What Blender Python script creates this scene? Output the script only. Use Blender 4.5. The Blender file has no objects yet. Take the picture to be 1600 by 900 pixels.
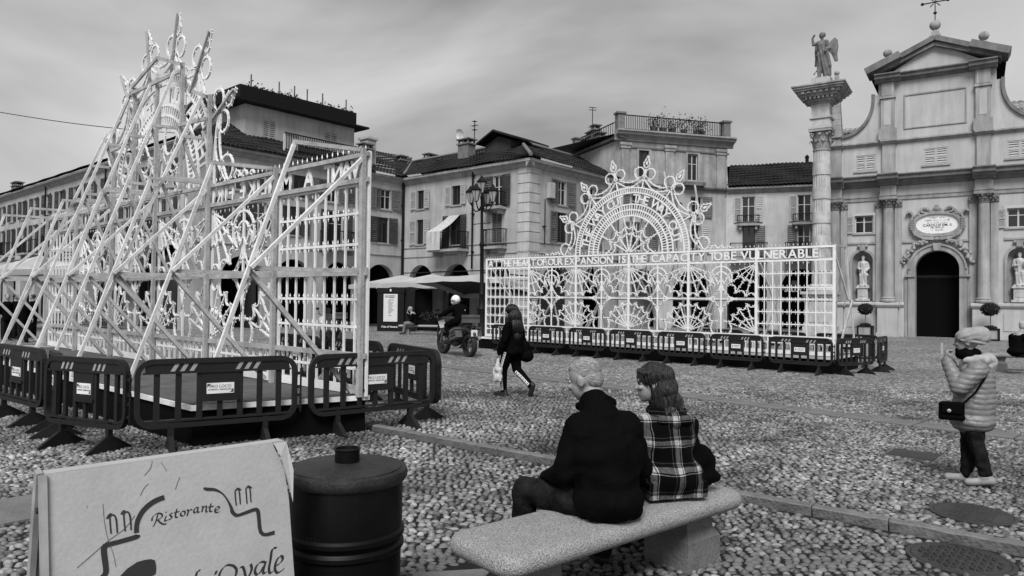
import bpy, bmesh, math, random
import numpy as np
from mathutils import Vector, Matrix, noise
random.seed(7)
PI = math.pi
SC = bpy.context.scene
COL = SC.collection
# ------------------------------------------------------------ camera
YAW, PITCH, ROLL, FPX, EYE = math.radians(41.1), math.radians(1.04), math.radians(0.72), 1100.0, 1.7
cam = bpy.data.cameras.new('camera')
cam.sensor_width = 36.0
cam.lens = 36.0 * FPX / 1600.0
cam.clip_start = 0.05
cam.clip_end = 3000
camo = bpy.data.objects.new('camera', cam)
COL.objects.link(camo)
CR = Matrix.Rotation(YAW, 3, 'Z') @ Matrix.Rotation(PI / 2 + PITCH, 3, 'X') @ Matrix.Rotation(ROLL, 3, 'Z')
camo.matrix_world = Matrix.Translation((0, 0, EYE)) @ CR.to_4x4()
SC.camera = camo
# ------------------------------------------------------------ overcast daylight
SUN_EL, SUN_AZ = math.radians(50), math.radians(-58)     # azimuth of the direction the light comes from, in plaza axes
SC.view_settings.view_transform = 'Standard'
SC.view_settings.look = 'None'
SC.view_settings.exposure = 1.78
world = bpy.data.worlds.new('World')
SC.world = world
world.use_nodes = True
wn = world.node_tree
wn.nodes.clear()
def N(nt, typ, **kw):
    n = nt.nodes.new(typ)
    for k, v in kw.items():
        if k in n.inputs.keys(): n.inputs[k].default_value = v
        else: setattr(n, k, v)
    return n
sky = N(wn, 'ShaderNodeTexSky', sky_type='NISHITA', sun_disc=False, sun_elevation=SUN_EL, sun_rotation=PI / 2 - SUN_AZ, air_density=1.0, dust_density=2.0)
bw = N(wn, 'ShaderNodeRGBToBW')
tc = N(wn, 'ShaderNodeTexCoord')
mp = N(wn, 'ShaderNodeMapping')
mp.inputs['Rotation'].default_value = (0.25, -0.35, YAW + 0.4)
mp.inputs['Scale'].default_value = (1.0, 1.0, 2.6)
n1 = N(wn, 'ShaderNodeTexNoise', Scale=1.35, Detail=5.0, Roughness=0.52, Distortion=0.5)
r1 = N(wn, 'ShaderNodeValToRGB')
r1.color_ramp.elements[0].position = 0.36; r1.color_ramp.elements[0].color = (0.38, 0.38, 0.38, 1)
r1.color_ramp.elements[1].position = 0.62; r1.color_ramp.elements[1].color = (1.12, 1.12, 1.12, 1)
# cloud deck: thinner and brighter towards the horizon, the bluer zenith darker in black and white
sx = N(wn, 'ShaderNodeSeparateXYZ')
r2 = N(wn, 'ShaderNodeValToRGB')
r2.color_ramp.elements[0].position = 0.0; r2.color_ramp.elements[0].color = (2.4, 2.4, 2.4, 1)
r2.color_ramp.elements[1].position = 0.45; r2.color_ramp.elements[1].color = (1.25, 1.25, 1.25, 1)
mul = N(wn, 'ShaderNodeMath', operation='MULTIPLY')
mix = N(wn, 'ShaderNodeMix', data_type='FLOAT')
mix.inputs['Factor'].default_value = 0.9
bg = N(wn, 'ShaderNodeBackground', Strength=0.1)
wo = N(wn, 'ShaderNodeOutputWorld')
L = wn.links.new
L(sky.outputs[0], bw.inputs[0])
L(tc.outputs['Generated'], mp.inputs[0]); L(mp.outputs[0], n1.inputs['Vector']); L(n1.outputs['Fac'], r1.inputs[0])
L(tc.outputs['Generated'], sx.inputs[0]); L(sx.outputs['Z'], r2.inputs[0])
L(r1.outputs[0], mul.inputs[0]); L(r2.outputs[0], mul.inputs[1])
L(bw.outputs[0], mix.inputs[2]); L(mul.outputs[0], mix.inputs[3])
L(mix.outputs[0], bg.inputs['Color']); L(bg.outputs[0], wo.inputs[0])
sun = bpy.data.lights.new('sun', 'SUN')
sun.energy = 1.35
sun.angle = math.radians(28)
suno = bpy.data.objects.new('sun', sun)
COL.objects.link(suno)
suno.rotation_euler = Vector((math.cos(SUN_AZ) * math.cos(SUN_EL), math.sin(SUN_AZ) * math.cos(SUN_EL), math.sin(SUN_EL))).to_track_quat('Z', 'Y').to_euler()

# ------------------------------------------------------------ helpers
def ray(px, py):
    return CR @ Vector(((px - 800) / FPX, -(py - 450) / FPX, -1))
def gp(px, py, z=0.0):
    d = ray(px, py); t = (z - EYE) / d.z
    return Vector((d.x * t, d.y * t, z))
def at(px, depth, z=0.0):
    return Vector((-math.sin(YAW) * depth + math.cos(YAW) * (px - 800) / FPX * depth, math.cos(YAW) * depth + math.sin(YAW) * (px - 800) / FPX * depth, z))
def loc(px, py, T, d=0.0):
    """where a sight line meets the facade plane of frame T: (along, up)"""
    Ti = T.inverted(); o = Ti @ Vector((0, 0, EYE)); q = (Ti.to_3x3() @ ray(px, py))
    t = (d - o.y) / q.y
    return o.x + q.x * t, o.z + q.z * t
def frame(o, ang):
    return Matrix.Translation(Vector(o)) @ Matrix.Rotation(ang, 4, 'Z')
TR = Matrix.Translation
def mat(name, c, rough=0.85, var=0.0, scale=4.0, bump=0.0, bscale=40.0, metal=0.0, fine=0.0, stretch=None, spec=0.35, streak=0.0, attr=None, dirt=0.0):
    m = bpy.data.materials.new(name); m.use_nodes = True
    nt = m.node_tree; b = nt.nodes['Principled BSDF']; l = nt.links.new
    b.inputs['Roughness'].default_value = rough; b.inputs['Metallic'].default_value = metal
    b.inputs['Specular IOR Level'].default_value = spec
    b.inputs['Base Color'].default_value = (c, c, c, 1)
    tcn = N(nt, 'ShaderNodeTexCoord'); src = tcn.outputs['Object']
    if stretch:
        mpn = N(nt, 'ShaderNodeMapping'); mpn.inputs['Scale'].default_value = stretch; l(src, mpn.inputs[0]); src = mpn.outputs[0]
    val = None
    def mulv(a, bsock):
        q = N(nt, 'ShaderNodeMath', operation='MULTIPLY')
        if a is None: q.inputs[0].default_value = c
        else: l(a, q.inputs[0])
        l(bsock, q.inputs[1]); return q.outputs[0]
    def layer(sc, amp, st=None, lo=0.3, hi=0.7, det=5.0):
        s = src
        if st:
            k = N(nt, 'ShaderNodeMapping'); k.inputs['Scale'].default_value = st; l(src, k.inputs[0]); s = k.outputs[0]
        n = N(nt, 'ShaderNodeTexNoise', Scale=sc, Detail=det, Roughness=0.6); l(s, n.inputs['Vector'])
        r = N(nt, 'ShaderNodeMapRange'); l(n.outputs['Fac'], r.inputs[0])
        r.inputs[1].default_value = lo; r.inputs[2].default_value = hi; r.inputs[3].default_value = 1 - amp; r.inputs[4].default_value = 1 + amp * 0.6
        return r.outputs[0]
    if var: val = mulv(val, layer(scale, var))
    if fine: val = mulv(val, layer(bscale, fine, det=3.0))
    if streak: val = mulv(val, layer(2.2, streak, (1.4, 1.4, 0.16)))
    if dirt: val = mulv(val, layer(0.5, dirt, None, 0.35, 0.6, 8.0))
    if attr:
        a = N(nt, 'ShaderNodeAttribute', attribute_name=attr); val = mulv(val, a.outputs['Fac'])
    if val is not None: l(val, b.inputs['Base Color'])
    if bump:
        n = N(nt, 'ShaderNodeTexNoise', Scale=bscale, Detail=4.0); l(src, n.inputs['Vector'])
        bp = N(nt, 'ShaderNodeBump', Strength=bump, Distance=0.02); l(n.outputs['Fac'], bp.inputs['Height']); l(bp.outputs[0], b.inputs['Normal'])
    return m
M = {}
M['white'] = mat('white_paint', 0.68, 0.5, 0.12, 6, fine=0.06)
M['timber'] = mat('grey_timber', 0.33, 0.8, 0.3, 5, 0.3, 30, stretch=(1, 1, 1), fine=0.15)
M['timber_light'] = mat('pale_timber', 0.62, 0.7, 0.25, 5, 0.2, 30)
M['deck'] = mat('stage_deck', 0.07, 0.8, 0.3, 2.5, 0.1, 60, dirt=0.25)
M['black'] = mat('black_skirt', 0.003, 0.8, 0.3, 3, spec=0.08)
M['plastic'] = mat('dark_plastic', 0.013, 0.5, 0.3, 3, 0.1, 90, spec=0.22)
M['stripe'] = mat('reflective_stripe', 0.26, 0.5, 0.25, 9)
M['label'] = mat('label_white', 0.62, 0.6, 0.1, 12)
M['ink'] = mat('ink', 0.02, 0.6)
M['plaster'] = mat('plaster', 0.33, 0.92, 0.14, 0.6, 0.25, 22, fine=0.08, streak=0.2, dirt=0.16)
M['plaster_pale'] = mat('pale_plaster', 0.39, 0.92, 0.18, 0.6, 0.25, 22, fine=0.06, streak=0.18, dirt=0.14)
M['plaster_old'] = mat('worn_plaster', 0.27, 0.92, 0.25, 1.3, 0.3, 14, fine=0.12, streak=0.35, dirt=0.25)
M['trim'] = mat('stone_trim', 0.26, 0.9, 0.2, 1.5, 0.2, 20, streak=0.25)
M['trim_dark'] = mat('dark_trim', 0.13, 0.9, 0.3, 1.5, 0.2, 20, streak=0.3)
M['church'] = mat('church_plaster', 0.37, 0.9, 0.08, 0.7, 0.15, 26, fine=0.06, streak=0.16, dirt=0.08)
M['church_trim'] = mat('church_trim', 0.27, 0.9, 0.18, 1.4, 0.25, 20, streak=0.35, fine=0.08)
M['church_dark'] = mat('church_dark_stone', 0.15, 0.9, 0.3, 1.4, 0.3, 20, streak=0.3)
M['pale_stone'] = mat('pale_stone', 0.40, 0.85, 0.25, 2.5, 0.3, 25, streak=0.3, fine=0.1)
M['statue'] = mat('statue_stone', 0.33, 0.85, 0.35, 5, 0.2, 30, streak=0.3)
M['statue_dark'] = mat('weathered_statue', 0.13, 0.85, 0.45, 5, 0.2, 30)
M['roof'] = mat('roof_tile', 0.020, 0.9, 0.5, 1.2, 0.2, 30, fine=0.35, spec=0.1)
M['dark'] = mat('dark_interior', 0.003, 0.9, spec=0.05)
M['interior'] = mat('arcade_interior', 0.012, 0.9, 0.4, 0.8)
M['shutter'] = mat('grey_shutter', 0.10, 0.7, 0.2, 3)
M['shutter_dark'] = mat('dark_shutter', 0.03, 0.7, 0.2, 3)
M['shutter_pale'] = mat('pale_shutter', 0.33, 0.7, 0.15, 3)
M['sash'] = mat('window_sash', 0.4, 0.6, 0.1, 5)
M['pane'] = mat('window_pane', 0.012, 0.12, spec=0.5)
M['curtain'] = mat('curtain', 0.28, 0.9, 0.3, 6, stretch=(6, 6, 0.5))
M['iron'] = mat('black_iron', 0.006, 0.6, spec=0.15)
M['metal'] = mat('grey_metal', 0.16, 0.35, 0.2, 5, metal=0.7)
M['chrome'] = mat('bright_metal', 0.6, 0.25, metal=0.9)
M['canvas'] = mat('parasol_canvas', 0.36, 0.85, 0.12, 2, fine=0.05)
M['canvas_dark'] = mat('parasol_underside', 0.05, 0.85, 0.15, 2)  # same canvas with the shade under the parasols put into its colour
M['brickwork'] = mat('chimney_brick', 0.14, 0.9, 0.35, 6, 0.3, 30)
M['leaf'] = mat('leaf', 0.012, 0.7, 0.5, 8)
M['cobble'] = mat('cobblestone', 0.15, 0.5, 0.15, 25, 0.25, 90, fine=0.14, attr='tone', spec=0.35)
M['mortar'] = mat('joint_dirt', 0.004, 0.95, 0.5, 8, 0.5, 60)
M['kerb'] = mat('kerb_stone', 0.13, 0.85, 0.3, 6, 0.6, 35, fine=0.2)
M['slab'] = mat('paving_slab', 0.13, 0.8, 0.25, 3, 0.4, 40, fine=0.15)
M['cast'] = mat('cast_iron_cover', 0.045, 0.5, 0.3, 8, 0.3, 60, metal=0.3)
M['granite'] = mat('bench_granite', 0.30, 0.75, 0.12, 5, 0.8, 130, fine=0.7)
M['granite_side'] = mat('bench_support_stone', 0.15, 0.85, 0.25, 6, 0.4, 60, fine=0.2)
M['bin'] = mat('bin_steel', 0.0025, 0.45, 0.5, 5, spec=0.14)
M['bin_lid'] = mat('bin_lid_steel', 0.022, 0.5, 0.5, 7, 0.2, 70, fine=0.4, spec=0.25)
M['signboard'] = mat('sign_board', 0.34, 0.6, 0.08, 4, 0.1, 60, fine=0.06, dirt=0.1)
M['signedge'] = mat('sign_edge', 0.27, 0.6, 0.35, 6)
M['skin'] = mat('skin', 0.22, 0.5, 0.08, 12, 0.15, 150)
M['hair_grey'] = mat('grey_hair', 0.30, 0.6, 0.5, 30, 0.9, 60, stretch=(1, 1, 5), fine=0.4)
M['hair_dark'] = mat('dark_hair', 0.02, 0.42, 0.75, 14, 0.9, 40, stretch=(3, 3, 0.35), fine=0.5)
M['hair_black'] = mat('black_hair', 0.004, 0.45, 0.4, 14, 0.6, 40, stretch=(3, 3, 0.35))
M['jacket'] = mat('black_jacket', 0.0018, 0.85, 0.5, 6, 0.3, 40, spec=0.05)
M['denim'] = mat('dark_denim', 0.010, 0.9, 0.8, 12, 0.4, 60, spec=0.1)
M['coat'] = mat('quilted_coat', 0.15, 0.45, 0.15, 8, 0.15, 60)
M['coat_lining'] = mat('coat_lining', 0.30, 0.7, 0.2, 20)
M['knit'] = mat('knit_hat', 0.27, 0.9, 0.15, 20, 0.5, 120)
M['shoe'] = mat('pale_shoe', 0.22, 0.6, 0.3, 15)
M['blackshoe'] = mat('black_shoe', 0.01, 0.6)
M['bagwhite'] = mat('plastic_bag', 0.45, 0.4, 0.3, 10, 0.5, 20)
M['rubber'] = mat('tyre_rubber', 0.012, 0.8)
M['bikepaint'] = mat('motorcycle_paint', 0.02, 0.3, spec=0.6)
M['poster'] = mat('poster_paper', 0.5, 0.6, 0.08, 8)
M['lamp_glass'] = mat('lantern_glass', 0.32, 0.2, 0.2, 6)
M['cloth'] = mat('awning_cloth', 0.40, 0.85, 0.25, 3, stretch=(5, 5, 0.6))
def ground_mat():
    m = bpy.data.materials.new('distant_cobbles'); m.use_nodes = True
    nt = m.node_tree; b = nt.nodes['Principled BSDF']; l = nt.links.new
    tcn = N(nt, 'ShaderNodeTexCoord')
    mp2 = N(nt, 'ShaderNodeMapping'); mp2.inputs['Rotation'].default_value = (0, 0, -YAW); mp2.inputs['Scale'].default_value = (12, 20, 1); l(tcn.outputs['Object'], mp2.inputs[0])
    vo = N(nt, 'ShaderNodeTexVoronoi', Scale=1.0); l(mp2.outputs[0], vo.inputs['Vector'])
    ve = N(nt, 'ShaderNodeTexVoronoi', Scale=1.0, feature='DISTANCE_TO_EDGE'); l(mp2.outputs[0], ve.inputs['Vector'])
    b1 = N(nt, 'ShaderNodeRGBToBW'); l(vo.outputs['Color'], b1.inputs[0])
    r = N(nt, 'ShaderNodeMapRange'); r.inputs[1].default_value = 0.2; r.inputs[2].default_value = 0.85; r.inputs[3].default_value = 0.11; r.inputs[4].default_value = 0.46; l(b1.outputs[0], r.inputs[0])
    e = N(nt, 'ShaderNodeMapRange'); e.inputs[1].default_value = 0.03; e.inputs[2].default_value = 0.16; e.inputs[3].default_value = 0.22; e.inputs[4].default_value = 1; l(ve.outputs['Distance'], e.inputs[0])
    n = N(nt, 'ShaderNodeTexNoise', Scale=0.35, Detail=9.0, Roughness=0.62); l(tcn.outputs['Object'], n.inputs['Vector'])
    rn = N(nt, 'ShaderNodeMapRange'); rn.inputs[1].default_value = 0.3; rn.inputs[2].default_value = 0.7; rn.inputs[3].default_value = 0.62; rn.inputs[4].default_value = 1.2; l(n.outputs['Fac'], rn.inputs[0])
    m1 = N(nt, 'ShaderNodeMath', operation='MULTIPLY'); m2 = N(nt, 'ShaderNodeMath', operation='MULTIPLY')
    l(r.outputs[0], m1.inputs[0]); l(e.outputs[0], m1.inputs[1]); l(m1.outputs[0], m2.inputs[0]); l(rn.outputs[0], m2.inputs[1])
    l(m2.outputs[0], b.inputs['Base Color']); b.inputs['Roughness'].default_value = 0.6
    bp = N(nt, 'ShaderNodeBump', Strength=0.7, Distance=0.03); l(e.outputs[0], bp.inputs['Height']); l(bp.outputs[0], b.inputs['Normal'])
    return m
M['ground'] = ground_mat()
def plaid_mat():
    m = bpy.data.materials.new('plaid_wool'); m.use_nodes = True
    nt = m.node_tree; b = nt.nodes['Principled BSDF']; l = nt.links.new
    tcn = N(nt, 'ShaderNodeTexCoord'); dn = N(nt, 'ShaderNodeTexNoise', Scale=3.0, Detail=2.0); l(tcn.outputs['Object'], dn.inputs['Vector'])
    ad = N(nt, 'ShaderNodeVectorMath', operation='MULTIPLY_ADD'); l(dn.outputs['Color'], ad.inputs[0]); ad.inputs[1].default_value = (0.06, 0.06, 0.06); l(tcn.outputs['Object'], ad.inputs[2])
    sp = N(nt, 'ShaderNodeSeparateXYZ'); l(ad.outputs[0], sp.inputs[0])
    def band(sock, per, off):
        a = N(nt, 'ShaderNodeMath', operation='MULTIPLY_ADD'); l(sock, a.inputs[0]); a.inputs[1].default_value = 1 / per; a.inputs[2].default_value = off
        f = N(nt, 'ShaderNodeMath', operation='FRACT'); l(a.outputs[0], f.inputs[0])
        r = N(nt, 'ShaderNodeValToRGB'); r.color_ramp.interpolation = 'CONSTANT'
        el = r.color_ramp.elements; el[0].position = 0; el[0].color = (0.06,) * 3 + (1,); el[1].position = 0.42; el[1].color = (0.9,) * 3 + (1,)
        for p, c in ((0.45, 0.15), (0.50, 0.78), (0.68, 0.15), (0.80, 0.5), (0.83, 0.05)):
            q = el.new(p); q.color = (c, c, c, 1)
        l(f.outputs[0], r.inputs[0]); return r.outputs[0]
    h = band(sp.outputs['Z'], 0.155, 0.1); v = band(sp.outputs['Y'], 0.15, 0.3)
    m1 = N(nt, 'ShaderNodeMath', operation='ADD'); l(h, m1.inputs[0]); l(v, m1.inputs[1])
    pw = N(nt, 'ShaderNodeMath', operation='POWER'); l(m1.outputs[0], pw.inputs[0]); pw.inputs[1].default_value = 2.6
    m2 = N(nt, 'ShaderNodeMath', operation='MULTIPLY'); l(pw.outputs[0], m2.inputs[0]); m2.inputs[1].default_value = 0.095
    fn = N(nt, 'ShaderNodeTexNoise', Scale=90.0, Detail=2.0); l(tcn.outputs['Object'], fn.inputs['Vector'])
    m3 = N(nt, 'ShaderNodeMath', operation='MULTIPLY'); l(m2.outputs[0], m3.inputs[0]); l(fn.outputs['Fac'], m3.inputs[1])
    m4 = N(nt, 'ShaderNodeMath', operation='MULTIPLY'); l(m3.outputs[0], m4.inputs[0]); m4.inputs[1].default_value = 1.8
    l(m4.outputs[0], b.inputs['Base Color']); b.inputs['Roughness'].default_value = 0.95; b.inputs['Specular IOR Level'].default_value = 0.1
    return m
M['plaid'] = plaid_mat()

class MB:
    """collects faces; build() links them as one mesh object"""
    def __init__(s, T=None): s.v = []; s.f = []; s.T = T
    def add(s, vs, fs):
        k = len(s.v)
        s.v += [(s.T @ Vector(p)) if s.T else Vector(p) for p in vs]
        s.f += [tuple(i + k for i in f) for f in fs]
        return s
    def box(s, x0, x1, y0, y1, z0, z1, R=None):
        vs = [Vector((x, y, z)) for z in (z0, z1) for x, y in ((x0, y0), (x1, y0), (x1, y1), (x0, y1))]
        if R: vs = [R @ p for p in vs]
        return s.add(vs, [(0, 3, 2, 1), (4, 5, 6, 7), (0, 1, 5, 4), (1, 2, 6, 5), (2, 3, 7, 6), (3, 0, 4, 7)])
    def bar(s, p, q, w=0.05, h=None, up=(0, 0, 1)):
        p = Vector(p); q = Vector(q); h = h or w; d = q - p
        if d.length < 1e-6: return s
        d.normalize(); u = Vector(up)
        if abs(d.dot(u)) > 0.95: u = Vector((0, 1, 0)) if abs(d.y) < 0.9 else Vector((1, 0, 0))
        a = d.cross(u).normalized(); b = a.cross(d)
        vs = [c + a * (w / 2 * i) + b * (h / 2 * j) for c in (p, q) for i, j in ((-1, -1), (1, -1), (1, 1), (-1, 1))]
        return s.add(vs, [(0, 3, 2, 1), (4, 5, 6, 7), (0, 1, 5, 4), (1, 2, 6, 5), (2, 3, 7, 6), (3, 0, 4, 7)])
    def tube(s, pts, r, n=8, caps=True):
        pts = [Vector(p) for p in pts]; rs = r if isinstance(r, (list, tuple)) else [r] * len(pts)
        vs = []; prev = None
        for i, p in enumerate(pts):
            d = (pts[min(i + 1, len(pts) - 1)] - pts[max(i - 1, 0)]).normalized()
            a = prev if prev is not None else (Vector((0, 0, 1)) if abs(d.z) < 0.9 else Vector((1, 0, 0)))
            a = (a - d * a.dot(d)).normalized(); prev = a; b = d.cross(a)
            vs += [p + (a * math.cos(2 * PI * k / n) + b * math.sin(2 * PI * k / n)) * rs[i] for k in range(n)]
        fs = [(i * n + k, i * n + (k + 1) % n, (i + 1) * n + (k + 1) % n, (i + 1) * n + k) for i in range(len(pts) - 1) for k in range(n)]
        if caps: fs += [tuple(range(n - 1, -1, -1)), tuple((len(pts) - 1) * n + k for k in range(n))]
        return s.add(vs, fs)
    def lathe(s, prof, c=(0, 0, 0), n=16, a0=0, a1=2 * PI):
        c = Vector(c); full = abs(a1 - a0 - 2 * PI) < 1e-6; m = n if full else n + 1
        vs = [c + Vector((math.cos(a0 + (a1 - a0) * k / n) * r, math.sin(a0 + (a1 - a0) * k / n) * r, z)) for r, z in prof for k in range(m)]
        fs = [(i * m + k, i * m + (k + 1) % m, (i + 1) * m + (k + 1) % m, (i + 1) * m + k) for i in range(len(prof) - 1) for k in range(n)]
        return s.add(vs, fs)
    def prism(s, pts, d0, d1):
        """outline in (x, z), extruded along y"""
        n = len(pts)
        vs = [(x, d0, z) for x, z in pts] + [(x, d1, z) for x, z in pts]
        return s.add(vs, [tuple(range(n)), tuple(range(2 * n - 1, n - 1, -1))] + [(i, i + n, (i + 1) % n + n, (i + 1) % n) for i in range(n)])
    def ribbon(s, pts, w, d0, d1):
        """flat strip along a path in (x, z), width w, thickness d0..d1 in y"""
        n = len(pts); ws = w if isinstance(w, (list, tuple)) else [w] * n; A = []; B = []
        for i in range(n):
            x0, z0 = pts[max(i - 1, 0)]; x1, z1 = pts[min(i + 1, n - 1)]; L_ = math.hypot(x1 - x0, z1 - z0) or 1
            nx, nz = -(z1 - z0) / L_ * ws[i] / 2, (x1 - x0) / L_ * ws[i] / 2
            A.append((pts[i][0] + nx, pts[i][1] + nz)); B.append((pts[i][0] - nx, pts[i][1] - nz))
        vs = []
        for i in range(n): vs += [(A[i][0], d0, A[i][1]), (B[i][0], d0, B[i][1]), (B[i][0], d1, B[i][1]), (A[i][0], d1, A[i][1])]
        fs = []
        for i in range(n - 1):
            a = 4 * i; b = a + 4
            fs += [(a, a + 1, b + 1, b), (a + 1, a + 2, b + 2, b + 1), (a + 2, a + 3, b + 3, b + 2), (a + 3, a, b, b + 3)]
        fs += [(0, 3, 2, 1), (4 * n - 4, 4 * n - 3, 4 * n - 2, 4 * n - 1)]
        return s.add(vs, fs)
    def ball(s, c, r, n=10, m=6):
        c = Vector(c); r = Vector(r) if not isinstance(r, (int, float)) else Vector((r, r, r))
        vs = [c + Vector((math.sin(PI * i / m) * math.cos(2 * PI * k / n) * r.x, math.sin(PI * i / m) * math.sin(2 * PI * k / n) * r.y, math.cos(PI * i / m) * r.z)) for i in range(m + 1) for k in range(n)]
        return s.add(vs, [(i * n + k, (i + 1) * n + k, (i + 1) * n + (k + 1) % n, i * n + (k + 1) % n) for i in range(m) for k in range(n)])
    def mesh(s, name, m, smooth=False):
        me = bpy.data.meshes.new(name); me.from_pydata([tuple(p) for p in s.v], [], s.f); me.materials.append(M[m] if isinstance(m, str) else m)
        if smooth:
            me.polygons.foreach_set('use_smooth', [True] * len(me.polygons))
            try: me.set_sharp_from_angle(angle=math.radians(40))
            except Exception: pass
        me.update(); return me
    def build(s, name, m, parent=None, smooth=False, kind=None, B=None):
        return link(name, s.mesh(name, m, smooth), parent, B, kind)
def link(name, me, parent=None, B=None, kind=None):
    o = bpy.data.objects.new(name, me); COL.objects.link(o)
    if parent: o.parent = parent
    if B is not None: o.matrix_basis = B
    if kind: o['kind'] = kind
    return o
def thing(name, label, cat, T=None, group=None):
    o = bpy.data.objects.new(name, None); COL.objects.link(o); o.empty_display_size = 0.2
    if T is not None: o.matrix_basis = T if isinstance(T, Matrix) else TR(Vector(T))
    o['label'] = label; o['category'] = cat
    if group: o['group'] = group
    return o
def tag(o, label, cat, group=None):
    o['label'] = label; o['category'] = cat
    if group: o['group'] = group
    return o
def copy_tree(o, T, label, parent=None):
    c = o.copy(); COL.objects.link(c); c.parent = parent
    if parent is None:
        c.matrix_basis = T; c['label'] = label
    for ch in o.children: copy_tree(ch, None, None, c)
    return c
_tc = {}
TMP = bpy.data.scenes.new('workbench')                    # small side scene: evaluating there stays fast
def bake(o):
    vl = TMP.view_layers[0]; vl.update(); return bpy.data.meshes.new_from_object(o.evaluated_get(vl.depsgraph))
def text_mesh(ch, size, m, ext=0.01, off=0.0, shear=0.0):
    k = (ch, size, m, ext, off, shear)
    if k in _tc: return _tc[k]
    cu = bpy.data.curves.new('letter', 'FONT'); cu.body = ch; cu.size = size; cu.extrude = ext; cu.offset = off; cu.shear = shear; cu.resolution_u = 3
    o = bpy.data.objects.new('letter', cu); TMP.collection.objects.link(o)
    me = bake(o)
    bpy.data.objects.remove(o); me.materials.clear(); me.materials.append(M[m])
    co = np.zeros(len(me.vertices) * 3); me.vertices.foreach_get('co', co); co = co.reshape(-1, 3)
    if len(co):
        x0, x1 = co[:, 0].min(), co[:, 0].max(); co[:, 0] -= (x0 + x1) / 2
        # stand the letter up: x stays, y becomes z
        co = np.stack([co[:, 0], -co[:, 2], co[:, 1]], 1); me.vertices.foreach_set('co', co.ravel()); w = x1 - x0
    else: w = 0.3 * size
    me.update(); _tc[k] = (me, w); return _tc[k]
def blob(name, shapes, m, parent=None, vox=0.012, sm=4, disp=None, B=None):
    """shapes fused into ONE continuous skin by a voxel remesh.  ('c', p, rp, q, rq) limb, ('e', centre, radii, (rx, ry, rz)) mass"""
    bm = bmesh.new()
    for sh in shapes:
        if sh[0] == 'e':
            R = Matrix.Identity(4)
            if len(sh) > 3:
                for a, ax in zip(sh[3], 'XYZ'): R = Matrix.Rotation(a, 4, ax) @ R
            bmesh.ops.create_icosphere(bm, subdivisions=3, radius=1, matrix=TR(Vector(sh[1])) @ R @ Matrix.Diagonal(Vector(sh[2]).to_4d()))
        elif sh[0] == 'b':
            bmesh.ops.create_cube(bm, size=1, matrix=TR(Vector(sh[1])) @ (sh[3] if len(sh) > 3 else Matrix.Identity(4)) @ Matrix.Diagonal(Vector(sh[2]).to_4d()))
        else:
            p, rp, q, rq = Vector(sh[1]), sh[2], Vector(sh[3]), sh[4]
            d = q - p; Ln = d.length; Q = d.to_track_quat('Z', 'Y').to_matrix().to_4x4() if Ln > 1e-6 else Matrix.Identity(4)
            n = 14; prof = [(rp * math.cos(a), rp * math.sin(a)) for a in np.linspace(-PI / 2 + .15, 0, 5)] + [(rq * math.cos(a), Ln + rq * math.sin(a)) for a in np.linspace(0, PI / 2 - .15, 5)]
            T = TR(p) @ Q; rings = []
            for r, z in prof: rings.append([bm.verts.new(T @ Vector((r * math.cos(2 * PI * k / n), r * math.sin(2 * PI * k / n), z))) for k in range(n)])
            for a, b in zip(rings, rings[1:]):
                for k in range(n): bm.faces.new((a[k], a[(k + 1) % n], b[(k + 1) % n], b[k]))
            bm.faces.new(rings[0][::-1]); bm.faces.new(rings[-1])
    me = bpy.data.meshes.new(name); bm.to_mesh(me); bm.free()
    o = bpy.data.objects.new('tmp', me); TMP.collection.objects.link(o)
    md = o.modifiers.new('r', 'REMESH'); md.mode = 'VOXEL'; md.voxel_size = vox
    if sm: s = o.modifiers.new('s', 'SMOOTH'); s.iterations = sm; s.factor = 0.5
    res = bake(o)
    bpy.data.objects.remove(o)
    if disp:
        k = len(res.vertices); co = np.zeros(k * 3); no = np.zeros(k * 3); res.vertices.foreach_get('co', co); res.vertices.foreach_get('normal', no)
        co = co.reshape(-1, 3); no = no.reshape(-1, 3); dd = np.array([disp(Vector(c)) for c in co.tolist()]); res.vertices.foreach_set('co', (co + no * dd[:, None]).ravel())
    res.materials.clear(); res.materials.append(M[m]); res.name = name
    res.polygons.foreach_set('use_smooth', [True] * len(res.polygons)); res.update()
    return link(name, res, parent, B)
# ============================================================ SETTING: ground
def plane_sheet(name, pts, z, m, parent=None):
    return MB().add([(p[0], p[1], z) for p in pts], [tuple(range(len(pts)))]).build(name, m, parent, kind='structure' if not parent else None)
ground = plane_sheet('ground', [(-500, -500), (500, -500), (500, 500), (-500, 500)], 0, 'ground')
ground['kind'] = 'structure'
KD = Vector((0.9992, 0.039, 0))                      # direction of the kerb line
KO = gp(565, 672)
def kerb_y(x): return KO.y + (x - KO.x) * KD.y / KD.x
COBMAX = 14.0
# bed of joints under the modelled cobbles
bedp = [gp(-260, 1400), at(-150, 13.95), at(1750, 13.95), gp(1900, 1400)]
plane_sheet('joint_bed', bedp, 0.004, 'mortar', ground)
MANH = [(gp(1520, 805), 0.28), (gp(1500, 876), 0.29)]
STRIPS = []
def blocked(x, y):
    ky = kerb_y(x)
    if ky - 0.03 < y < ky + 0.135 and x > -7.5: return True
    for c, r in MANH:
        if (x - c.x) ** 2 + (y - c.y) ** 2 < (r + 0.03) ** 2: return True
    if -2.1 < x < -1.55 and 8.78 < y < 9.3: return True
    if -6.95 < x < -6.2 and 1.3 < y < 1.85 : return True
    if -3.25 < x < -2.35 and 2.5 < y < 3.3: return True
    if -19.9 < x < -7.9 and 3.8 < y < 5.4: return True
    # smooth slab strip crossing the square
    t = (y - 11.75) - (x + 5.9) * -0.10
    if -0.28 < t < 0.28: return True
    return False
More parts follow.
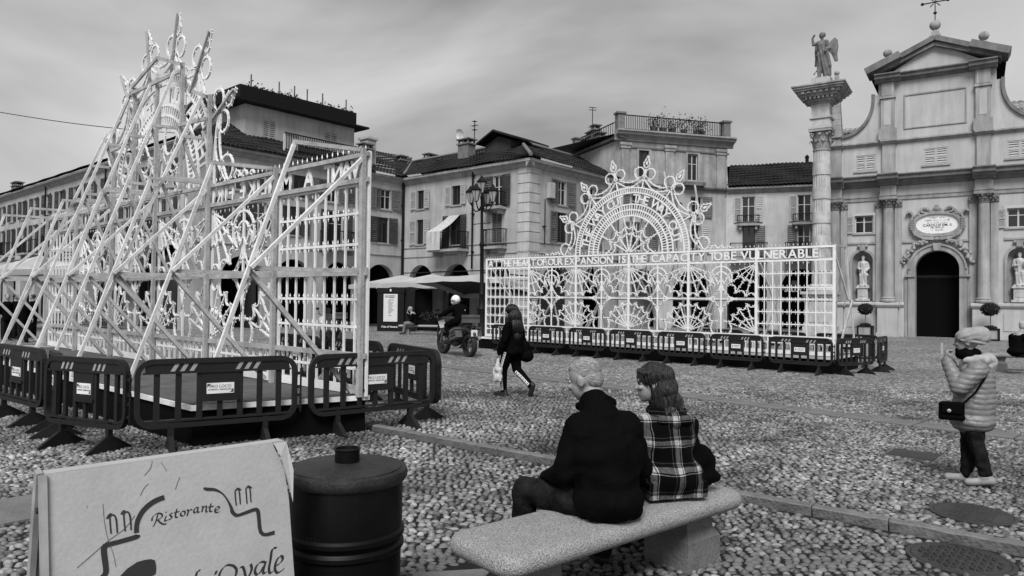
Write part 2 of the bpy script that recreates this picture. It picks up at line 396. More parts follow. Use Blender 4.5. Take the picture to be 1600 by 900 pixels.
vw = Vector((-math.sin(YAW), math.cos(YAW))); rt = Vector((math.cos(YAW), math.sin(YAW)))
rng = np.random.RandomState(3)
cob = []
row = 0; dep = 2.3
while dep < COBMAX:
    du, dv = 0.066, 0.051
    half = dep * 0.78 + 0.4
    n = int(2 * half / du)
    ks = (np.arange(n) - n / 2 + 0.5 * (row % 2)) * du
    jit = rng.uniform(-0.014, 0.014, (n, 2))
    for i in range(n):
        # gently waving rows, as the paver laid them
        u = ks[i] + jit[i, 0]; w = dep + jit[i, 1] * 0.9 + 0.03 * math.sin(ks[i] * 1.3 + dep * 0.7)
        x = vw.x * w + rt.x * u; y = vw.y * w + rt.y * u
        if blocked(x, y): continue
        cob.append((w, x, y))
    dep += dv; row += 1
cob.sort()
print('cobbles', len(cob))
def dome(nseg, rings, rr):
    prof = [(1.0, -0.35), (0.98, 0.2), (0.80, 0.62), (0.42, 0.92)] if rings == 4 else [(1.0, -0.1), (0.82, 0.6)]
    v = [(math.cos(2 * PI * k / nseg) * r * (1 + rr.uniform(-.09, .09)), math.sin(2 * PI * k / nseg) * r * (1 + rr.uniform(-.09, .09)), z) for r, z in prof for k in range(nseg)] + [(0, 0, 1.0)]
    f = []
    for i in range(len(prof) - 1):
        for k in range(nseg): f.append((i * nseg + k, i * nseg + (k + 1) % nseg, (i + 1) * nseg + (k + 1) % nseg)); f.append((i * nseg + k, (i + 1) * nseg + (k + 1) % nseg, (i + 1) * nseg + k))
    t = (len(prof) - 1) * nseg
    for k in range(nseg): f.append((t + k, t + (k + 1) % nseg, len(v) - 1))
    return np.array(v), np.array(f)
def stone_params():
    a = 0.0335 * rng.uniform(0.66, 1.2); b = 0.0235 * rng.uniform(0.7, 1.2); h = 0.022 * rng.uniform(0.4, 1.4)
    ang = YAW + rng.normal(0, 0.38); tone = float(np.clip(rng.normal(0.78, 0.33), 0.2, 1.6))
    if rng.rand() < 0.05: tone = rng.uniform(1.4, 1.8)
    return a, b, h, ang, tone
# the nearest 300 as objects that share a few meshes
near, far = cob[:], []
vis = []
for c in cob:
    q = CR.transposed() @ (Vector((c[1], c[2], 0)) - Vector((0, 0, EYE)))
    px = 800 + FPX * q.x / -q.z; py = 450 - FPX * q.y / -q.z
    if 640 < px < 1590 and py < 893 and c[0] < 5.6: vis.append(c)
    if len(vis) >= 300: break
vs_ = set(vis)
shapes = []
for k in range(12):
    v, f = dome(10, 4, rng); me = bpy.data.meshes.new('cobble'); me.from_pydata(v.tolist(), [], f.tolist())
    tone = float(np.clip(rng.normal(0.75, 0.27), 0.25, 1.5))
    at_ = me.attributes.new('tone', 'FLOAT', 'POINT'); at_.data.foreach_set('value', [tone] * len(v))
    me.materials.append(M['cobble']); me.polygons.foreach_set('use_smooth', [True] * len(f)); me.update(); shapes.append(me)
for c in vis:
    a, b, h, ang, tone = stone_params()
    o = link('cobble', shapes[rng.randint(12)], ground, TR((c[1], c[2], 0.002)) @ Matrix.Rotation(ang, 4, 'Z') @ Matrix.Rotation(rng.normal(0, .08), 4, 'X') @ Matrix.Diagonal((a, b, h, 1)))
VV, FF, TT, off = [], [], [], 0
tmpl = [(dome(8, 4, rng), dome(8, 4, rng), dome(8, 4, rng)), (dome(6, 2, rng), dome(6, 2, rng), dome(6, 2, rng))]
for c in cob:
    if c in vs_: continue
    v, f = tmpl[0 if c[0] < 6.5 else 1][rng.randint(3)]
    a, b, h, ang, tone = stone_params(); tone *= 1.0 + .9 * noise.noise(Vector((c[1] * .7, c[2] * .7, 3))) + .5 * noise.noise(Vector((c[1] * 2.6, c[2] * 2.6, 9))); tone = max(tone, .12); ca, sa = math.cos(ang), math.sin(ang)
    p = np.empty_like(v); x = v[:, 0] * a; y = v[:, 1] * b
    p[:, 0] = x * ca - y * sa + c[1]; p[:, 1] = x * sa + y * ca + c[2]; p[:, 2] = v[:, 2] * h + 0.002
    VV.append(p); FF.append(f + off); TT.append(np.full(len(v), tone)); off += len(v)
VV = np.concatenate(VV); FF = np.concatenate(FF); TT = np.concatenate(TT)
me = bpy.data.meshes.new('cobbles'); me.vertices.add(len(VV)); me.vertices.foreach_set('co', VV.ravel().astype(np.float32))
me.loops.add(len(FF) * 3); me.loops.foreach_set('vertex_index', FF.ravel().astype(np.int32))
me.polygons.add(len(FF)); me.polygons.foreach_set('loop_start', np.arange(0, len(FF) * 3, 3, dtype=np.int32)); me.polygons.foreach_set('loop_total', np.full(len(FF), 3, dtype=np.int32))
me.update(calc_edges=True); a_ = me.attributes.new('tone', 'FLOAT', 'POINT'); a_.data.foreach_set('value', TT.astype(np.float32))
me.polygons.foreach_set('use_smooth', [True] * len(FF)); me.materials.append(M['cobble']); me.validate()
link('cobbles', me, ground, kind='stuff')
# kerb of long rough stones
kerb = thing('kerb', 'low rough stone kerb running across the cobbles behind the bench', 'kerb', KO)
x = 0.2
def kerb_stone(L_):
    mb = MB(); n = max(4, int(L_ / 0.07)); W = 0.10
    rows = []
    for i in range(n + 1):
        u = L_ * i / n; j = rng.uniform(-0.010, 0.010, 4)
        rows += [(u, 0.012 + j[3] * .4, 0.0), (u, j[0], 0.078 + j[2] * 0.4), (u, 0.012 + j[0], 0.088), (u, W - 0.012 + j[1], 0.090 + j[2] * .3), (u, W + j[1], 0.0)]
    fs = [(i * 5 + k, (i + 1) * 5 + k, (i + 1) * 5 + k + 1, i * 5 + k + 1) for i in range(n) for k in range(4)]
    fs += [(0, 1, 2, 3, 4), tuple(n * 5 + k for k in (4, 3, 2, 1, 0))]
    return mb.add(rows, fs)
lens = [1.15, 0.95, 1.2, 0.98, 1.1, 0.55, 0.95, 1.1, 1.0, 0.9]
for Ln in lens:
    kerb_stone(Ln - 0.012).build('kerb_stone', 'kerb', kerb, B=TR((x, x * KD.y / KD.x, 0)) @ Matrix.Rotation(math.atan2(KD.y, KD.x) + rng.normal(0, .004), 4, 'Z'))
    x += Ln
# paving strip of slabs crossing the square
strip = thing('paving_strip', 'narrow strip of smooth stone slabs crossing the cobbled square', 'paving', (0, 0, 0))
strip['kind'] = 'structure'; del strip['category']; del strip['label']
sx_ = -13.0
while sx_ < 3.5:
    w = rng.uniform(0.9, 1.3); y0 = 11.75 - (sx_ + 5.9) * 0.10; a = math.atan(-0.10)
    MB().box(0, w - 0.02, -0.25, 0.25, -0.02, 0.022 + rng.uniform(0, .006)).build('slab', 'slab', strip, B=TR((sx_, y0, 0)) @ Matrix.Rotation(a, 4, 'Z'))
    sx_ += w
# cement pads, manholes, plate
def pad(pts, name, label, m='slab'):
    c = sum((Vector(p) for p in pts), Vector()) / len(pts); mb = MB(); n = len(pts)
    vs = [(p[0] - c.x + rng.uniform(-.01, .01), p[1] - c.y + rng.uniform(-.01, .01), z) for z in (0, 0.02) for p in pts]
    mb.add(vs, [tuple(range(n - 1, -1, -1)), tuple(range(n, 2 * n))] + [(i, (i + 1) % n, (i + 1) % n + n, i + n) for i in range(n)])
    o = mb.build(name, m, B=TR((c.x, c.y, 0))); return tag(o, label, 'paving slab')
pad([(-6.95, 1.3, 0), (-6.2, 1.3, 0), (-6.2, 1.85, 0), (-6.95, 1.85, 0)], 'paving_slab', 'flat pale slab set in the cobbles left of the sign board')
pad([(-3.25, 2.5, 0), (-2.8, 2.45, 0), (-2.35, 2.5, 0), (-2.35, 3.3, 0), (-3.0, 3.3, 0), (-3.3, 2.9, 0)], 'cement_patch', 'rough flat cement patch under the near end of the stone bench')
def manhole(c, r, label, grid):
    t = thing('manhole_cover', label, 'manhole cover', (c.x, c.y, 0), 'round manhole covers by the kerb')
    MB().lathe([(r + .03, 0), (r + .03, .016), (r, .018), (r, .010)], n=40).build('rim', 'cast', t)
    mb = MB().lathe([(r - .004, 0.0), (r - .004, .018), (0.001, .020)], n=40); mb.build('lid', 'cast', t)
    mb = MB(); st = .045
    for i in range(-8, 9):
        for j in range(-8, 9):
            x, y = i * st, j * st
            if x * x + y * y < (r - .05) ** 2:
                if grid: mb.box(-.017, .017, -.006, .006, .017, .027, TR((x, y, 0)) @ Matrix.Rotation(PI / 4 * (1 if (i + j) % 2 else -1), 4, 'Z'))
                elif abs(x) < r * .6: mb.box(x - .016, x + .016, y - .016, y + .016, .017, .023)
    mb.build('tread', 'cast' if grid else 'cast', t, kind='stuff')
    return t
manhole(MANH[0][0], 0.28, 'round iron manhole cover beyond the kerb near the woman in the quilted coat', False)
manhole(MANH[1][0], 0.29, 'round manhole cover with diamond tread on the near side of the kerb', True)
t = thing('ground_plate', 'flat dark rectangular metal plate among the cobbles left of the standing woman', 'metal plate', (-1.82, 9.04, 0))
MB().box(-.27, .27, -.25, .25, -.01, .016).build('frame', 'kerb', t); MB().box(-.24, .24, -.22, .22, .0, .021).build('plate', 'cast', t)

# ============================================================ facade kit
def wall(mb, u0, u1, z0, z1, holes, thick=0.3, d=0.0, arcs=10):
    us = sorted(set([u0, u1] + [h[0] for h in holes] + [h[1] for h in holes])); us = [u for u in us if u0 <= u <= u1]
    zs = sorted(set([z0, z1] + [h[2] for h in holes] + [h[3] for h in holes])); zs = [z for z in zs if z0 <= z <= z1]
    for a, b in zip(us, us[1:]):
        for c, e in zip(zs, zs[1:]):
            m, q = (a + b) / 2, (c + e) / 2
            if any(h[0] < m < h[1] and h[2] < q < h[3] for h in holes): continue
            mb.add([(a, d, c), (b, d, c), (b, d, e), (a, d, e)], [(0, 1, 2, 3)])
    for h in holes:
        a, b, c, e = h[:4]; D = d + thick
        if len(h) > 4 and h[4]:
            r = (b - a) / 2; m = (a + b) / 2; zc = e - r
            P = [(m - r * math.cos(PI * i / (2 * arcs)), zc + r * math.sin(PI * i / (2 * arcs))) for i in range(2 * arcs + 1)]
            for p, q in zip(P, P[1:]):
                mb.add([(p[0], d, p[1]), (q[0], d, q[1]), (q[0], d, e), (p[0], d, e)], [(0, 1, 2, 3)])
                mb.add([(p[0], d, p[1]), (q[0], d, q[1]), (q[0], D, q[1]), (p[0], D, p[1])], [(0, 1, 2, 3)])
            mb.add([(a, d, c), (a, d, zc), (a, D, zc), (a, D, c)], [(0, 1, 2, 3)]); mb.add([(b, d, c), (b, d, zc), (b, D, zc), (b, D, c)], [(0, 1, 2, 3)])
        else:
            mb.add([(a, d, c), (b, d, c), (b, d, e), (a, d, e), (a, D, c), (b, D, c), (b, D, e), (a, D, e)], [(0, 1, 5, 4), (1, 2, 6, 5), (2, 3, 7, 6), (3, 0, 4, 7)])
    return mb
_wc = {}
def cmesh(key, fn, name, m, smooth=False):
    k = (key, name, m)
    if k not in _wc: _wc[k] = fn().mesh(name, m, smooth)
    return _wc[k]
def window(P, T, u0, u1, z0, z1, sh=None, shm='shutter', sw=None, ang=0.12, surround=None, bal=None, name='window', dark=False):
    """window of building P in the opening (u0..u1, z0..z1) of the wall frame T"""
    w, h = round(u1 - u0, 1), round(z1 - z0, 1); B = T @ TR(((u0 + u1) / 2, 0, (z0 + z1) / 2)) @ Matrix.Diagonal(((u1 - u0) / w, 1, (z1 - z0) / h, 1))
    key = (w, h)
    def fr():
        mb = MB(); t = .06
        mb.box(-w / 2, -w / 2 + t, .10, .16, -h / 2, h / 2).box(w / 2 - t, w / 2, .10, .16, -h / 2, h / 2).box(-w / 2 + t, w / 2 - t, .10, .16, h / 2 - t, h / 2).box(-w / 2 + t, w / 2 - t, .10, .16, -h / 2, -h / 2 + t)
        mb.box(-.035, .035, .095, .155, -h / 2 + t, h / 2 - t)
        if not dark: mb.box(-w / 2 + t, -.035, .105, .15, h * .12, h * .12 + .04).box(.035, w / 2 - t, .105, .15, h * .12, h * .12 + .04)
        return mb
    o = link(name, cmesh(key + (dark,), fr, 'window_frame', 'sash' if not dark else 'shutter_dark'), P, B)
    link('pane', cmesh(key, lambda: MB().box(-w / 2 + .05, -.03, .13, .14, -h / 2 + .05, h / 2 - .05), 'pane_l', 'pane'), o)
    link('pane', cmesh(key, lambda: MB().box(.03, w / 2 - .05, .13, .14, -h / 2 + .05, h / 2 - .05), 'pane_r', 'pane'), o)
    link('sill', cmesh(key, lambda: MB().box(-w / 2 - .12, w / 2 + .12, -.07, .1, -h / 2 - .09, -h / 2 - .003), 'sill', 'trim'), o)
    if surround:
        def su():
            mb = MB(); t = .14
            return mb.box(-w / 2 - t, -w / 2, -.05, .06, -h / 2, h / 2 + t).box(w / 2, w / 2 + t, -.05, .06, -h / 2, h / 2 + t).box(-w / 2, w / 2, -.052, .058, h / 2, h / 2 + t - .002)
        link('surround', cmesh(key, su, 'surround', surround), o)
    if sh:
        s_w = sw or w / 2
        def shut():
            mb = MB(); t = .07
            mb.box(0, t, 0, .04, -h / 2, h / 2).box(s_w - t, s_w, 0, .04, -h / 2, h / 2).box(t, s_w - t, 0, .04, h / 2 - t, h / 2).box(t, s_w - t, 0, .04, -h / 2, -h / 2 + t).box(t, s_w - t, 0, .04, -.03, .03)
            n = int(h / .13)
            for i in range(n):
                z = -h / 2 + t + (h - 2 * t) * (i + .5) / n
                mb.add([(t, .004, z - .045), (s_w - t, .004, z - .045), (s_w - t, .034, z + .045), (t, .034, z + .045)], [(0, 1, 2, 3)])
            return mb
        sm_ = cmesh(key + (round(s_w, 2),), shut, 'shutter', shm)
        if sh == 'closed':
            for sgn in (0, 1): link('shutter', sm_, o, TR((-w / 2 + sgn * w / 2, .02, 0)))
        else:
            if sh in ('both', 'left'): link('shutter', sm_, o, TR((-w / 2 - .02, -.03, 0)) @ Matrix.Rotation(PI + ang, 4, 'Z') @ TR((0, 0, 0)))
            if sh in ('both', 'right'): link('shutter', sm_, o, TR((w / 2 + .02, -.07, 0)) @ Matrix.Rotation(-ang, 4, 'Z'))
    return o
def balcony(P, T, u0, u1, z, depth=0.85, h=1.0, name='balcony'):
    o = MB(T).box(u0, u1, -depth, -.003, z - .14, z).box(u0 + .15, u0 + .3, -depth * .7, -.003, z - .4, z - .143).box(u1 - .3, u1 - .15, -depth * .7, -.003, z - .4, z - .143).build(name, 'trim', P)
    mb = MB(T)
    def rail(a, b):
        a = Vector(a); b = Vector(b); mb.bar(a + Vector((0, 0, h)), b + Vector((0, 0, h)), .05); mb.bar(a + Vector((0, 0, .08)), b + Vector((0, 0, .08)), .04)
        n = max(2, int((b - a).length / .12))
        for i in range(n + 1):
            p = a + (b - a) * i / n; mb.bar(p, p + Vector((0, 0, h)), .022)
    rail((u0 + .04, -depth + .05, z), (u1 - .04, -depth + .05, z)); rail((u0 + .04, -depth + .05, z), (u0 + .04, 0, z)); rail((u1 - .04, -depth + .05, z), (u1 - .04, 0, z))
    mb.build('railing', 'iron', o)
    return o
def mould(mb, u0, u1, z, prof, d=0.0):
    """profile [(out, up)...] carried along the facade"""
    n = len(prof); vs = [(u, d - a, z + b) for u in (u0 - 0, u1) for a, b in prof]
    mb.add(vs, [(i, i + n, i + n + 1, i + 1) for i in range(n - 1)] + [tuple(range(n)), tuple(range(2 * n - 1, n - 1, -1)), (0, n - 1, 2 * n - 1, n)])
    return mb
def tiles(mb, T, u0, u1, z, run, rise, tmin=lambda u: 0, tmax=lambda u: 1, pitch=.27, over=.5, rows=9):
    """corrugated pantile slope: eave on u0..u1 at height z, climbing inward"""
    n = max(2, int(abs(u1 - u0) / pitch)); S = 4
    us = [u0 + (u1 - u0) * i / (n * S) for i in range(n * S + 1)]
    prof = [0, .05, .07, .05]; sl = rise / run
    for j in range(rows):
        vs = []
        for i, u in enumerate(us):
            a, b = tmin(u), tmax(u); b = max(a + 1e-4, b)
            for e, dz in ((0, .035), (1, 0)):
                t = a + (b - a) * (j + e) / rows
                y = -over * (1 - t) + t * run; y = t * (run + over) - over
                vs.append((u, y, z + (y + over) * sl - over * sl * 0 + prof[i % S] + dz + .02 * math.sin(u * 1.7 + j)))
        mb.add([T @ Vector(p) for p in vs], [(2 * i, 2 * i + 2, 2 * i + 3, 2 * i + 1) for i in range(len(us) - 1)])
    return mb
def chimney(P, T, w=.7, dp=.6, h=1.2, name='chimney'):
    o = MB(T).box(-w / 2, w / 2, -dp / 2, dp / 2, -.8, h).build(name, 'brickwork', P)
    mb = MB(T).box(-w / 2 - .08, w / 2 + .08, -dp / 2 - .08, dp / 2 + .08, h + .003, h + .1)
    for x_ in (-w / 2 + .06, 0, w / 2 - .06):
        for y_ in (-dp / 2 + .06, dp / 2 - .06): mb.box(x_ - .05, x_ + .05, y_ - .05, y_ + .05, h + .103, h + .32)
    mb.box(-w / 2 - .1, w / 2 + .1, -dp / 2 - .1, dp / 2 + .1, h + .323, h + .4).box(-w / 2 + .1, w / 2 - .1, -dp / 2 + .1, dp / 2 - .1, h + .403, h + .46)
    mb.build('chimney_cap', 'brickwork', o)
    return o
def pipe(P, T, u, z0, z1, r=.055, m='iron'):
    mb = MB(T); mb.tube([(u, -.12, z0), (u, -.12, z1)], r, 8)
    z = z0 + 1
    while z < z1: mb.box(u - .09, u + .09, -.18, -.003, z, z + .05); z += 2.3
    return mb.build('downpipe', m, P)
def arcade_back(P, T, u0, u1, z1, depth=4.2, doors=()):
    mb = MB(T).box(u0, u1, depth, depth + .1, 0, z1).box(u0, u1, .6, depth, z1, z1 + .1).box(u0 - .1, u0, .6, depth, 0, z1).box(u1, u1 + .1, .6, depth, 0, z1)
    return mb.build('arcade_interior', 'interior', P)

# ============================================================ BLOCK behind the left structure (two faces)
E_H = 9.75
XB, YC, XC, YL = -36.3, 30.5, -25.4, 16.0
# frames: x runs to the right as seen from the square, y inward
T0 = frame((XB, YL, 0), 0)
bl = thing('arcaded_corner_building', 'plain plastered arcaded building behind the left light structure, rooftop flat with dark parapet above', 'building', T0)
FX = frame((0, 0, 0), PI / 2)                       # face looking along +X, u runs along +Y
L_B = YC - YL
def on(px, py, P_T): return loc(px, py, P_T)
def boxpx(T, x0, x1, y0, y1):
    """opening seen between pixel columns x0..x1 and rows y0..y1 on wall frame T"""
    xm, ym = (x0 + x1) / 2, (y0 + y1) / 2
    a = loc(x0, ym, T)[0]; b = loc(x1, ym, T)[0]; c = loc(xm, y1, T)[1]; d = loc(xm, y0, T)[1]
    return min(a, b), max(a, b), c, d
WX = T0 @ FX
hol = []; wins = []
up = [(598, 608, 291, 315, 'both', .75), (558, 569, 281, 308, 'both', .75), (513, 526, 270, 300, 'both', .7), (462, 476, 262, 292, 'both', .7), (408, 424, 251, 282, 'both', .7), (361, 378, 244, 276, 'both', .7)]
lo = [(590, 607, 339, 377, 'both', .65), (513, 536, 331, 385, 'both', .6), (450, 463, 322, 350, 'both', .6), (398, 412, 318, 348, 'both', .6), (344, 360, 308, 342, 'both', .6)]
for a in up + lo:
    u0, u1, z0, z1 = boxpx(WX, *a[:4]); w = max(.85, u1 - u0); c = (u0 + u1) / 2
    zz0, zz1 = (7.55, 8.85) if a in up else ((5.35, 7.0) if a[3] - a[2] < 45 else (4.9, 7.05))
    hol.append((c - w / 2, c + w / 2, zz0, zz1)); wins.append((c - w / 2, c + w / 2, zz0, zz1, a[4], a[5]))
ar = []
ua0, ua1, _, za = boxpx(WX, 571, 620, 407, 500)
wA = ua1 - ua0
for k in range(5):
    ar.append((ua0 - k * 3.15, ua0 - k * 3.15 + 2.35, 0.0, 3.95, True))
ar = [a for a in ar if a[0] > .3]
mb = MB(FX); wall(mb, 0, L_B, 0, E_H, hol + ar, .45); mb.build('wall', 'plaster', bl)
ro = mb = MB(FX)
mould(mb, 0, L_B, 4.55, [(.003, 0), (.06, 0), (.06, .07), (.003, .1)]); mould(mb, 0, L_B, E_H - .45, [(.003, 0), (.1, .1), (.16, .2), (.35, .3), (.35, .42), (.003, .44)])
for a in ar:
    r = (a[1] - a[0]) / 2; m = (a[0] + a[1]) / 2; zc = a[3] - r
mb.build('cornice', 'trim', bl)
for w in wins: window(bl, FX, *w[:4], sh=w[4], sw=w[5], shm='shutter_dark' if w[3] < 7.2 else 'shutter', dark=random.random() < .3)
b_ = wins[len(up) + 1]; balcony(bl, FX, b_[0] - .6, b_[1] + .6, 4.75)
pipe(bl, FX, L_B - .12, 0, E_H, .09)
arcade_back(bl, FX, 0.1, L_B - .1, 4.4)
# left face (recedes to the far left)
WL = T0
hol = []; wins = []
for k in range(16):
    c = -1.6 - 2.9 * k
    hol += [(c - .5, c + .5, 7.5, 8.9), (c - .5, c + .5, 4.9, 6.9)]
    wins.append((c - .5, c + .5, 7.5, 8.9)); wins.append((c - .5, c + .5, 4.9, 6.9))
ar2 = [(-2.9 - 3.6 * k, -.5 - 3.6 * k, 0, 3.9, True) for k in range(12)]
mb = MB(); wall(mb, -52, 0, 0, E_H, hol + ar2, .45); mb.build('wall', 'plaster', bl)
mb = MB(); mould(mb, -52, 0, 4.4, [(.003, 0), (.06, 0), (.06, .07), (.003, .1)]); mould(mb, -52, 0.0, E_H - .45, [(.003, 0), (.1, .1), (.16, .2), (.35, .3), (.35, .42), (.003, .44)]); mb.build('cornice', 'trim', bl)
for i, w in enumerate(wins):
    window(bl, TR((0, 0, 0)), *w, sh='both', sw=.5, shm='shutter_dark', ang=.1, dark=i % 3 == 0)
    if i in (3, 7, 9, 13, 17, 21): balcony(bl, TR((0, 0, 0)), w[0] - .5, w[1] + .5, 4.75, .9, 1.0)
for u in (-10.5, -22, -36): pipe(bl, TR((0, 0, 0)), u, 0, E_H)
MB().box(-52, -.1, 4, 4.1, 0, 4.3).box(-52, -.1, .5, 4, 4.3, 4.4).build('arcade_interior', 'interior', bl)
# roof of the block
mb = MB(); RUN, RISE = 5.0, 2.5
tiles(mb, FX, 0, L_B + RUN, E_H, RUN, RISE, tmin=lambda u: max(0, (u - L_B) / (RUN + .5) + .09 * (u > L_B)), tmax=lambda u: min(1, (u + .5) / (RUN + .5)))
tiles(mb, Matrix.Identity(4), -52, .5, E_H, RUN, RISE, tmax=lambda u: min(1, (-u + .5) / (RUN + .5)), rows=6, pitch=.4)
mb.build('roof', 'roof', bl)
MB().add([(-RUN, RUN, E_H + RISE), (-52, RUN, E_H + RISE), (-52, RUN + 5, E_H), (-RUN - 5, RUN + 5, E_H)], [(0, 1, 2, 3)]).build('roof_back', 'roof', bl)
def put(px, py, X=None, Y=None, T=T0):
    """point seen at a pixel on the plane X=const or Y=const of the square, in the frame of a building"""
    d = ray(px, py); t = (X / d.x) if X is not None else (Y / d.y)
    return T.inverted() @ Vector((d.x * t, d.y * t, EYE + d.z * t))
for px, py, X, s in ((571, 232, -37.5, 1), (627, 250, -40, .8), (672, 247, -40, 1.1)):
    p = put(px, py, X=X); chimney(bl, TR((p.x, p.y, p.z - .8)) @ Matrix.Rotation(PI / 2, 4, 'Z'), .75 * s, .6, .7, 'chimney')
p = put(27, 297, Y=18.5); chimney(bl, TR((p.x, p.y, p.z - .6)), 1.3, .6, .9)
# rooftop flat with terrace
XT = -38.6
WT = frame((XT, 0, 0), PI / 2)
a0 = loc(383, 150, WT)[0]; a1 = loc(548, 190, WT)[0]; zp = loc(548, 177, WT)[1]; zb = loc(548, 214, WT)[1]; zw = zp - .62 * (zp - zb)
PT = T0.inverted() @ WT
rt_ = MB(PT)
wh = []
for x0, x1, y0, y1 in ((411, 431, 188, 213), (507, 527, 207, 228)):
    u0, u1, z0, z1 = boxpx(WT, x0, x1, y0, y1); wh.append((u0, u1, 10.6, z1))
mb = MB(PT); wall(mb, a0, a1 + .3, 9.9, zw, wh, .25); mb.add([(a0, 0, 9.9), (a0, 8, 9.9), (a0, 8, zw), (a0, 0, zw)], [(0, 1, 2, 3)]); mb.add([(a1 + .3, 0, 9.9), (a1 + .3, 8, 9.9), (a1 + .3, 8, zw), (a1 + .3, 0, zw)], [(0, 1, 2, 3)])
mb.build('rooftop_flat', 'plaster_pale', bl)
for h_ in wh: window(bl, PT, *h_, sh='closed', shm='shutter_pale')
mb = MB(PT).box(a0 - .9, a1 + 1.0, -.7, 8.5, zw, zw + .12).box(a0 - .5, a1 + .2, -.35, 8, zw + .123, zp); mb.build('parapet', 'iron', bl)
mb = MB(PT)
rr = random.Random(4)
for i in range(260):
    u = rr.choice([rr.gauss(a0 + 1, .7), rr.gauss(a0 + 2.8, .5), rr.gauss(a0 + 5.6, .5), rr.gauss(a0 + 7.3, .4)]); v = rr.uniform(-.3, .4); z = zp + abs(rr.gauss(0, .16)); s = .09
    q = Vector((rr.uniform(-1, 1), rr.uniform(-1, 1), rr.uniform(-1, 1))).normalized(); w_ = q.orthogonal().normalized() * s; q = q * s
    c = Vector((min(max(u, a0), a1), v, z)); mb.add([c - q, c + w_, c + q, c - w_], [(0, 1, 2, 3)])
mb.build('roof_plants', 'leaf', bl, kind='stuff')
mb = MB(PT)
for px in (389, 433, 457, 477, 501, 538):
    u = loc(px, 165, WT)[0]; mb.bar((u, -.2, zp), (u, -.2, zp + .75), .06)
mb.build('parapet_post', 'metal', bl)
# its balcony over the lower roof
ub0 = loc(416, 235, WT)[0]; ub1 = a1 + .2
mb = MB(PT).box(ub0, ub1, -2.0, 0, 9.95, 10.2).box(ub0, ub0 + .9, -2.0, -1.85, 10.203, 11.2).box(ub0 + 5.0, ub0 + 6.3, -2.0, -1.85, 10.203, 11.2); mb.build('terrace', 'plaster_pale', bl)
mb = MB(PT)
for i in range(66):
    u = ub0 + .1 + i * .155
    if u < ub1: mb.bar((u, -2.05, 10.2), (u, -2.05, 11.25), .03)
mb.bar((ub0, -2.05, 11.25), (ub1, -2.05, 11.25), .06).bar((ub0, -2.05, 10.3), (ub1, -2.05, 10.3), .05); mb.build('railing', 'iron', bl)
mb = MB(PT).box(a1 + .5, a1 + 1.2, -1.2, -.4, 9.9, 12.2).box(a1 + .4, a1 + 1.3, -1.3, -.3, 12.203, 12.35); mb.build('chimney_stack', 'plaster', bl)

# ============================================================ CORNER BUILDING in the middle
T1 = frame((XC, YC, 0), 0)
cb = thing('quoined_corner_building', 'plastered corner house with quoins, parasols at its arcade and a draped balcony', 'building', T1)
Wc = T1; ULEN = XB - XC
hol = []; spec = []
def addw(W, x0, x1, y0, y1, z0=None, z1=None, **k):
    u0, u1, c, d = boxpx(W, x0, x1, y0, y1); c = z0 if z0 is not None else c; d = z1 if z1 is not None else d
    hol.append((u0, u1, c, d)); spec.append(((u0, u1, c, d), k))
addw(Wc, 652, 663, 294, 314, 7.6, 8.8, sh='both', sw=.55, shm='shutter_pale', dark=True); addw(Wc, 706, 720, 287, 307, 7.6, 8.8, sh='both', sw=.5, shm='shutter_pale', dark=True)
addw(Wc, 771, 785, 277, 313, 7.25, 9.05, sh='both', sw=.65, shm='shutter_dark'); addw(Wc, 651, 662, 341, 373, 5.3, 6.9, sh='both', sw=.6, shm='shutter_pale', dark=True)
addw(Wc, 703, 720, 334, 376, 4.95, 6.95, sh='both', sw=.55, shm='shutter_dark', dark=True); addw(Wc, 769, 784, 328, 366, 5.0, 6.9, sh='closed', shm='shutter')
arc = []
for x0, x1 in ((638, 676), (692, 734), (757, 797)):
    u0, u1, c, d = boxpx(Wc, x0, x1, 407, 500); arc.append((u0, u1, 0, 3.95, True))
mb = MB(); wall(mb, ULEN, 0, 0, E_H, hol + arc, .5); mb.build('wall', 'plaster', cb)
for s, k in spec: window(cb, Matrix.Identity(4), *s, **k)
i4 = Matrix.Identity(4)
u = spec[2][0]; balcony(cb, i4, u[0] - .35, u[1] + .35, 7.15, .7, .85)
u = spec[5][0]; balcony(cb, i4, u[0] - .45, u[1] + .45, 4.85, .6)
u = spec[4][0]; bal = balcony(cb, i4, u[0] - .95, u[1] + .75, 4.8, 1.0, 1.05)
# awning cloth thrown over the balcony
mb = MB(); n, mm = 14, 12; vs = []
for j in range(mm + 1):
    t = j / mm
    for i in range(n + 1):
        s = i / n; uu = u[0] - .95 + 1.2 * s + (1 - min(1, t * 2)) * (.95 - .35 * s); zz_ = 6.95 - 1.05 * t * 2 + .1 * math.sin(min(1, 2 * t) * PI) * -1 if t < .5 else 5.9 - (t - .5) * 2.3
        yy = -.08 - 1.0 * min(1, t * 2) - .06 * math.sin(s * 17 + t * 2) * (1 - t * .8); vs.append((uu, yy, zz_ - .12 * math.sin(s * PI) * (t > .5) * 0))
mb.add(vs, [(j * (n + 1) + i, j * (n + 1) + i + 1, (j + 1) * (n + 1) + i + 1, (j + 1) * (n + 1) + i) for j in range(mm) for i in range(n)])
tag(mb.build('awning_cloth', 'cloth', B=T1.copy()), 'pale cloth draped from a window over the railing of the balcony', 'cloth')
pipe(cb, i4, loc(740, 350, Wc)[0], 3.6, E_H); arcade_back(cb, i4, ULEN + .1, -.6, 4.4)
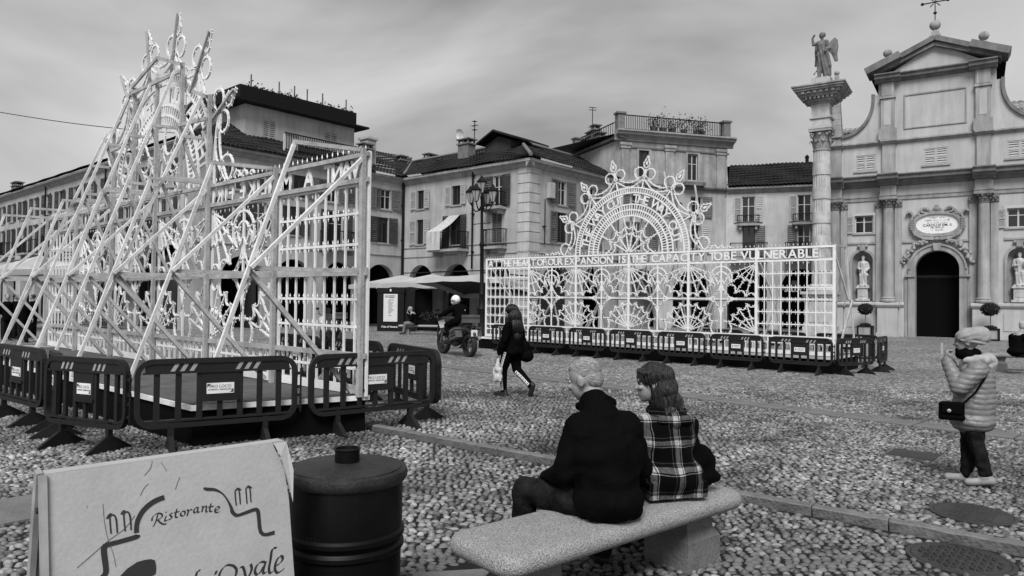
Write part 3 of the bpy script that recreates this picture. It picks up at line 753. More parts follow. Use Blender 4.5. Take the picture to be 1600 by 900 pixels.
# quoins
q0 = loc(809, 340, Wc)[0]
z = 0.1; k = 0; W2 = T1 @ FX
q1 = loc(843, 340, W2)[0]
while z < E_H - .6:
    MB().box(q0, .035, -.035, -.002, z, z + .5).build('quoin', 'plaster_pale', cb); MB(FX).box(.0, q1, -.035, -.002, z, z + .5).build('quoin', 'plaster_pale', cb)
    z += .555; k += 1
# right face
hol = []; spec = []
addw(W2, 872, 885, 277, 304, 7.45, 8.9, sh='both', sw=.75, shm='shutter'); addw(W2, 870, 886, 330, 366, 5.2, 7.0, sh='both', sw=.75, shm='shutter', dark=True)
addw(W2, 918, 929, 288, 312, 7.45, 8.9, sh='both', sw=.7); addw(W2, 918, 929, 340, 372, 5.2, 7.0, sh='both', sw=.7)
arc = []
for x0, x1 in ((845, 893), (911, 945)):
    u0, u1, c, d = boxpx(W2, x0, x1, 415, 500); arc.append((u0, u1, 0, 3.95, True))
LR = 13.5
mb = MB(FX); wall(mb, 0, LR, 0, E_H, hol + arc, .5); mb.build('wall', 'plaster', cb)
for s, k in spec: window(cb, FX, *s, **k)
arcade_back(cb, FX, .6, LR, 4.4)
pipe(cb, FX, q1 + .35, 5.0, 7.6, .03)
MB(FX).box(q1 + .55, q1 + 1.0, -.35, -.05, 7.7, 8.6).build('lamp_box', 'shutter_pale', cb)
mb = MB()
for T_, a, b in ((i4, ULEN, 0.35), (FX, -.35, LR)):
    m2 = MB(T_); mould(m2, a, b if T_ is i4 else b, E_H - .5, [(.003, 0), (.1, .1), (.16, .22), (.38, .32), (.38, .47), (.003, .49)])
    for zz_ in (5.05, 4.45): mould(m2, a + (.0 if T_ is i4 else .4), b - (.4 if T_ is i4 else 0), zz_, [(.003, 0), (.05, 0), (.05, .05), (.003, .08)])
    m2.build('cornice', 'trim', cb)
mb = MB(); RUN, RISE = 4.6, 2.15
tiles(mb, i4, ULEN - 0, .5, E_H, RUN, RISE, tmin=lambda u: 0, tmax=lambda u: min(1, (-u + .5) / (RUN + .5)))
tiles(mb, i4, ULEN - RUN, ULEN, E_H, RUN, RISE, tmin=lambda u: (ULEN - u) / (RUN + .5) + .09, tmax=lambda u: 1)
tiles(mb, FX, -.5, LR, E_H, RUN, RISE, tmax=lambda u: min(1, (u + .5) / (RUN + .5)))
mb.build('roof', 'roof', cb)
mb = MB(); mb.tube([(.5, -.5, E_H + .12), (-RUN, RUN, E_H + RISE + .32)], .11, 8); mb.tube([(ULEN, 0, E_H + .3), (ULEN - RUN, RUN, E_H + RISE + .3)], .1, 8); mb.tube([(ULEN - RUN, RUN, E_H + RISE + .26), (-RUN, RUN, E_H + RISE + .3), (-RUN, LR, E_H + RISE + .3)], .11, 8); mb.build('ridge_tiles', 'brickwork', cb)
MB().add([(ULEN - RUN, RUN, E_H + RISE), (-RUN, RUN, E_H + RISE), (-RUN - 4, RUN + 4, E_H), (ULEN - RUN, RUN + 4, E_H)], [(0, 1, 2, 3)]).build('roof_back', 'roof', cb)
# dormer
p = put(768, 240, Y=YC + 3.0, T=T1)
mb = MB(TR((p.x, p.y - .6, p.z - .5))); mb.prism([(0, 0), (2.2, 0), (2.2, 1.0), (1.1, 1.35), (0, .9)], 0, 3.0); dm = mb.build('dormer', 'shutter_dark', cb)
mb = MB(TR((p.x, p.y - .6, p.z - .5))); mb.prism([(-.35, .93), (1.1, 1.6), (2.7, 1.0), (2.7, 1.1), (1.1, 1.72), (-.35, 1.05)], -.5, 3.2); mb.build('dormer_roof', 'roof', dm)
p = put(729, 240, Y=YC + 2.6, T=T1); chimney(cb, TR((p.x, p.y, p.z - .45)), .95, .7, 1.0)
o = MB(TR(p + Vector((-.25, -.3, 1.35)))).lathe([(.001, .05), (.2, .03), (.33, -.03), (.33, -.05), (.001, .03)], n=18).tube([(0, 0, 0), (0, .1, -.5)], .03, 6)
o.T = None
dish = MB(TR(p + Vector((-.3, -.35, 1.25))) @ Matrix.Rotation(PI / 2 + .3, 4, 'X') @ Matrix.Rotation(0, 4, 'Y')).lathe([(.001, -.07), (.2, -.05), (.36, 0), (.37, .015)], n=20).tube([(0, 0, 0), (0, 0, .3)], .02, 6)
dish.build('satellite_dish', 'label', cb)
def antenna(P, p, h, label_arms=((1.0, .25), (.85, .5), (.7, .3))):
    mb = MB(TR(p)); mb.tube([(0, 0, 0), (0, 0, h)], .03, 6)
    for f, w in label_arms:
        for k in range(6): mb.bar((-w / 2 + w * k / 5, -.15, h * f), (-w / 2 + w * k / 5, .15, h * f), .015)
        mb.bar((-w / 2, 0, h * f), (w / 2, 0, h * f), .025)
    return mb.build('antenna', 'iron', P)
antenna(cb, put(741, 234, Y=YC + 3, T=T1), 1.9)

# ============================================================ TERRACE BUILDING (bowed, balustrade on top)
pA, pB, pC = at(967, 46), at(1135, 48), at(1318, 45.6)
def seg(a, b): d = b - a; return frame(a, math.atan2(d.y, d.x)), d.length
TA, LA = seg(pA, pB)
tb = thing('terrace_building', 'tall worn plaster house with pilasters and a railed roof terrace', 'building', TA)
ZC = 12.3
hol = []; spec = []
addw(TA, 998, 1014, 240, 262, 10.0, 11.75, surround='trim', dark=True); addw(TA, 1074, 1090, 248, 284, 9.95, 11.75, surround='trim')
addw(TA, 988, 1004, 300, 320, 7.5, 8.9, sh='both', sw=.6); addw(TA, 1080, 1098, 305, 325, 7.5, 8.9, sh='right', sw=.7); addw(TA, 1028, 1044, 300, 322, 7.5, 8.9, sh='both', sw=.6)
addw(TA, 988, 1004, 355, 385, 5.1, 7.0, sh='both', sw=.6); addw(TA, 1080, 1096, 358, 385, 5.1, 7.0, sh='right', sw=.7, shm='shutter_pale'); addw(TA, 1028, 1044, 355, 385, 5.1, 7.0, sh='both', sw=.6)
arc = []
for x0, x1 in ((981, 1027), (1052, 1114)):
    u0, u1, c, d = boxpx(TA, x0, x1, 420, 500); arc.append((u0, u1, 0, 3.9, True))
mb = MB(); wall(mb, 0, LA, 9.55, ZC, [h for h in hol if h[2] > 9.5], .3); mb.build('upper_wall', 'plaster_old', tb)
mb = MB(); wall(mb, 0, LA, 0, 9.35, [h for h in hol if h[2] < 9.5] + arc, .45, d=.06); mb.build('wall', 'plaster', tb)
for s, k in spec: window(tb, TR((0, .06, 0)) if s[2] < 9.5 else i4, *s, **k)
arcade_back(tb, i4, .1, LA - .1, 4.3)
mb = MB(); mould(mb, -.25, LA + .25, 9.35, [(-.05, 0), (.12, .0), (.2, .12), (.2, .2), (-.05, .2)]); mb.build('ledge', 'trim_dark', tb)
mb = MB()
CP = [(-.05, 0), (.1, .02), (.12, .2), (.22, .3), (.45, .38), (.5, .52), (.6, .56), (.6, .66), (-.05, .68)]
mould(mb, -.4, LA + .4, ZC, CP); mould(mb, -.1, LA + .1, ZC - .45, [(.003, 0), (.08, .02), (.12, .1), (.003, .12)])
mb.build('cornice', 'trim', tb)
for x0, x1 in ((970, 982), (1039, 1052), (1119, 1132)):
    u0 = loc(x0, 260, TA)[0]; u1 = loc(x1, 260, TA)[0]
    mb = MB().box(u0, u1, -.12, -.002, 9.56, ZC - .5).box(u0 - .06, u1 + .06, -.16, -.002, 9.56, 9.8).box(u0 - .07, u1 + .07, -.17, -.003, ZC - .497, ZC - .3).box(u0 - .12, u1 + .12, -.22, -.003, ZC - .297, ZC - .12); mb.build('pilaster', 'plaster_old', tb)
u = spec[1][0]; MB().box(u[0] - .35, u[1] + .35, -.5, -.003, 9.56, 9.8).build('balcony', 'trim_dark', tb)
# side wall to the left
sd = at(892, 52.5) - pA
TS = frame(pA, math.atan2(-sd.y, -sd.x)); LS = sd.length; PS = TA.inverted() @ TS
MB(PS).box(-LS, 0.0, .02, .4, 8, ZC + .12).build('side_wall', 'plaster_pale', tb)
mb = MB(PS); mould(mb, -LS, .3, ZC + .123, [(-.3, 0), (.2, .05), (.25, .2), (-.3, .22)]); mb.build('side_cornice', 'trim_dark', tb)
MB().add([(0, .4, ZC + .6), (LA, .4, ZC + .6), (LA, 9, ZC + .6), (-4, 9, ZC + .6)], [(0, 1, 2, 3)]).build('terrace_floor', 'deck', tb)
MB().box(LA - .15, LA, .02, 9, 9, ZC + .3).build('party_wall', 'plaster_old', tb)
mb = MB(); ZT = ZC + .68
def railing(mb, a, b, z, h=1.0, st=.13, m=.03):
    a = Vector(a); b = Vector(b); mb.bar(a + Vector((0, 0, z + h)), b + Vector((0, 0, z + h)), .06); mb.bar(a + Vector((0, 0, z + .1)), b + Vector((0, 0, z + .1)), .05)
    n = int((b - a).length / st)
    for i in range(n + 1):
        p = a + (b - a) * i / n; mb.bar(p + Vector((0, 0, z)), p + Vector((0, 0, z + h)), m)
railing(mb, (.2, -.2, 0), (LA - .6, -.2, 0), ZT - .02); mb.build('railing', 'iron', tb)
mb = MB(PS); railing(mb, (-LS + 1.5, -.05, 0), (-.3, -.05, 0), ZC + .34, 1.0, .3); mb.build('railing', 'iron', tb)
for uu, yy in ((-.35, -.2), (LA - .5, -.2)):
    MB().box(uu, uu + .5, yy - .2, yy + .3, ZT, ZT + 1.0).box(uu - .08, uu + .58, yy - .28, yy + .38, ZT + 1.003, ZT + 1.12).build('terrace_pier', 'brickwork', tb)
MB(PS).box(-LS, -LS + .5, 0, .5, ZC + .3, ZC + 1.5).box(-LS - .1, -LS + .6, -.1, .6, ZC + 1.503, ZC + 1.6).build('terrace_pier', 'brickwork', tb)
def pot(P, T, r=.22, h=.35, s=.35, n=90, seed=1):
    o = MB(T).lathe([(.001, 0), (r * .7, 0), (r, h), (r * .9, h), (r * .8, h - .05), (.001, h - .05)], n=12).build('plant_pot', 'brickwork', P)
    mb = MB(T); q = random.Random(seed)
    for i in range(n):
        c = Vector((q.gauss(0, s * .5), q.gauss(0, s * .5), h + s * .6 + q.gauss(0, s * .5))); a = Vector((q.uniform(-1, 1), q.uniform(-1, 1), q.uniform(-1, 1))).normalized() * .09; b = a.orthogonal().normalized() * .05
        mb.add([c - a, c + b, c + a, c - b], [(0, 1, 2, 3)])
    mb.build('foliage', 'leaf', o); return o
for i, (px, s) in enumerate(((1023, .5), (1037, .75), (1052, .4), (1070, .65), (1090, .6), (1098, .5))):
    uu = loc(px, 205, TA)[0]; pot(tb, TR((uu, .15, ZT)), .25, .4, s, 120, i)
for i, uu in enumerate((-LS + 1.0, -LS + 1.9, -LS + 2.5, -LS + 3.1)):
    chimney(tb, PS @ TR((uu, .6, ZC + .3)), .5 + .25 * (i % 2), .5, .7 + .35 * (i % 3))
antenna(tb, PS @ Vector((-LS + 2.0, .6, ZC + 1.2)), 2.3, ((1.0, .5), (.92, .5), (.35, .6), (.25, .6)))

# ============================================================ RIGHT ROW (low house left of the church)
TRr, LRr = seg(pB, pC)
rb = thing('tiled_row_house', 'long plain house with dark tiled roof between terrace building and church', 'building', TRr)
hol = []; spec = []
addw(TRr, 1159, 1180, 306, 334, 7.2, 8.95, sh='both', sw=.5, shm='shutter_pale', ang=.05); addw(TRr, 1246, 1268, 302, 332, 7.2, 8.95, sh='left', sw=.5, shm='shutter_pale', ang=.05)
addw(TRr, 1160, 1180, 357, 388, 4.9, 6.95, sh='right', sw=.6, shm='shutter', dark=True); addw(TRr, 1246, 1266, 355, 388, 4.9, 6.95, sh='both', sw=.6, shm='shutter')
arc = []
for x0, x1 in ((1136, 1198), (1221, 1285)):
    u0, u1, c, d = boxpx(TRr, x0, x1, 418, 500); arc.append((u0, u1, 0, 4.05, True))
mb = MB(); wall(mb, 0, LRr + 3, 0, 9.6, hol + arc, .45); mb.build('wall', 'plaster_pale', rb)
for s, k in spec: window(rb, i4, *s, **k)
for i in (0, 1): u = spec[i][0]; balcony(rb, i4, u[0] - .3, u[1] + .3, 7.1, .4, .55)
u = spec[2][0]; balcony(rb, i4, u[0] - .8, u[1] + .8, 4.75, .8); u = spec[3][0]; balcony(rb, i4, u[0] - .8, u[1] + .8, 4.75, .8)
arcade_back(rb, i4, .1, LRr - .1, 4.4)
mb = MB(); mould(mb, 0, LRr + 3, 9.15, [(.003, 0), (.1, .1), (.16, .2), (.35, .3), (.35, .42), (.003, .44)]); mb.build('cornice', 'trim', rb)
mb = MB(); tiles(mb, i4, 0, LRr + 3, 9.6, 4.5, 2.1); mb.build('roof', 'roof', rb)
MB().add([(-.2, 0, 9.7), (-.2, 4.5, 11.9), (LRr + 3, 4.5, 11.9), (LRr + 3, 9, 9.6), (-.2, 9, 9.6)], [(1, 2, 3, 4)]).build('roof_back', 'roof', rb)
p = loc(1261, 248, TRr, 4.5); MB(TR((p[0], 4.5, 11.9))).lathe([(.12, 0), (.12, .35), (.18, .4), (.05, .55), (.001, .6)], n=8).build('chimney_pot', 'iron', rb)
# shop sign inside the right arch
u0, u1, c, d = boxpx(TRr, 1226, 1254, 450, 457)
sg = thing('shop_sign', 'dark shop sign board with pale letters inside the right-hand arch', 'sign', TRr @ TR(((u0 + u1) / 2, .5, c)))
MB().box(-(u1 - u0) / 2, (u1 - u0) / 2, 0, .05, 0, .42).build('board', 'iron', sg)
for i, ch in enumerate('SOLOY'):
    me_, w_ = text_mesh(ch, .42, 'label', .01, .008); link('letter', me_, sg, TR((-.46 + .23 * i, -.012, .06)))
MB().box(-.1, .25, 0, .03, .45, .8).build('emblem_board', 'shutter', sg)
# ============================================================ CHURCH
CA = math.atan2(.134, .991)
TC = frame((-7.7, 43.8, 0), CA)
ch = thing('church', 'baroque church facade with half columns, pediment, round-headed portal and inscribed cartouche', 'church', TC)
U0, U1, UE = -5.45, 5.45, 8.5
NI = [(-4.15, -3.11, 1.95, 4.75, True), (3.11, 4.15, 1.95, 4.75, True)]
WN = [(-4.05, -3.1, 5.8, 6.8), (3.1, 4.05, 5.8, 6.8)]
DO = [(-1.02, 1.02, 0, 4.72, True)]
mb = MB(); wall(mb, U0, UE, 0, 8.6, NI + WN + DO, .9); mb.build('wall', 'church', ch)
for (a, b, c, e, _) in NI:
    m = (a + b) / 2; r = (b - a) / 2
    mb = MB(); mb.lathe([(r, c), (r, e - r)] + [(r * math.cos(t), e - r + r * math.sin(t)) for t in np.linspace(.1, PI / 2, 7)], (m, .0, 0), 14, 0, PI)
    mb.box(a, b, -.0, .9, c - .05, c - .001); nn = mb.build('niche', 'church_trim', ch, smooth=True)
    mb = MB(); t = .13; P = [(a - t / 2, c), (a - t / 2, e - r)] + [(m - (r + t / 2) * math.cos(PI * i / 18), e - r + (r + t / 2) * math.sin(PI * i / 18)) for i in range(1, 18)] + [(b + t / 2, e - r), (b + t / 2, c)]
    mb.ribbon(P, t, -.09, .05).box(m - .14, m + .14, -.17, -.003, e + .05, e + .38).ball((m - .2, -.1, e + .3), .09).ball((m + .2, -.1, e + .3), .09).build('niche_surround', 'church_trim', ch)
for i, w in enumerate(WN): window(ch, i4, *w, sh='both', sw=.52, shm='shutter_pale', ang=.1, surround='sash')
# podium
mb = MB()
for a, b, o_ in ((U0, -1.55, .22), (1.55, UE, .22)):
    mb.box(a, b, -o_, -.002, 0, 1.62); mb.box(a, b, -o_ - .06, -.002, 0, .22)
    mould(mb, a, b, 1.62, [(.0, 0), (.26, .0), (.34, .12), (.34, .22), (.2, .26), (0, .27)])
mb.build('podium', 'church', ch)
for cx_ in (-5.07, -2.32, 2.1, 5.07):
    mb = MB(); mb.box(cx_ - .5, cx_ + .5, -.62, -.22, 0, 1.6).box(cx_ - .56, cx_ + .56, -.68, -.222, 0, .2); mould(mb, cx_ - .58, cx_ + .58, 1.6, [(.0, 0), (.66, .0), (.74, .12), (.74, .22), (.6, .27), (0, .28)]); mb.build('pedestal', 'church', ch)
mb = None
for a, b in ((-4.4, -2.95), (2.95, 4.4)): MB().box(a, b, -.25, -.222, .45, 1.35).build('podium_panel', 'church', ch)
# portal
mb = MB(); r = 1.02; t = .34; zc = 4.72 - r
P = [(-r - t / 2, 0), (-r - t / 2, zc)] + [(-(r + t / 2) * math.cos(PI * i / 24), zc + (r + t / 2) * math.sin(PI * i / 24)) for i in range(1, 24)] + [(r + t / 2, zc), (r + t / 2, 0)]
mb.ribbon(P, t, -.16, .1); P2 = [(-(r + .3) * math.cos(PI * i / 24), zc + (r + .3) * math.sin(PI * i / 24)) for i in range(0, 25)]; mb.ribbon(P2, .1, -.22, -.163)
for s in (-1, 1):
    mb.box(min(s * r, s * (r + .5)), max(s * r, s * (r + .5)), -.24, -.0, 3.28, 3.4); mb.box(min(s * (r + .36), s * (r + .52)), max(s * (r + .36), s * (r + .52)), -.1, -.002, 0, 3.27)
mb.prism([(-.15, 4.7), (.15, 4.7), (.2, 5.1), (-.2, 5.1)], -.34, -.1); mb.build('portal_surround', 'church_trim', ch)
mb = MB(); rr = random.Random(9)
for s in (-1, 1):
    for i in range(34):
        a = math.radians(12 + 62 * i / 33); R_ = 1.55 + rr.uniform(-.06, .17) + .04 * math.sin(i); mb.ball((s * R_ * math.cos(a), -.12 - rr.uniform(0, .1), zc + R_ * math.sin(a)), rr.uniform(.07, .12), 7, 5)
mb.build('garland', 'church_trim', ch, smooth=True, kind='stuff')
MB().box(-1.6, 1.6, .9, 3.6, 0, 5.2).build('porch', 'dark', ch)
mb = MB()
mb.box(-1.1, 1.1, .86, .92, 0, 3.3).box(-1.1, 1.1, .84, .9, 3.3, 3.4); mb.build('door_recess', 'interior', ch)
for s in (0, 1):
    mb = MB(); mb.box(-.98 + s * .99, -.02 + s * .99, .8, .855, 0, 3.25)
    mb.build('door_leaf', 'dark', ch)
# columns and strips
def leafcap(mb, c, r, h, n=9):
    """corinthian capital: bell, two rings of leaves, corner scrolls, slab"""
    c = Vector(c); mb.lathe([(r * .95, 0), (r * 1.08, .02 * h), (r * 1.08, .08 * h), (r * .92, .1 * h), (r * .95, .6 * h), (r * 1.2, .85 * h)], c, 16)
    for ring in (0, 1):
        for k in range(n):
            a = 2 * PI * (k + .5 * ring) / n; z0 = (.1 + .3 * ring) * h
            d = Vector((math.cos(a), math.sin(a), 0)); s = Vector((-d.y, d.x, 0)) * r * .26
            P = [c + d * r * .96 + Vector((0, 0, z0)), c + d * r * 1.12 + Vector((0, 0, z0 + .26 * h)), c + d * r * 1.42 + Vector((0, 0, z0 + .40 * h)), c + d * r * 1.45 + Vector((0, 0, z0 + .30 * h))]
            vs = []
            for i, p in enumerate(P): w = (1, 1.15, .75, .4)[i]; vs += [p - s * w, p + s * w]
            mb.add(vs, [(0, 1, 3, 2), (2, 3, 5, 4), (4, 5, 7, 6)])
    for k in range(4):
        a = PI / 4 + k * PI / 2; mb.ball(c + Vector((math.cos(a) * r * 1.5, math.sin(a) * r * 1.5, .8 * h)), (r * .2, r * .2, r * .2), 8, 5)
    mb.box(c.x - r * 1.35, c.x + r * 1.35, c.y - r * 1.35, c.y + r * 1.35, c.z + .88 * h, c.z + h)
    return mb
for cx_ in (-5.07, -2.32, 2.1, 5.07):
    o = MB().lathe([(.37, 1.89), (.4, 1.92), (.4, 2.0), (.34, 2.05), (.36, 2.12), (.3, 2.17), (.29, 2.2), (.285, 4.5), (.25, 7.12)], (cx_, -.3, 0), 24).build('half_column', 'church_trim', ch, smooth=True)
    mb = MB(); leafcap(mb, (cx_, -.3, 7.12), .26, .5); mb.build('capital', 'church_dark', o)
    for s in (-1, 1):
        a = cx_ + s * .47
        MB().box(a - .17, a + .17, -.13, -.002, 1.9, 7.2).build('pilaster_strip', 'church_trim', ch)
        mb = MB().box(a - .2, a + .2, -.2, -.003, 7.203, 7.56)
        for i in range(4): mb.ball((a - .14 + .09 * i, -.22, 7.32 + .1 * (i % 2)), .065, 6, 4)
        mb.build('strip_capital', 'church_dark', ch)
mb = MB()
for a, b in ((-4.4, -2.98), (2.98, 4.42), (-1.65, 1.5)): mould(mb, a, b, 5.15, [(.003, 0), (.07, .02), (.07, .12), (.003, .16)])
mb.build('string_course', 'church_trim', ch)
ENT = [(.0, 0), (.06, .0), (.08, .16), (.12, .2), (.12, .26), (.0, .27)]
CORN = [(.0, 0), (.12, .02), (.16, .12), (.3, .18), (.34, .26), (.6, .32), (.62, .46), (.72, .54), (.72, .6), (.0, .62)]
def ent(name, zb, prof, m, brk, big=0.0):
    mb = MB(); mould(mb, U0 - big, UE, zb, prof, 0)
    for cx_ in (-5.07, -2.32, 2.1, 5.07):
        w = brk; mould(mb, cx_ - w, cx_ + w, zb - .002, [(a + .42 if a > 0 else 0, b * 1.002 + (.004 if i else 0)) for i, (a, b) in enumerate(prof)], 0)
    return mb.build(name, m, ch)
ent('architrave', 7.6, ENT, 'church_trim', .44)
for cx_ in (-5.07, -2.32, 2.1, 5.07): MB().box(cx_ - .4, cx_ + .4, -.45, -.002, 7.88, 8.36).build('frieze_block', 'church_trim', ch)
ent('main_cornice', 8.36, CORN, 'church_dark', .5)
# upper storey outline, traced on its own plane and given thickness
UP = lambda px, py: loc(px, py, TC)
WU = [(-4.0, -3.0, 9.35, 10.25), (-.62, .48, 9.4, 10.3), (3.1, 4.2, 9.4, 10.3)]
mb = MB(); wall(mb, U0, UE, 8.9, 10.75, WU, .3); mb.build('attic_wall', 'church', ch)
for w in WU: window(ch, i4, *w, sh='closed', shm='shutter_pale')
SP = [(.0, 0), (.06, .0), (.12, .08), (.2, .12), (.2, .2), (.0, .22)]
mb = MB(); mould(mb, U0, UE, 10.75, SP)
for cx_ in (-5.07, -2.32, 2.1, 5.07): mould(mb, cx_ - .42, cx_ + .42, 10.748, [(a + .18 if a > 0 else 0, b + .004 * (i > 0)) for i, (a, b) in enumerate(SP)])
mb.build('upper_string', 'church_trim', ch)
for cx_ in (-5.07, -2.32, 2.1, 5.07): MB().box(cx_ - .32, cx_ + .32, -.17, -.002, 8.98, 10.745).build('attic_pilaster', 'church_trim', ch)
# centre block and volute walls
def arcpts(cx_, cz, r1, r2, a0, a1, n=14): return [(cx_ + r1 * math.cos(a0 + (a1 - a0) * i / n), cz + r2 * math.sin(a0 + (a1 - a0) * i / n)) for i in range(n + 1)]
WL_ = 2.85
volL = arcpts(-WL_ - 1.9, 13.25, 1.62, 1.9, 0, -PI / 2)
pts = [(-WL_, 10.97), (-WL_, 13.6), (-WL_ - .28, 13.6)] + volL + [(-WL_ - 1.95, 10.97)]
mb = MB(); mb.prism([(-WL_, 10.97), (WL_ - .2, 10.97), (WL_ - .2, 14.3), (-WL_, 14.3)], .0, 1.6); mb.build('upper_wall', 'church', ch)
for s in (1, -1):
    P = [(s * x_ - (0.2 if s < 0 else 0), z_) for x_, z_ in pts]
    MB().prism(P, .02, .7).build('volute_wall', 'church', ch)
    q = [(s * x_ - (0.2 if s < 0 else 0), z_ + .06) for x_, z_ in [(-WL_ - .28, 13.6)] + volL]
    MB().ribbon(q, .16, -.12, .85).build('volute_coping', 'church_dark', ch)
    a, b = (U0, -WL_ - 1.9) if s > 0 else (WL_ + 1.7, UE)
    MB().box(a, b, .02, .7, 10.97, 11.42).build('attic_block', 'church_trim', ch)
PU = [(-2.72, -2.05), (1.73, 2.4)]
for a, b in PU:
    mb = MB().box(a, b, -.2, -.002, 10.97, 14.2).box(a - .1, b + .1, -.32, -.003, 10.97, 11.6).box(a - .06, b + .06, -.27, -.003, 13.3, 13.42); mb.build('upper_pilaster', 'church_trim', ch)
    MB().box(a + .17, b - .17, -.215, -.19, 11.8, 13.15).build('pilaster_panel', 'church', ch)
    MB().box(a + .05, b - .05, -.24, -.19, 13.45, 14.15).build('pilaster_fluting', 'church_trim', ch)
mb = MB()
for x0, x1, z0, z1 in ((-1.6, 1.35, 13.35, 13.42), (-1.6, 1.35, 11.5, 11.55), (-1.6, -1.53, 11.55, 13.35), (1.28, 1.35, 11.55, 13.35)): mb.box(x0, x1, -.05, -.002, z0, z1)
mb.build('panel_frame', 'church_trim', ch)
PC = [(.0, 0), (.1, .0), (.14, .1), (.34, .16), (.36, .3), (.46, .36), (.46, .42), (.0, .43)]
mb = MB(); mould(mb, -2.95, 2.7, 14.2, PC)
for a, b in PU: mould(mb, a - .3, b + .3, 14.198, [(x_ + .22 if x_ > 0 else 0, z_ + .004 * (i > 0)) for i, (x_, z_) in enumerate(PC)])
mb.build('pediment_cornice', 'church_dark', ch)
mb = MB(); mb.prism([(-2.5, 14.6), (2.3, 14.6), (-.1, 16.0)], .0, .8); mb.build('tympanum', 'church', ch)
AP = (-.12, 16.25)
mb = MB()
for s in (-1, 1):
    xe = -3.35 if s < 0 else 3.1
    mb.ribbon([(xe, 14.82), AP], .26, -.42, .9); mb.ribbon([(xe * .93, 14.72), (AP[0], AP[1] - .3)], .2, -.28, .85)
    xb = -1.75 if s < 0 else 1.5
    k = (xb - xe) / (AP[0] - xe); zz_ = 14.82 + (AP[1] - 14.82) * k
    mb.ribbon([(xe - (.12 * (1 if s > 0 else -1)) * -1, 14.86), (xb, zz_ + .04)], .36, -.66, .86)
mb.build('raking_cornice', 'church_dark', ch)
MB().add([(-3.3, .8, 14.7), (AP[0], .8, 16.2), (AP[0], 9, 16.2), (-3.3, 9, 14.7)], [(0, 1, 2, 3)]).add([(3.1, .8, 14.7), (AP[0], .8, 16.2), (AP[0], 9, 16.2), (3.1, 9, 14.7)], [(0, 1, 2, 3)]).box(-2.9, 2.6, .8, 9, 11, 14.65).build('nave_roof', 'roof', ch)
def finial(name, x_, z_, s=1.0):
    mb = MB().box(x_ - .26 * s, x_ + .26 * s, -.1, .42, z_, z_ + .22 * s).box(x_ - .18 * s, x_ + .18 * s, -.02, .34, z_ + .22 * s, z_ + .42 * s).lathe([(.16 * s, .42 * s), (.09 * s, .5 * s), (.1 * s, .56 * s)] + [(.26 * s * math.sin(t), (.78 - .26 * math.cos(t)) * s) for t in np.linspace(.4, PI, 9)], (x_, .16, z_), 16)
    return mb.build(name, 'church_trim', ch, smooth=True)
finial('ball_finial', -2.42, 15.25, .9); finial('ball_finial', 2.1, 15.3, .95); finial('ball_finial', -.12, 16.25, 1.05)
cr = MB(); zc_ = 17.3
cr.bar((-.12, .16, zc_), (-.12, .16, zc_ + 1.75), .045)
cr.bar((-.72, .16, zc_ + 1.05), (.48, .16, zc_ + 1.05), .05)
for p in ((-.72, zc_ + 1.05), (.48, zc_ + 1.05), (-.12, zc_ + 1.75), (-.12, zc_ + .45)): cr.ball((p[0], .16, p[1]), (.09, .04, .09), 8, 5)
for a in range(4):
    t = PI / 4 + a * PI / 2; cr.bar((-.12, .16, zc_ + 1.05), (-.12 + .3 * math.cos(t), .16, zc_ + 1.05 + .3 * math.sin(t)), .02)
    for k in range(3): cr.ball((-.12 + (.16 + .07 * k) * math.cos(t), .16, zc_ + 1.05 + (.16 + .07 * k) * math.sin(t)), (.035, .02, .035), 6, 4)
cr.build('cross', 'iron', ch)
# obelisk on the left pier
mb = MB(); ox = -5.07
mb.box(ox - .36, ox + .36, -.1, .7, 11.43, 11.75)
z = 11.75; w = .3
for k in range(9):
    h = .38; mb.add([(ox + sx__ * w_, .3 + sy * w_, z_) for z_, w_ in ((z + .012, w), (z + h, w - .022)) for sx__, sy in ((-1, -1), (1, -1), (1, 1), (-1, 1))], [(0, 1, 5, 4), (1, 2, 6, 5), (2, 3, 7, 6), (3, 0, 4, 7), (4, 5, 6, 7), (0, 3, 2, 1)]); z += h; w -= .022
mb.build('obelisk', 'church_trim', ch); MB().ball((ox, .3, z + .14), .15, 12, 8).build('obelisk_ball', 'church_trim', ch, smooth=True)
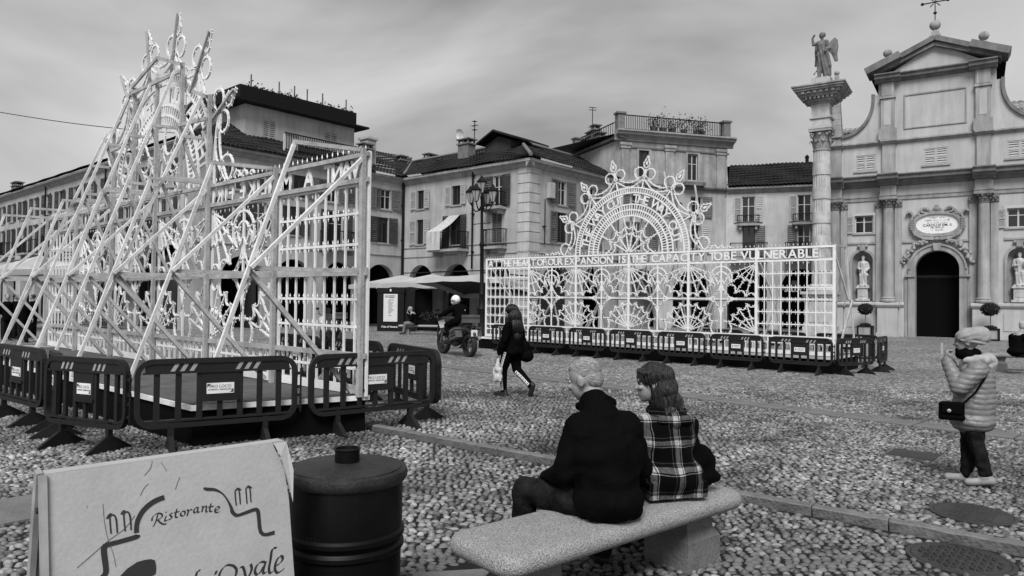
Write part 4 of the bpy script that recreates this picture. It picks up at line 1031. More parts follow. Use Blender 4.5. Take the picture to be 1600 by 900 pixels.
# cartouche
cz = 6.15
mb = MB(); P = [(1.0 * (abs(math.cos(t)) ** .8) * (1 if math.cos(t) > 0 else -1), cz + .55 * (abs(math.sin(t)) ** .9) * (1 if math.sin(t) > 0 else -1)) for t in np.linspace(0, 2 * PI, 33)]
mb.prism(P[:-1], -.1, -.002); mb.build('inscription_panel', 'label', ch)
mb = MB(); mb.ribbon([(p[0] * 1.08, cz + (p[1] - cz) * 1.12) for p in P], .17, -.2, -.003)
Q = [(p[0] * 1.28, cz + (p[1] - cz) * 1.36) for p in P]; mb.ribbon(Q, .1, -.14, -.003)
for s in (-1, 1):
    def spiral(cx_, cz_, r, a0, tr, n=16): return [(cx_ + s * r * (1 - .75 * i / n) * math.cos(a0 + tr * i / n), cz_ + r * (1 - .75 * i / n) * math.sin(a0 + tr * i / n)) for i in range(n + 1)]
    mb.ribbon([(s * 1.18, cz - .1), (s * 1.2, cz + .25), (s * 1.12, cz + .48), (s * 1.2, cz + .66), (s * 1.38, cz + .72), (s * 1.42, cz + .6)], .11, -.24, -.003)
    mb.ribbon(spiral(s * .62, cz + .72, .22, PI, -5.0), .09, -.26, -.003); mb.ribbon([(s * .9, cz + .5), (s * .84, cz + .68), (s * .66, cz + .84), (s * .4, cz + .8)], .13, -.22, -.003)
    mb.ribbon([(s * 1.2, cz - .1), (s * 1.02, cz - .52), (s * .6, cz - .76), (s * .15, cz - .8)], .16, -.24, -.003)
    for i in range(7): mb.box(s * 1.16 - .09, s * 1.16 + .09, -.27, -.2, cz - .3 + i * .09, cz - .25 + i * .09)
mb.ball((0, -.12, cz + .82), (.2, .14, .17)).ball((0, -.15, cz + .95), (.1, .1, .1)).ball((0, -.12, cz - .82), (.2, .12, .1)); mb.build('cartouche', 'church_trim', ch, smooth=False)
for i, (s_, sz) in enumerate((('REGNANTE', .13), ('VICTORIO AMEDEO', .11), ('NOVI OPERIS', .14), ('CAROLUS EM. II', .17), ('FUNDAVIT', .11), ('MDCLXX', .11))):
    if i in (3,):
        me_, w_ = text_mesh(s_, .19, 'ink', .004, .002); link('inscription_line', me_, ch, TR((0, -.106, cz - .13)))
    else:
        mb = MB(); w = [.8, 1.15, 1.0, 0, .6, .45][i]; q = random.Random(i); x_ = -w / 2; zz_ = cz + .33 - i * .135
        while x_ < w / 2:
            if q.random() < .82: mb.box(x_, x_ + .018, -.105, -.1, zz_ - .035, zz_ + .035)
            if q.random() < .5: mb.box(x_, x_ + .045, -.1045, -.1, zz_ + .02 - .05 * q.randint(0, 1), zz_ + .034 - .05 * q.randint(0, 1) + .012)
            x_ += q.choice((.045, .05, .07))
        mb.build('inscription_line', 'church_dark', ch)
# roof bits behind right volute
mb = MB(); tiles(mb, TR((2.9, 2.2, 0)), 0, 7, 12.1, 3, 1.3, over=.3); mb.build('side_roof', 'roof', ch)
MB().box(2.9, 9, 2.4, 3, 10.9, 12.1).box(-4.9, -3.6, .9, 2, 11, 12.0).build('side_wall', 'church_trim', ch)
mb = MB(); tiles(mb, TR((-5.2, .9, 0)), 0, 2.3, 11.7, 1.5, .6, over=.2); mb.build('side_roof', 'roof', ch)

# niche statues
def robed(name, label, T, s, m, seed=0, book=False):
    q = random.Random(seed)
    sh = [('c', (0, 0, .15), .23, (0, 0, .8), .19), ('c', (0, 0, .8), .19, (0, .0, 1.28), .2), ('c', (-.16, 0, 1.33), .09, (.16, 0, 1.33), .09), ('c', (0, 0, 1.35), .07, (0, 0, 1.5), .06), ('e', (0, -.02, 1.62), (.1, .115, .14)), ('e', (0, -.09, 1.52), (.07, .06, .1)),
          ('c', (-.2, 0, 1.32), .085, (-.27, -.05, 1.02), .07), ('c', (-.27, -.05, 1.02), .065, (-.12, -.22, .95 + .1 * book), .05), ('c', (.2, 0, 1.32), .085, (.28, -.02, 1.02), .07), ('c', (.28, -.02, 1.02), .065, (.18, -.2, .85 + .25 * book), .05),
          ('c', (.12, -.12, .1), .1, (.1, -.14, .7), .12), ('c', (-.2, -.05, .9), .07, (.2, -.12, .62), .1), ('c', (-.1, -.1, .05), .1, (-.1, -.12, .6), .1), ('c', (.1, -.15, .04), .06, (.12, -.28, .04), .05), ('c', (-.1, -.12, .04), .06, (-.12, -.25, .04), .05), ('b', (0, 0, .0), (.6, .5, .1))]
    if book: sh.append(('b', (.16, -.24, 1.12), (.05, .2, .26)))
    t = thing(name, label, 'statue', T @ Matrix.Scale(s, 4))
    blob('figure', sh, m, t, .022, 2, disp=lambda c: .012 * math.sin(c.x * 46 + c.z * 5) * (c.z < 1.3))
    return t
for k, (a, b, c, e, _) in enumerate(NI):
    m_ = (a + b) / 2
    t = thing('statue_plinth', ['pale block plinth under the statue in the left niche', 'pale block plinth under the statue in the right niche'][k], 'plinth', TC @ TR((m_, .2, c)))
    MB().box(-.36, .36, -.3, .3, 0, .12).box(-.26, .26, -.22, .22, .12, .72).box(-.34, .34, -.28, .28, .72, .82).build('block', 'pale_stone', t)
    MB().box(-.17, .17, -.235, -.215, .25, .6).build('panel', 'pale_stone', t)
    robed('niche_statue', ['pale robed stone figure in the niche left of the portal', 'pale bearded stone figure holding a book in the niche right of the portal'][k], TC @ TR((m_, .2, c + .84)), 1.0, 'pale_stone', k, k == 1)

# ============================================================ COLUMN with angel
cp = at(1283, 36); TK = frame(cp, CA)
co_ = thing('stone_column', 'tall banded fluted stone column with corinthian capital and wide cornice left of the church', 'column', TK)
HB = 2.75
MB().box(-.9, .9, -.9, .9, 0, .35).box(-.75, .75, -.75, .75, .35, .6).box(-.66, .66, -.66, .66, .6, 2.1).box(-.75, .75, -.75, .75, 2.1, 2.22).box(-.85, .85, -.85, .85, 2.22, 2.36).build('pedestal', 'pale_stone', co_)
MB().box(-.45, .45, -.69, -.662, .8, 1.9).build('pedestal_panel', 'pale_stone', co_)
MB().lathe([(.66, 2.36), (.68, 2.45), (.62, 2.5), (.56, 2.56), (.6, 2.65), (.5, 2.75)], n=28).build('column_base', 'pale_stone', co_, smooth=True)
z = HB; k = 0; ZTOP = 9.55
def flut(mb, z0, z1, r0, r1, n=20):
    vs = []; m = n * 4
    for z_, r in ((z0, r0), (z1, r1)):
        for i in range(m): vs.append((r * (1 - .07 * (1 if i % 4 in (1, 2) else 0)) * math.cos(2 * PI * i / m), r * (1 - .07 * (1 if i % 4 in (1, 2) else 0)) * math.sin(2 * PI * i / m), z_))
    mb.add(vs, [(i, (i + 1) % m, m + (i + 1) % m, m + i) for i in range(m)])
N_ = 11; hs = (ZTOP - HB) / N_
for k in range(N_):
    r0 = .45 - .05 * k / N_; r1 = .45 - .05 * (k + 1) / N_
    mb = MB()
    if k % 2: mb.lathe([(r0 * .99, z), (r0 * 1.06, z + .01), (r1 * 1.06, z + hs - .01), (r1 * .99, z + hs)], n=28)
    else: flut(mb, z + .004, z + hs - .004, r0, r1)
    mb.build('drum', 'pale_stone', co_, smooth=bool(k % 2)); z += hs
mb = MB(); leafcap(mb, (0, 0, ZTOP), .4, 1.1, 10); mb.build('capital', 'trim', co_)
mb = MB().box(-.56, .56, -.56, .56, 10.65, 10.8).box(-.5, .5, -.5, .5, 10.8, 11.0).box(-.45, .45, -.45, .45, 11.0, 11.18).box(-.52, .52, -.52, .52, 11.18, 11.28).box(-.43, .43, -.43, .43, 11.28, 11.95)
mb.build('block', 'pale_stone', co_)
mb = MB(); z = 11.93
for w, h in ((.5, .1), (.62, .12), (.66, .1), (.86, .12), (.98, .14), (1.12, .1), (1.2, .1), (1.26, .07)):
    mb.box(-w, w, -w, w, z, z + h - .003); z += h
for s in range(4):
    R_ = Matrix.Rotation(s * PI / 2, 4, 'Z')
    for i in range(7): mb.box(-.66 + i * .2, -.56 + i * .2, -.84, -.6, 12.13, 12.24, R_)
    for i in range(6): mb.box(-.8 + i * .28, -.66 + i * .28, -1.06, -.84, 12.38, 12.5, R_)
mb.build('cornice', 'church_trim', co_)
MB().box(-.44, .44, -.44, .44, z, z + .5).build('statue_block', 'pale_stone', co_)
ang_ = thing('angel_statue', 'winged stone angel with one raised arm standing on top of the column', 'statue', TK @ TR((0, 0, z + .5)) @ Matrix.Scale(1.42, 4) @ Matrix.Rotation(-.25, 4, 'Z'))
sh = [('c', (-.1, 0, .08), .07, (-.1, 0, .5), .08), ('c', (-.1, 0, .5), .085, (-.05, 0, .95), .12), ('c', (.12, .05, .08), .09, (.1, .02, .5), .13), ('c', (.1, .02, .5), .13, (.03, 0, .95), .14), ('e', (.02, 0, .98), (.17, .13, .12)), ('c', (0, 0, 1.0), .13, (-.01, 0, 1.25), .16), ('c', (-.14, 0, 1.36), .075, (.15, 0, 1.34), .08),
      ('c', (0, 0, 1.38), .055, (0, -.01, 1.5), .05), ('e', (-.01, -.02, 1.6), (.088, .1, .12)), ('e', (0, .03, 1.63), (.11, .11, .11)), ('c', (-.16, 0, 1.36), .065, (-.3, -.05, 1.32), .055), ('c', (-.3, -.05, 1.32), .05, (-.31, -.1, 1.55), .04), ('c', (-.31, -.1, 1.55), .035, (-.22, -.13, 1.64), .035),
      ('c', (.18, 0, 1.33), .065, (.27, .0, 1.08), .055), ('c', (.27, 0, 1.08), .05, (.17, -.16, .95), .04), ('c', (.17, -.05, .95), .09, (.24, .03, .45), .08), ('c', (.2, .05, .5), .09, (.22, .08, .15), .09), ('c', (-.1, -.02, .06), .06, (-.13, -.16, .05), .045), ('c', (-.17, -.04, .9), .05, (.22, -.1, 1.05), .06), ('b', (.03, 0, -.0), (.55, .4, .08)), ('c', (-.18, -.05, .35), .02, (-.26, -.1, .2), .02)]
blob('figure', sh, 'statue_dark', ang_, .018, 2, disp=lambda c: .010 * math.sin(c.x * 55 + c.z * 9) * (c.z < 1.25))
W_ = [(.12, .1, 1.15), (.24, .2, 1.4), (.36, .24, 1.5), (.44, .25, 1.4), (.47, .25, 1.15), (.43, .24, .9), (.46, .24, .62), (.36, .22, .62), (.28, .2, .85), (.2, .15, 1.0)]
mb = MB(); c0 = Vector((.32, .2, 1.1)); n = len(W_)
vs = [Vector(p) + Vector((0, -.025, 0)) for p in W_] + [Vector(p) + Vector((0, .025, 0)) for p in W_] + [c0 + Vector((0, -.06, 0)), c0 + Vector((0, .06, 0))]
mb.add(vs, [(i, (i + 1) % n, 2 * n) for i in range(n)] + [(n + (i + 1) % n, n + i, 2 * n + 1) for i in range(n)] + [(i, i + n, (i + 1) % n + n, (i + 1) % n) for i in range(n)]); mb.build('wing', 'statue_dark', ang_)
mb = MB(Matrix.Diagonal((-1, 1, 1, 1)) @ TR((.12, .05, 0)) @ Matrix.Scale(.6, 4, (1, 0, 0))); mb.add(vs, [(i, (i + 1) % n, 2 * n) for i in range(n)] + [(n + (i + 1) % n, n + i, 2 * n + 1) for i in range(n)] + [(i, i + n, (i + 1) % n + n, (i + 1) % n) for i in range(n)]); mb.build('wing', 'statue_dark', ang_)

# ============================================================ LIGHT STRUCTURES (luminarie)
def luminaria(name, label, T, sx, sz, text, base_h, back_dir, crown_braces, skew=0.0):
    """x = reading direction of the text, y = towards its back, z up; built at size 1 and scaled by (sx, 1, sz)"""
    t = thing(name, label, 'light structure', T)
    S = Matrix.Diagonal((sx, 1, sz, 1)); H = 2.8; HL = 2.47; MID = 1.42; LOW = .46; W = 1.98
    B = []                                             # bulbs: (position, direction)
    def bulbs_on(pts, step=.105, size=.05, both=True, side=1):
        step *= 1.75; size = min(size, .04)
        acc = 0; k = 0
        for (x0, z0), (x1, z1) in zip(pts, pts[1:]):
            Ln = math.hypot(x1 - x0, z1 - z0)
            if Ln < 1e-6: continue
            while acc < Ln:
                f = acc / Ln; nx, nz = -(z1 - z0) / Ln, (x1 - x0) / Ln
                for sg in ((1, -1) if both else (side,)):
                    B.append((x0 + (x1 - x0) * f, z0 + (z1 - z0) * f, nx * sg, nz * sg, size))
                acc += step; k += 1
            acc -= Ln
    def strip(mb, pts, w=.030, step=.105, both=True, d0=-.03, d1=.0, bulbs=True):
        mb.ribbon(pts, w, d0, d1)
        if bulbs: bulbs_on(pts, step, both=both)
    def arc(cx_, cz_, r, a0, a1, n=10, rz=None): return [(cx_ + r * math.cos(a0 + (a1 - a0) * i / n), cz_ + (rz or r) * math.sin(a0 + (a1 - a0) * i / n)) for i in range(n + 1)]
    # posts and rails, white in front and timber behind
    for k in range(-3, 4):
        MB(S).box(k * W - .035, k * W + .035, -.035, .0, 0, H).build('post', 'white', t)
        MB(S).box(k * W - .033, k * W + .033, .045, .10, 0, H + .02).build('timber_post', 'timber', t)
    for z, w, m in ((H - .03, .055, 1), (HL - .03, .05, 1), (LOW, .045, 1), (.3, .03, 0), (.06, .1, 0)):
        MB(S).box(-3 * W, 3 * W, -.032, -.002, z - w / 2, z + w / 2).build('rail', 'white', t)
    for z, w in ((H - .04, .05), (HL + .0, .055), (MID, .09), (LOW, .06)):
        MB(S).box(-3 * W - .05, 3 * W + .05, .002, .043, z - w / 2, z + w / 2).build('timber_rail', 'timber', t)
    for a in range(int(6 * W / .115)): B.append((-3 * W + .06 + a * .115, H, 0, 1, .07))
    for a in range(int(6 * W / .14)): B.append((-3 * W + .06 + a * .14, HL - .06, 0, -1, .06))
    for a in range(int(6 * W / .16)): B.append((-3 * W + .06 + a * .16, .3, 0, 1, .06)); B.append((-3 * W + .06 + a * .16, .3, 0, -1, .06))
    mb = MB(S)
    x_ = -3 * W + .22
    while x_ < 3 * W - .1: mb.box(x_ - .012, x_ + .012, -.03, -.003, .112, LOW - .024); x_ += .2
    mb.build('baluster_row', 'white', t, kind='stuff')
    # lettering of the header, one object per letter
    for wd, x0, x1 in text:
        n = len(wd); hcap = .27; sizef = .335
        ms = [text_mesh(c, sizef, 'white', .012, .004) for c in wd]; tot = sum(w for _, w in ms); gap = (x1 - x0 - tot) / max(1, n)
        x_ = x0 + gap / 2
        for (me_, w_) in ms:
            link('letter', me_, t, S @ TR((x_ + w_ / 2, -.02, HL + .025))); x_ += w_ + gap
    # grid sections at both ends
    for s0 in (-3, 2):
        for i in range(1, 9): 
            MB(S).box(s0 * W + i * W / 9 - .012, s0 * W + i * W / 9 + .012, -.03, -.004, LOW, HL - .05).build('slat', 'white', t)
        for z in (.78, 1.1, 1.42, 1.74, 2.1):
            MB(S).box(s0 * W + .03, s0 * W + W - .03, -.034, -.006, z - .015, z + .015).build('cross_slat', 'white', t)
            for i in range(18): B.append((s0 * W + .06 + i * .108, z, 0, 1, .06)); B.append((s0 * W + .06 + i * .108, z, 0, -1, .06))
    # ornate sections: fans of rays with scalloped web
    zt = HL - .06
    for k in range(-2, 3):
        for up in (0, 1):
            mb = MB(S); z0 = LOW + .02 if up else zt; sg = 1 if up else -1; L_ = (MID - z0) * sg
            sides = [1, -1] if -2 < k < 2 else ([1] if k == -2 else [-1])
            for sd in sides:
                aa = [0, .31, .62, .92, 1.2]; l1 = [L_ * .62, L_ * .60, .62, .65, .66]; l2 = [L_ * .97, L_ * .98, 1.02, 1.0, .95]
                if up: l1 = [a * .86 for a in l1]; l2 = [min(a, .86) for a in l2]
                P1 = [(k * W + sd * l1[i] * math.sin(aa[i]), z0 + sg * l1[i] * math.cos(aa[i])) for i in range(5)]
                P2 = [(k * W + sd * l2[i] * math.sin(aa[i]), z0 + sg * l2[i] * math.cos(aa[i])) for i in range(5)]
                for i in range(1, 5): strip(mb, [(k * W + sd * .03, z0 + sg * .05), P2[i]], .020, .085)
                def scal(p, q, bul):
                    mx, mz = (p[0] + q[0]) / 2, (p[1] + q[1]) / 2; dx, dz = q[0] - p[0], q[1] - p[1]; Ln = math.hypot(dx, dz); tx, tz = (k * W - mx), (z0 - mz); tl = math.hypot(tx, tz) or 1
                    return [(p[0] + dx * f + tx / tl * bul * Ln * math.sin(PI * f), p[1] + dz * f + tz / tl * bul * Ln * math.sin(PI * f)) for f in np.linspace(0, 1, 9)]
                for P in (P1, P2):
                    for i in range(4): strip(mb, scal(P[i], P[i + 1], .42), .023, .08)
            mb.build('fan_ornament', 'white', t)
    for k in range(-2, 2):
        c = (k + .5) * W; mb = MB(S)
        MB(S).box(c - .02, c + .02, -.031, -.003, LOW, HL - .05).build('centre_bar', 'white', t)
        MB(S).box(c - W / 2 + .03, c + W / 2 - .03, -.033, -.005, MID - .014, MID + .014).build('mid_bar', 'white', t)
        a_, b_2 = .44, .52
        for qx in (-1, 1):
            for qz in (-1, 1):
                strip(mb, [(c + qx * a_ * (1 - math.sin(f)), MID + qz * b_2 * (1 - math.cos(f))) for f in np.linspace(0, PI / 2, 10)], .034, .08)
                strip(mb, [(c + qx * .2 * math.cos(f), MID + qz * .24 * math.sin(f)) for f in np.linspace(0, PI / 2, 6)], .024, .07)
        for qx in (-1, 1):
            for rr_ in (.16, .31): strip(mb, arc(c, 2.02, rr_, PI / 2 - qx * 0, PI / 2 - qx * 2.5, 10), .03, .08)
            strip(mb, arc(c + qx * .1, .62, .2, PI / 2 + qx * .1, PI / 2 - qx * 2.9, 9), .026, .08)
        strip(mb, [(c - .1, 1.84), (c, 1.96), (c + .1, 1.84)], .03, .06)
        mb.build('star_ornament', 'white', t)
    # arch
    def ring(r, w=.04, n=44, m='white', nm='arch_ring'):
        P = arc(0, H, r, PI, 0, n); MB(S).ribbon(P, w, -.032, -.002).build(nm, m, t); return P
    for r in (2.0, 1.84, 1.49, 1.32, 1.14): P = ring(r)
    bulbs_on(arc(0, H, 2.02, PI, 0, 60), .1, .06, both=False); bulbs_on(arc(0, H, 1.12, 0, PI, 40), .1, .05, both=False)
    mb = MB(S)
    for i in range(1, 76):
        a = PI * i / 76; c_, s_ = math.cos(a), math.sin(a); mb.ribbon([(1.85 * c_, H + 1.85 * s_), (1.99 * c_, H + 1.99 * s_)], .024, -.03, -.004)
    for i in range(1, 50):
        a = PI * i / 50; c_, s_ = math.cos(a), math.sin(a); mb.ribbon([(1.15 * c_, H + 1.15 * s_), (1.48 * c_, H + 1.48 * s_)], .026, -.03, -.004)
    mb.build('arch_rungs', 'white', t, kind='stuff')
    seq = [('THE', 172, 150), ('WAY', 144, 122), ('OUT', 117, 98), ('THE', 85, 66), ('WAY', 60, 38), ('OUT', 31, 8)]
    for wd, a0, a1 in seq:
        for i, c_ in enumerate(wd):
            a = math.radians(a0 + (a1 - a0) * (i + .5) / 3); me_, w_ = text_mesh(c_, .38, 'white', .012, .003)
            link('letter', me_, t, S @ TR((1.53 * math.cos(a), -.02, H + 1.53 * math.sin(a))) @ Matrix.Rotation(-(a - PI / 2), 4, 'Y'))
    mb = MB(S)
    for a in (30, 54, 80, 100, 126, 150):
        q = math.radians(a); strip(mb, [(0, H), (1.13 * math.cos(q), H + 1.13 * math.sin(q))], .03, .07)
    an = [math.radians(v) for v in (0, 30, 54, 80, 100, 126, 150, 180)]
    for r in (.66, .86):
        for a, b in zip(an, an[1:]):
            p = (r * math.cos(a), H + r * math.sin(a)); q = (r * math.cos(b), H + r * math.sin(b)); m = ((p[0] + q[0]) / 2, (p[1] + q[1]) / 2 - H); ml = math.hypot(*m); Ln = math.hypot(p[0] - q[0], p[1] - q[1])
            strip(mb, [(p[0] + (q[0] - p[0]) * f - m[0] / ml * .36 * Ln * math.sin(PI * f), p[1] + (q[1] - p[1]) * f - m[1] / ml * .36 * Ln * math.sin(PI * f)) for f in np.linspace(0, 1, 9)], .028, .08)
    mb.build('arch_fan', 'white', t)
    # crown of scrolls and spikes
    sp = [math.radians(a) for a in (154, 128, 102.5, 77.5, 52, 26)]; nodes = [PI] + sp + [0.0]
    for j, a in enumerate(sp):
        c_, s_ = math.cos(a), math.sin(a); mb = MB(S)
        strip(mb, [(2.0 * c_, H + 2.0 * s_), (2.62 * c_, H + 2.62 * s_)], .035, .12)
        for sg in (-1, 1):
            F = [(r * math.cos(a + sg * w), H + r * math.sin(a + sg * w)) for r, w in ((2.58, 0), (2.68, .035), (2.76, .036), (2.84, .018), (2.98, 0))]
            strip(mb, F, .028, .06)
            strip(mb, arc(2.44 * c_ - sg * .19 * s_, H + 2.44 * s_ + sg * .19 * c_, .165, 0, 2 * PI, 16), .03, .085)
        mb.ribbon([(2.7 * math.cos(a), H + 2.7 * math.sin(a)), (2.8 * math.cos(a), H + 2.8 * math.sin(a))], .06, -.03, -.002)
        mb.build('spike_ornament', 'white', t)
    for j in range(7):
        a, b = nodes[j], nodes[j + 1]; mb = MB(S)
        for ra, dip in ((2.36, .20), (2.28, .27)):
            P = []
            for f in np.linspace(0, 1, 13):
                an_ = a + (b - a) * f; r = ra - dip * math.sin(PI * f) + (.08 if j in (0, 6) else 0); P.append((r * math.cos(an_), H + r * math.sin(an_)))
            strip(mb, P, .03, .09)
        mb.build('scroll_ornament', 'white', t)
    for sg in (-1, 1):
        mb = MB(S); strip(mb, arc(sg * 2.42, H + .2, .19, 0, 2 * PI, 16), .03, .085)
        for k in range(3): strip(mb, arc(sg * (2.75 + .22 * k), H + .03, .09 - .02 * k, 0, PI, 6), .024, .06)
        mb.build('scroll_ornament', 'white', t)
    # bulbs, joined
    mb = MB(S)
    for x_, z_, nx, nz, s_ in B:
        tx, tz = -nz, nx; w = .0095
        a = (x_ + nx * .012, z_ + nz * .012); c = (x_ + nx * (s_ + .012), z_ + nz * (s_ + .012)); m = (x_ + nx * (s_ * .55), z_ + nz * (s_ * .55))
        mb.add([(a[0], -.017, a[1]), (m[0] + tx * w * 1.3, -.017, m[1] + tz * w * 1.3), (m[0], -.017 - w * 1.3, m[1]), (m[0] - tx * w * 1.3, -.017, m[1] - tz * w * 1.3), (m[0], -.017 + w * 1.3, m[1]), (c[0], -.017, c[1])],
               [(0, 1, 2), (0, 2, 3), (0, 3, 4), (0, 4, 1), (5, 2, 1), (5, 3, 2), (5, 4, 3), (5, 1, 4)])
    mb.build('bulbs', 'white', t, kind='stuff')
    # timber back frame of the crown
    hts = {-2: 1.32, -1: 2.0, 0: 1.95, 1: 1.95, 2: 1.32}
    for k, hh in hts.items():
        MB(S).box(k * .99 - .03, k * .99 + .03, .045, .10, H, H + hh).build('timber_post', 'timber', t)
    for (xa, za), (xb, zb) in (((-1.0, 1.85), (1.1, 1.85)), ((-1.05, 1.95), (-.1, 2.25)), ((-.1, 2.25), (1.0, 1.95)), ((-1.98, 1.28), (-1.5, 1.45)), ((1.5, 1.45), (1.98, 1.28)), ((-1.98, .95), (-.99, 1.0)), ((.99, 1.0), (1.98, .95)), ((1.0, 1.9), (1.7, 1.35))):
        MB(S).bar((xa, .13, H + za), (xb, .13, H + zb), .035, .055).build('timber_brace', 'timber', t)
    for a in sp:
        MB(S).bar((1.9 * math.cos(a), .03, H + 1.9 * math.sin(a)), (2.95 * math.cos(a), .03, H + 2.95 * math.sin(a)), .03, .035).build('timber_brace', 'timber', t)
    # raking braces to the rear edge of the stage
    FT = 1.84; Z = lambda z: z * sz
    def brace(p, q, w=.055, nm='brace', m='timber_light'): MB().bar((p[0] + skew * p[1], p[1], p[2]), (q[0] + skew * q[1], q[1], q[2]), w, w * .8, up=(1, 0, 0)).build(nm, m, t)
    for k in range(-3, 4):
        x_ = k * W * sx
        brace((x_, .87, Z(H)), (x_, FT, .0), .045); brace((x_, .1, Z(H)), (x_, .9, Z(H)), .05, m='timber')
        tm = (Z(H) - Z(MID)) / Z(H); yb = .87 + (FT - .87) * tm
        brace((x_, .1, Z(MID)), (x_, yb, Z(MID)), .05, m='timber'); brace((x_ - .05, .1, Z(H) - .12), (x_ - .05, yb, Z(MID)), .045); brace((x_ + .05, yb, Z(MID)), (x_ + .05, .12, .05), .055, m='timber')
    for k, zt_ in crown_braces:
        x_ = k * .99 * sx; x2 = x_ + .09
        brace((x2, .15, Z(H) + zt_), (x2, FT, 0), .044)
        for zz_, nm in ((Z(H) + zt_ * .52, 0), (Z(H) + .05, 0), (Z(MID), 0)):
            yb = .15 + (FT - .15) * (1 - zz_ / (Z(H) + zt_)); brace((x2, .1, zz_), (x2, yb, zz_), .05, m='timber')
        y1 = .15 + (FT - .15) * (1 - (Z(H) + zt_ * .52) / (Z(H) + zt_)); brace((x2 + .05, y1, Z(H) + zt_ * .52), (x2 + .05, .12, Z(H)), .045, m='timber')
        y2 = .15 + (FT - .15) * (1 - Z(MID) / (Z(H) + zt_)); brace((x2 + .05, y2, Z(MID)), (x2 + .05, .12, .05), .05, m='timber'); y3 = .15 + (FT - .15) * (1 - Z(H) / (Z(H) + zt_)); brace((x2 + .05, y3, Z(H)), (x2 + .05, .12, Z(MID)), .045, m='timber')
    return t
def stage(name, label, T, x0, x1, y0, y1, h, sk=0.0):
    s = thing(name, label, 'stage', T)
    class MB(globals()['MB']):
        def add(self, vs, fs): return super().add([(v[0] + sk * v[1], v[1], v[2]) for v in vs], fs)
    n = 6
    for i in range(n):
        a = x0 + (x1 - x0) * i / n; b = x0 + (x1 - x0) * (i + 1) / n - .012
        MB().box(a, b, y0, (y0 + y1) / 2 - .006, h - .03, h).build('deck_panel', 'deck', s); MB().box(a, b, (y0 + y1) / 2 + .006, y1, h - .03, h).build('deck_panel', 'deck', s)
    MB().box(x0 + .01, x1 - .01, y0 + .01, y1 - .01, .0, h - .033).build('skirt', 'black', s)
    MB().box(x0 - .02, x1 + .02, y0 - .025, y0 - .002, h - .05, h + .01).box(x0 - .02, x1 + .02, y1 + .002, y1 + .025, h - .05, h + .01).box(x0 - .025, x0 - .002, y0, y1, h - .05, h + .01).box(x1 + .002, x1 + .025, y0, y1, h - .05, h + .01).build('edge_trim', 'timber_light', s)
    return s
BH_L, BH_R = .46, .40
TLL = frame((-13.61, 5.54, BH_L), PI); TLR = frame((-11.42, 18.52, BH_R), 0)
stage('black_stage', 'low black-skirted stage carrying the light structure on the left', frame((-13.61, 5.54, 0), PI), -6.26, 6.3, -.06, 1.88, BH_L, .33)
stage('black_stage', 'low black-skirted stage under the light structure on the right', frame((-11.42, 18.52, 0), 0), -6.0, 6.0, -.35, 1.9, BH_R)
K = 11.88 / (1305 - 762)
def tx(px, T=TLR): return loc(px, 400, T)[0]
words = [('AT', 763, 781), ('THE', 782, 800), ('HEART', 803, 838), ('OF', 840, 854), ('OUR', 857, 880), ('EXPANSION', 883, 959), ('IS', 966, 980), ('THE', 987, 1010), ('CAPACITY', 1018, 1103), ('TO', 1110, 1128), ('BE', 1131, 1152), ('VULNERABLE', 1157, 1280)]
luminaria('light_structure', 'white luminaria facing us with arch and words AT THE HEART OF OUR EXPANSION', TLR, 1.0, 1.0, [(w, tx(a), tx(b)) for w, a, b in words], BH_R, 1, [(-2, 1.9), (-1, 2.4), (0, 2.6), (1, 2.4), (2, 1.9)])
lw = [('WANT', 549 + 24, 506), ('A', 492, 470), ('MAN', 452, 420), ('LIKE', 418, 372), ('FIRE', 366, 326)]
def txl(px): return loc(px, 280, TLL)[0] / 1.06
luminaria('light_structure', 'white luminaria on the left seen from behind with raking timber braces and mirrored letters', TLL, 1.06, 1.12, [(w, txl(a), txl(b)) for w, a, b in lw] + [('A', txl(316), txl(306)), ('III', txl(296), txl(262)), ('IIII', txl(240), txl(200)), ('IIIIII', txl(180), txl(120))], BH_L, -1, [(-2, 1.45), (-1, 2.1), (0, 2.05), (1, 2.0), (2, 1.45)], .33)

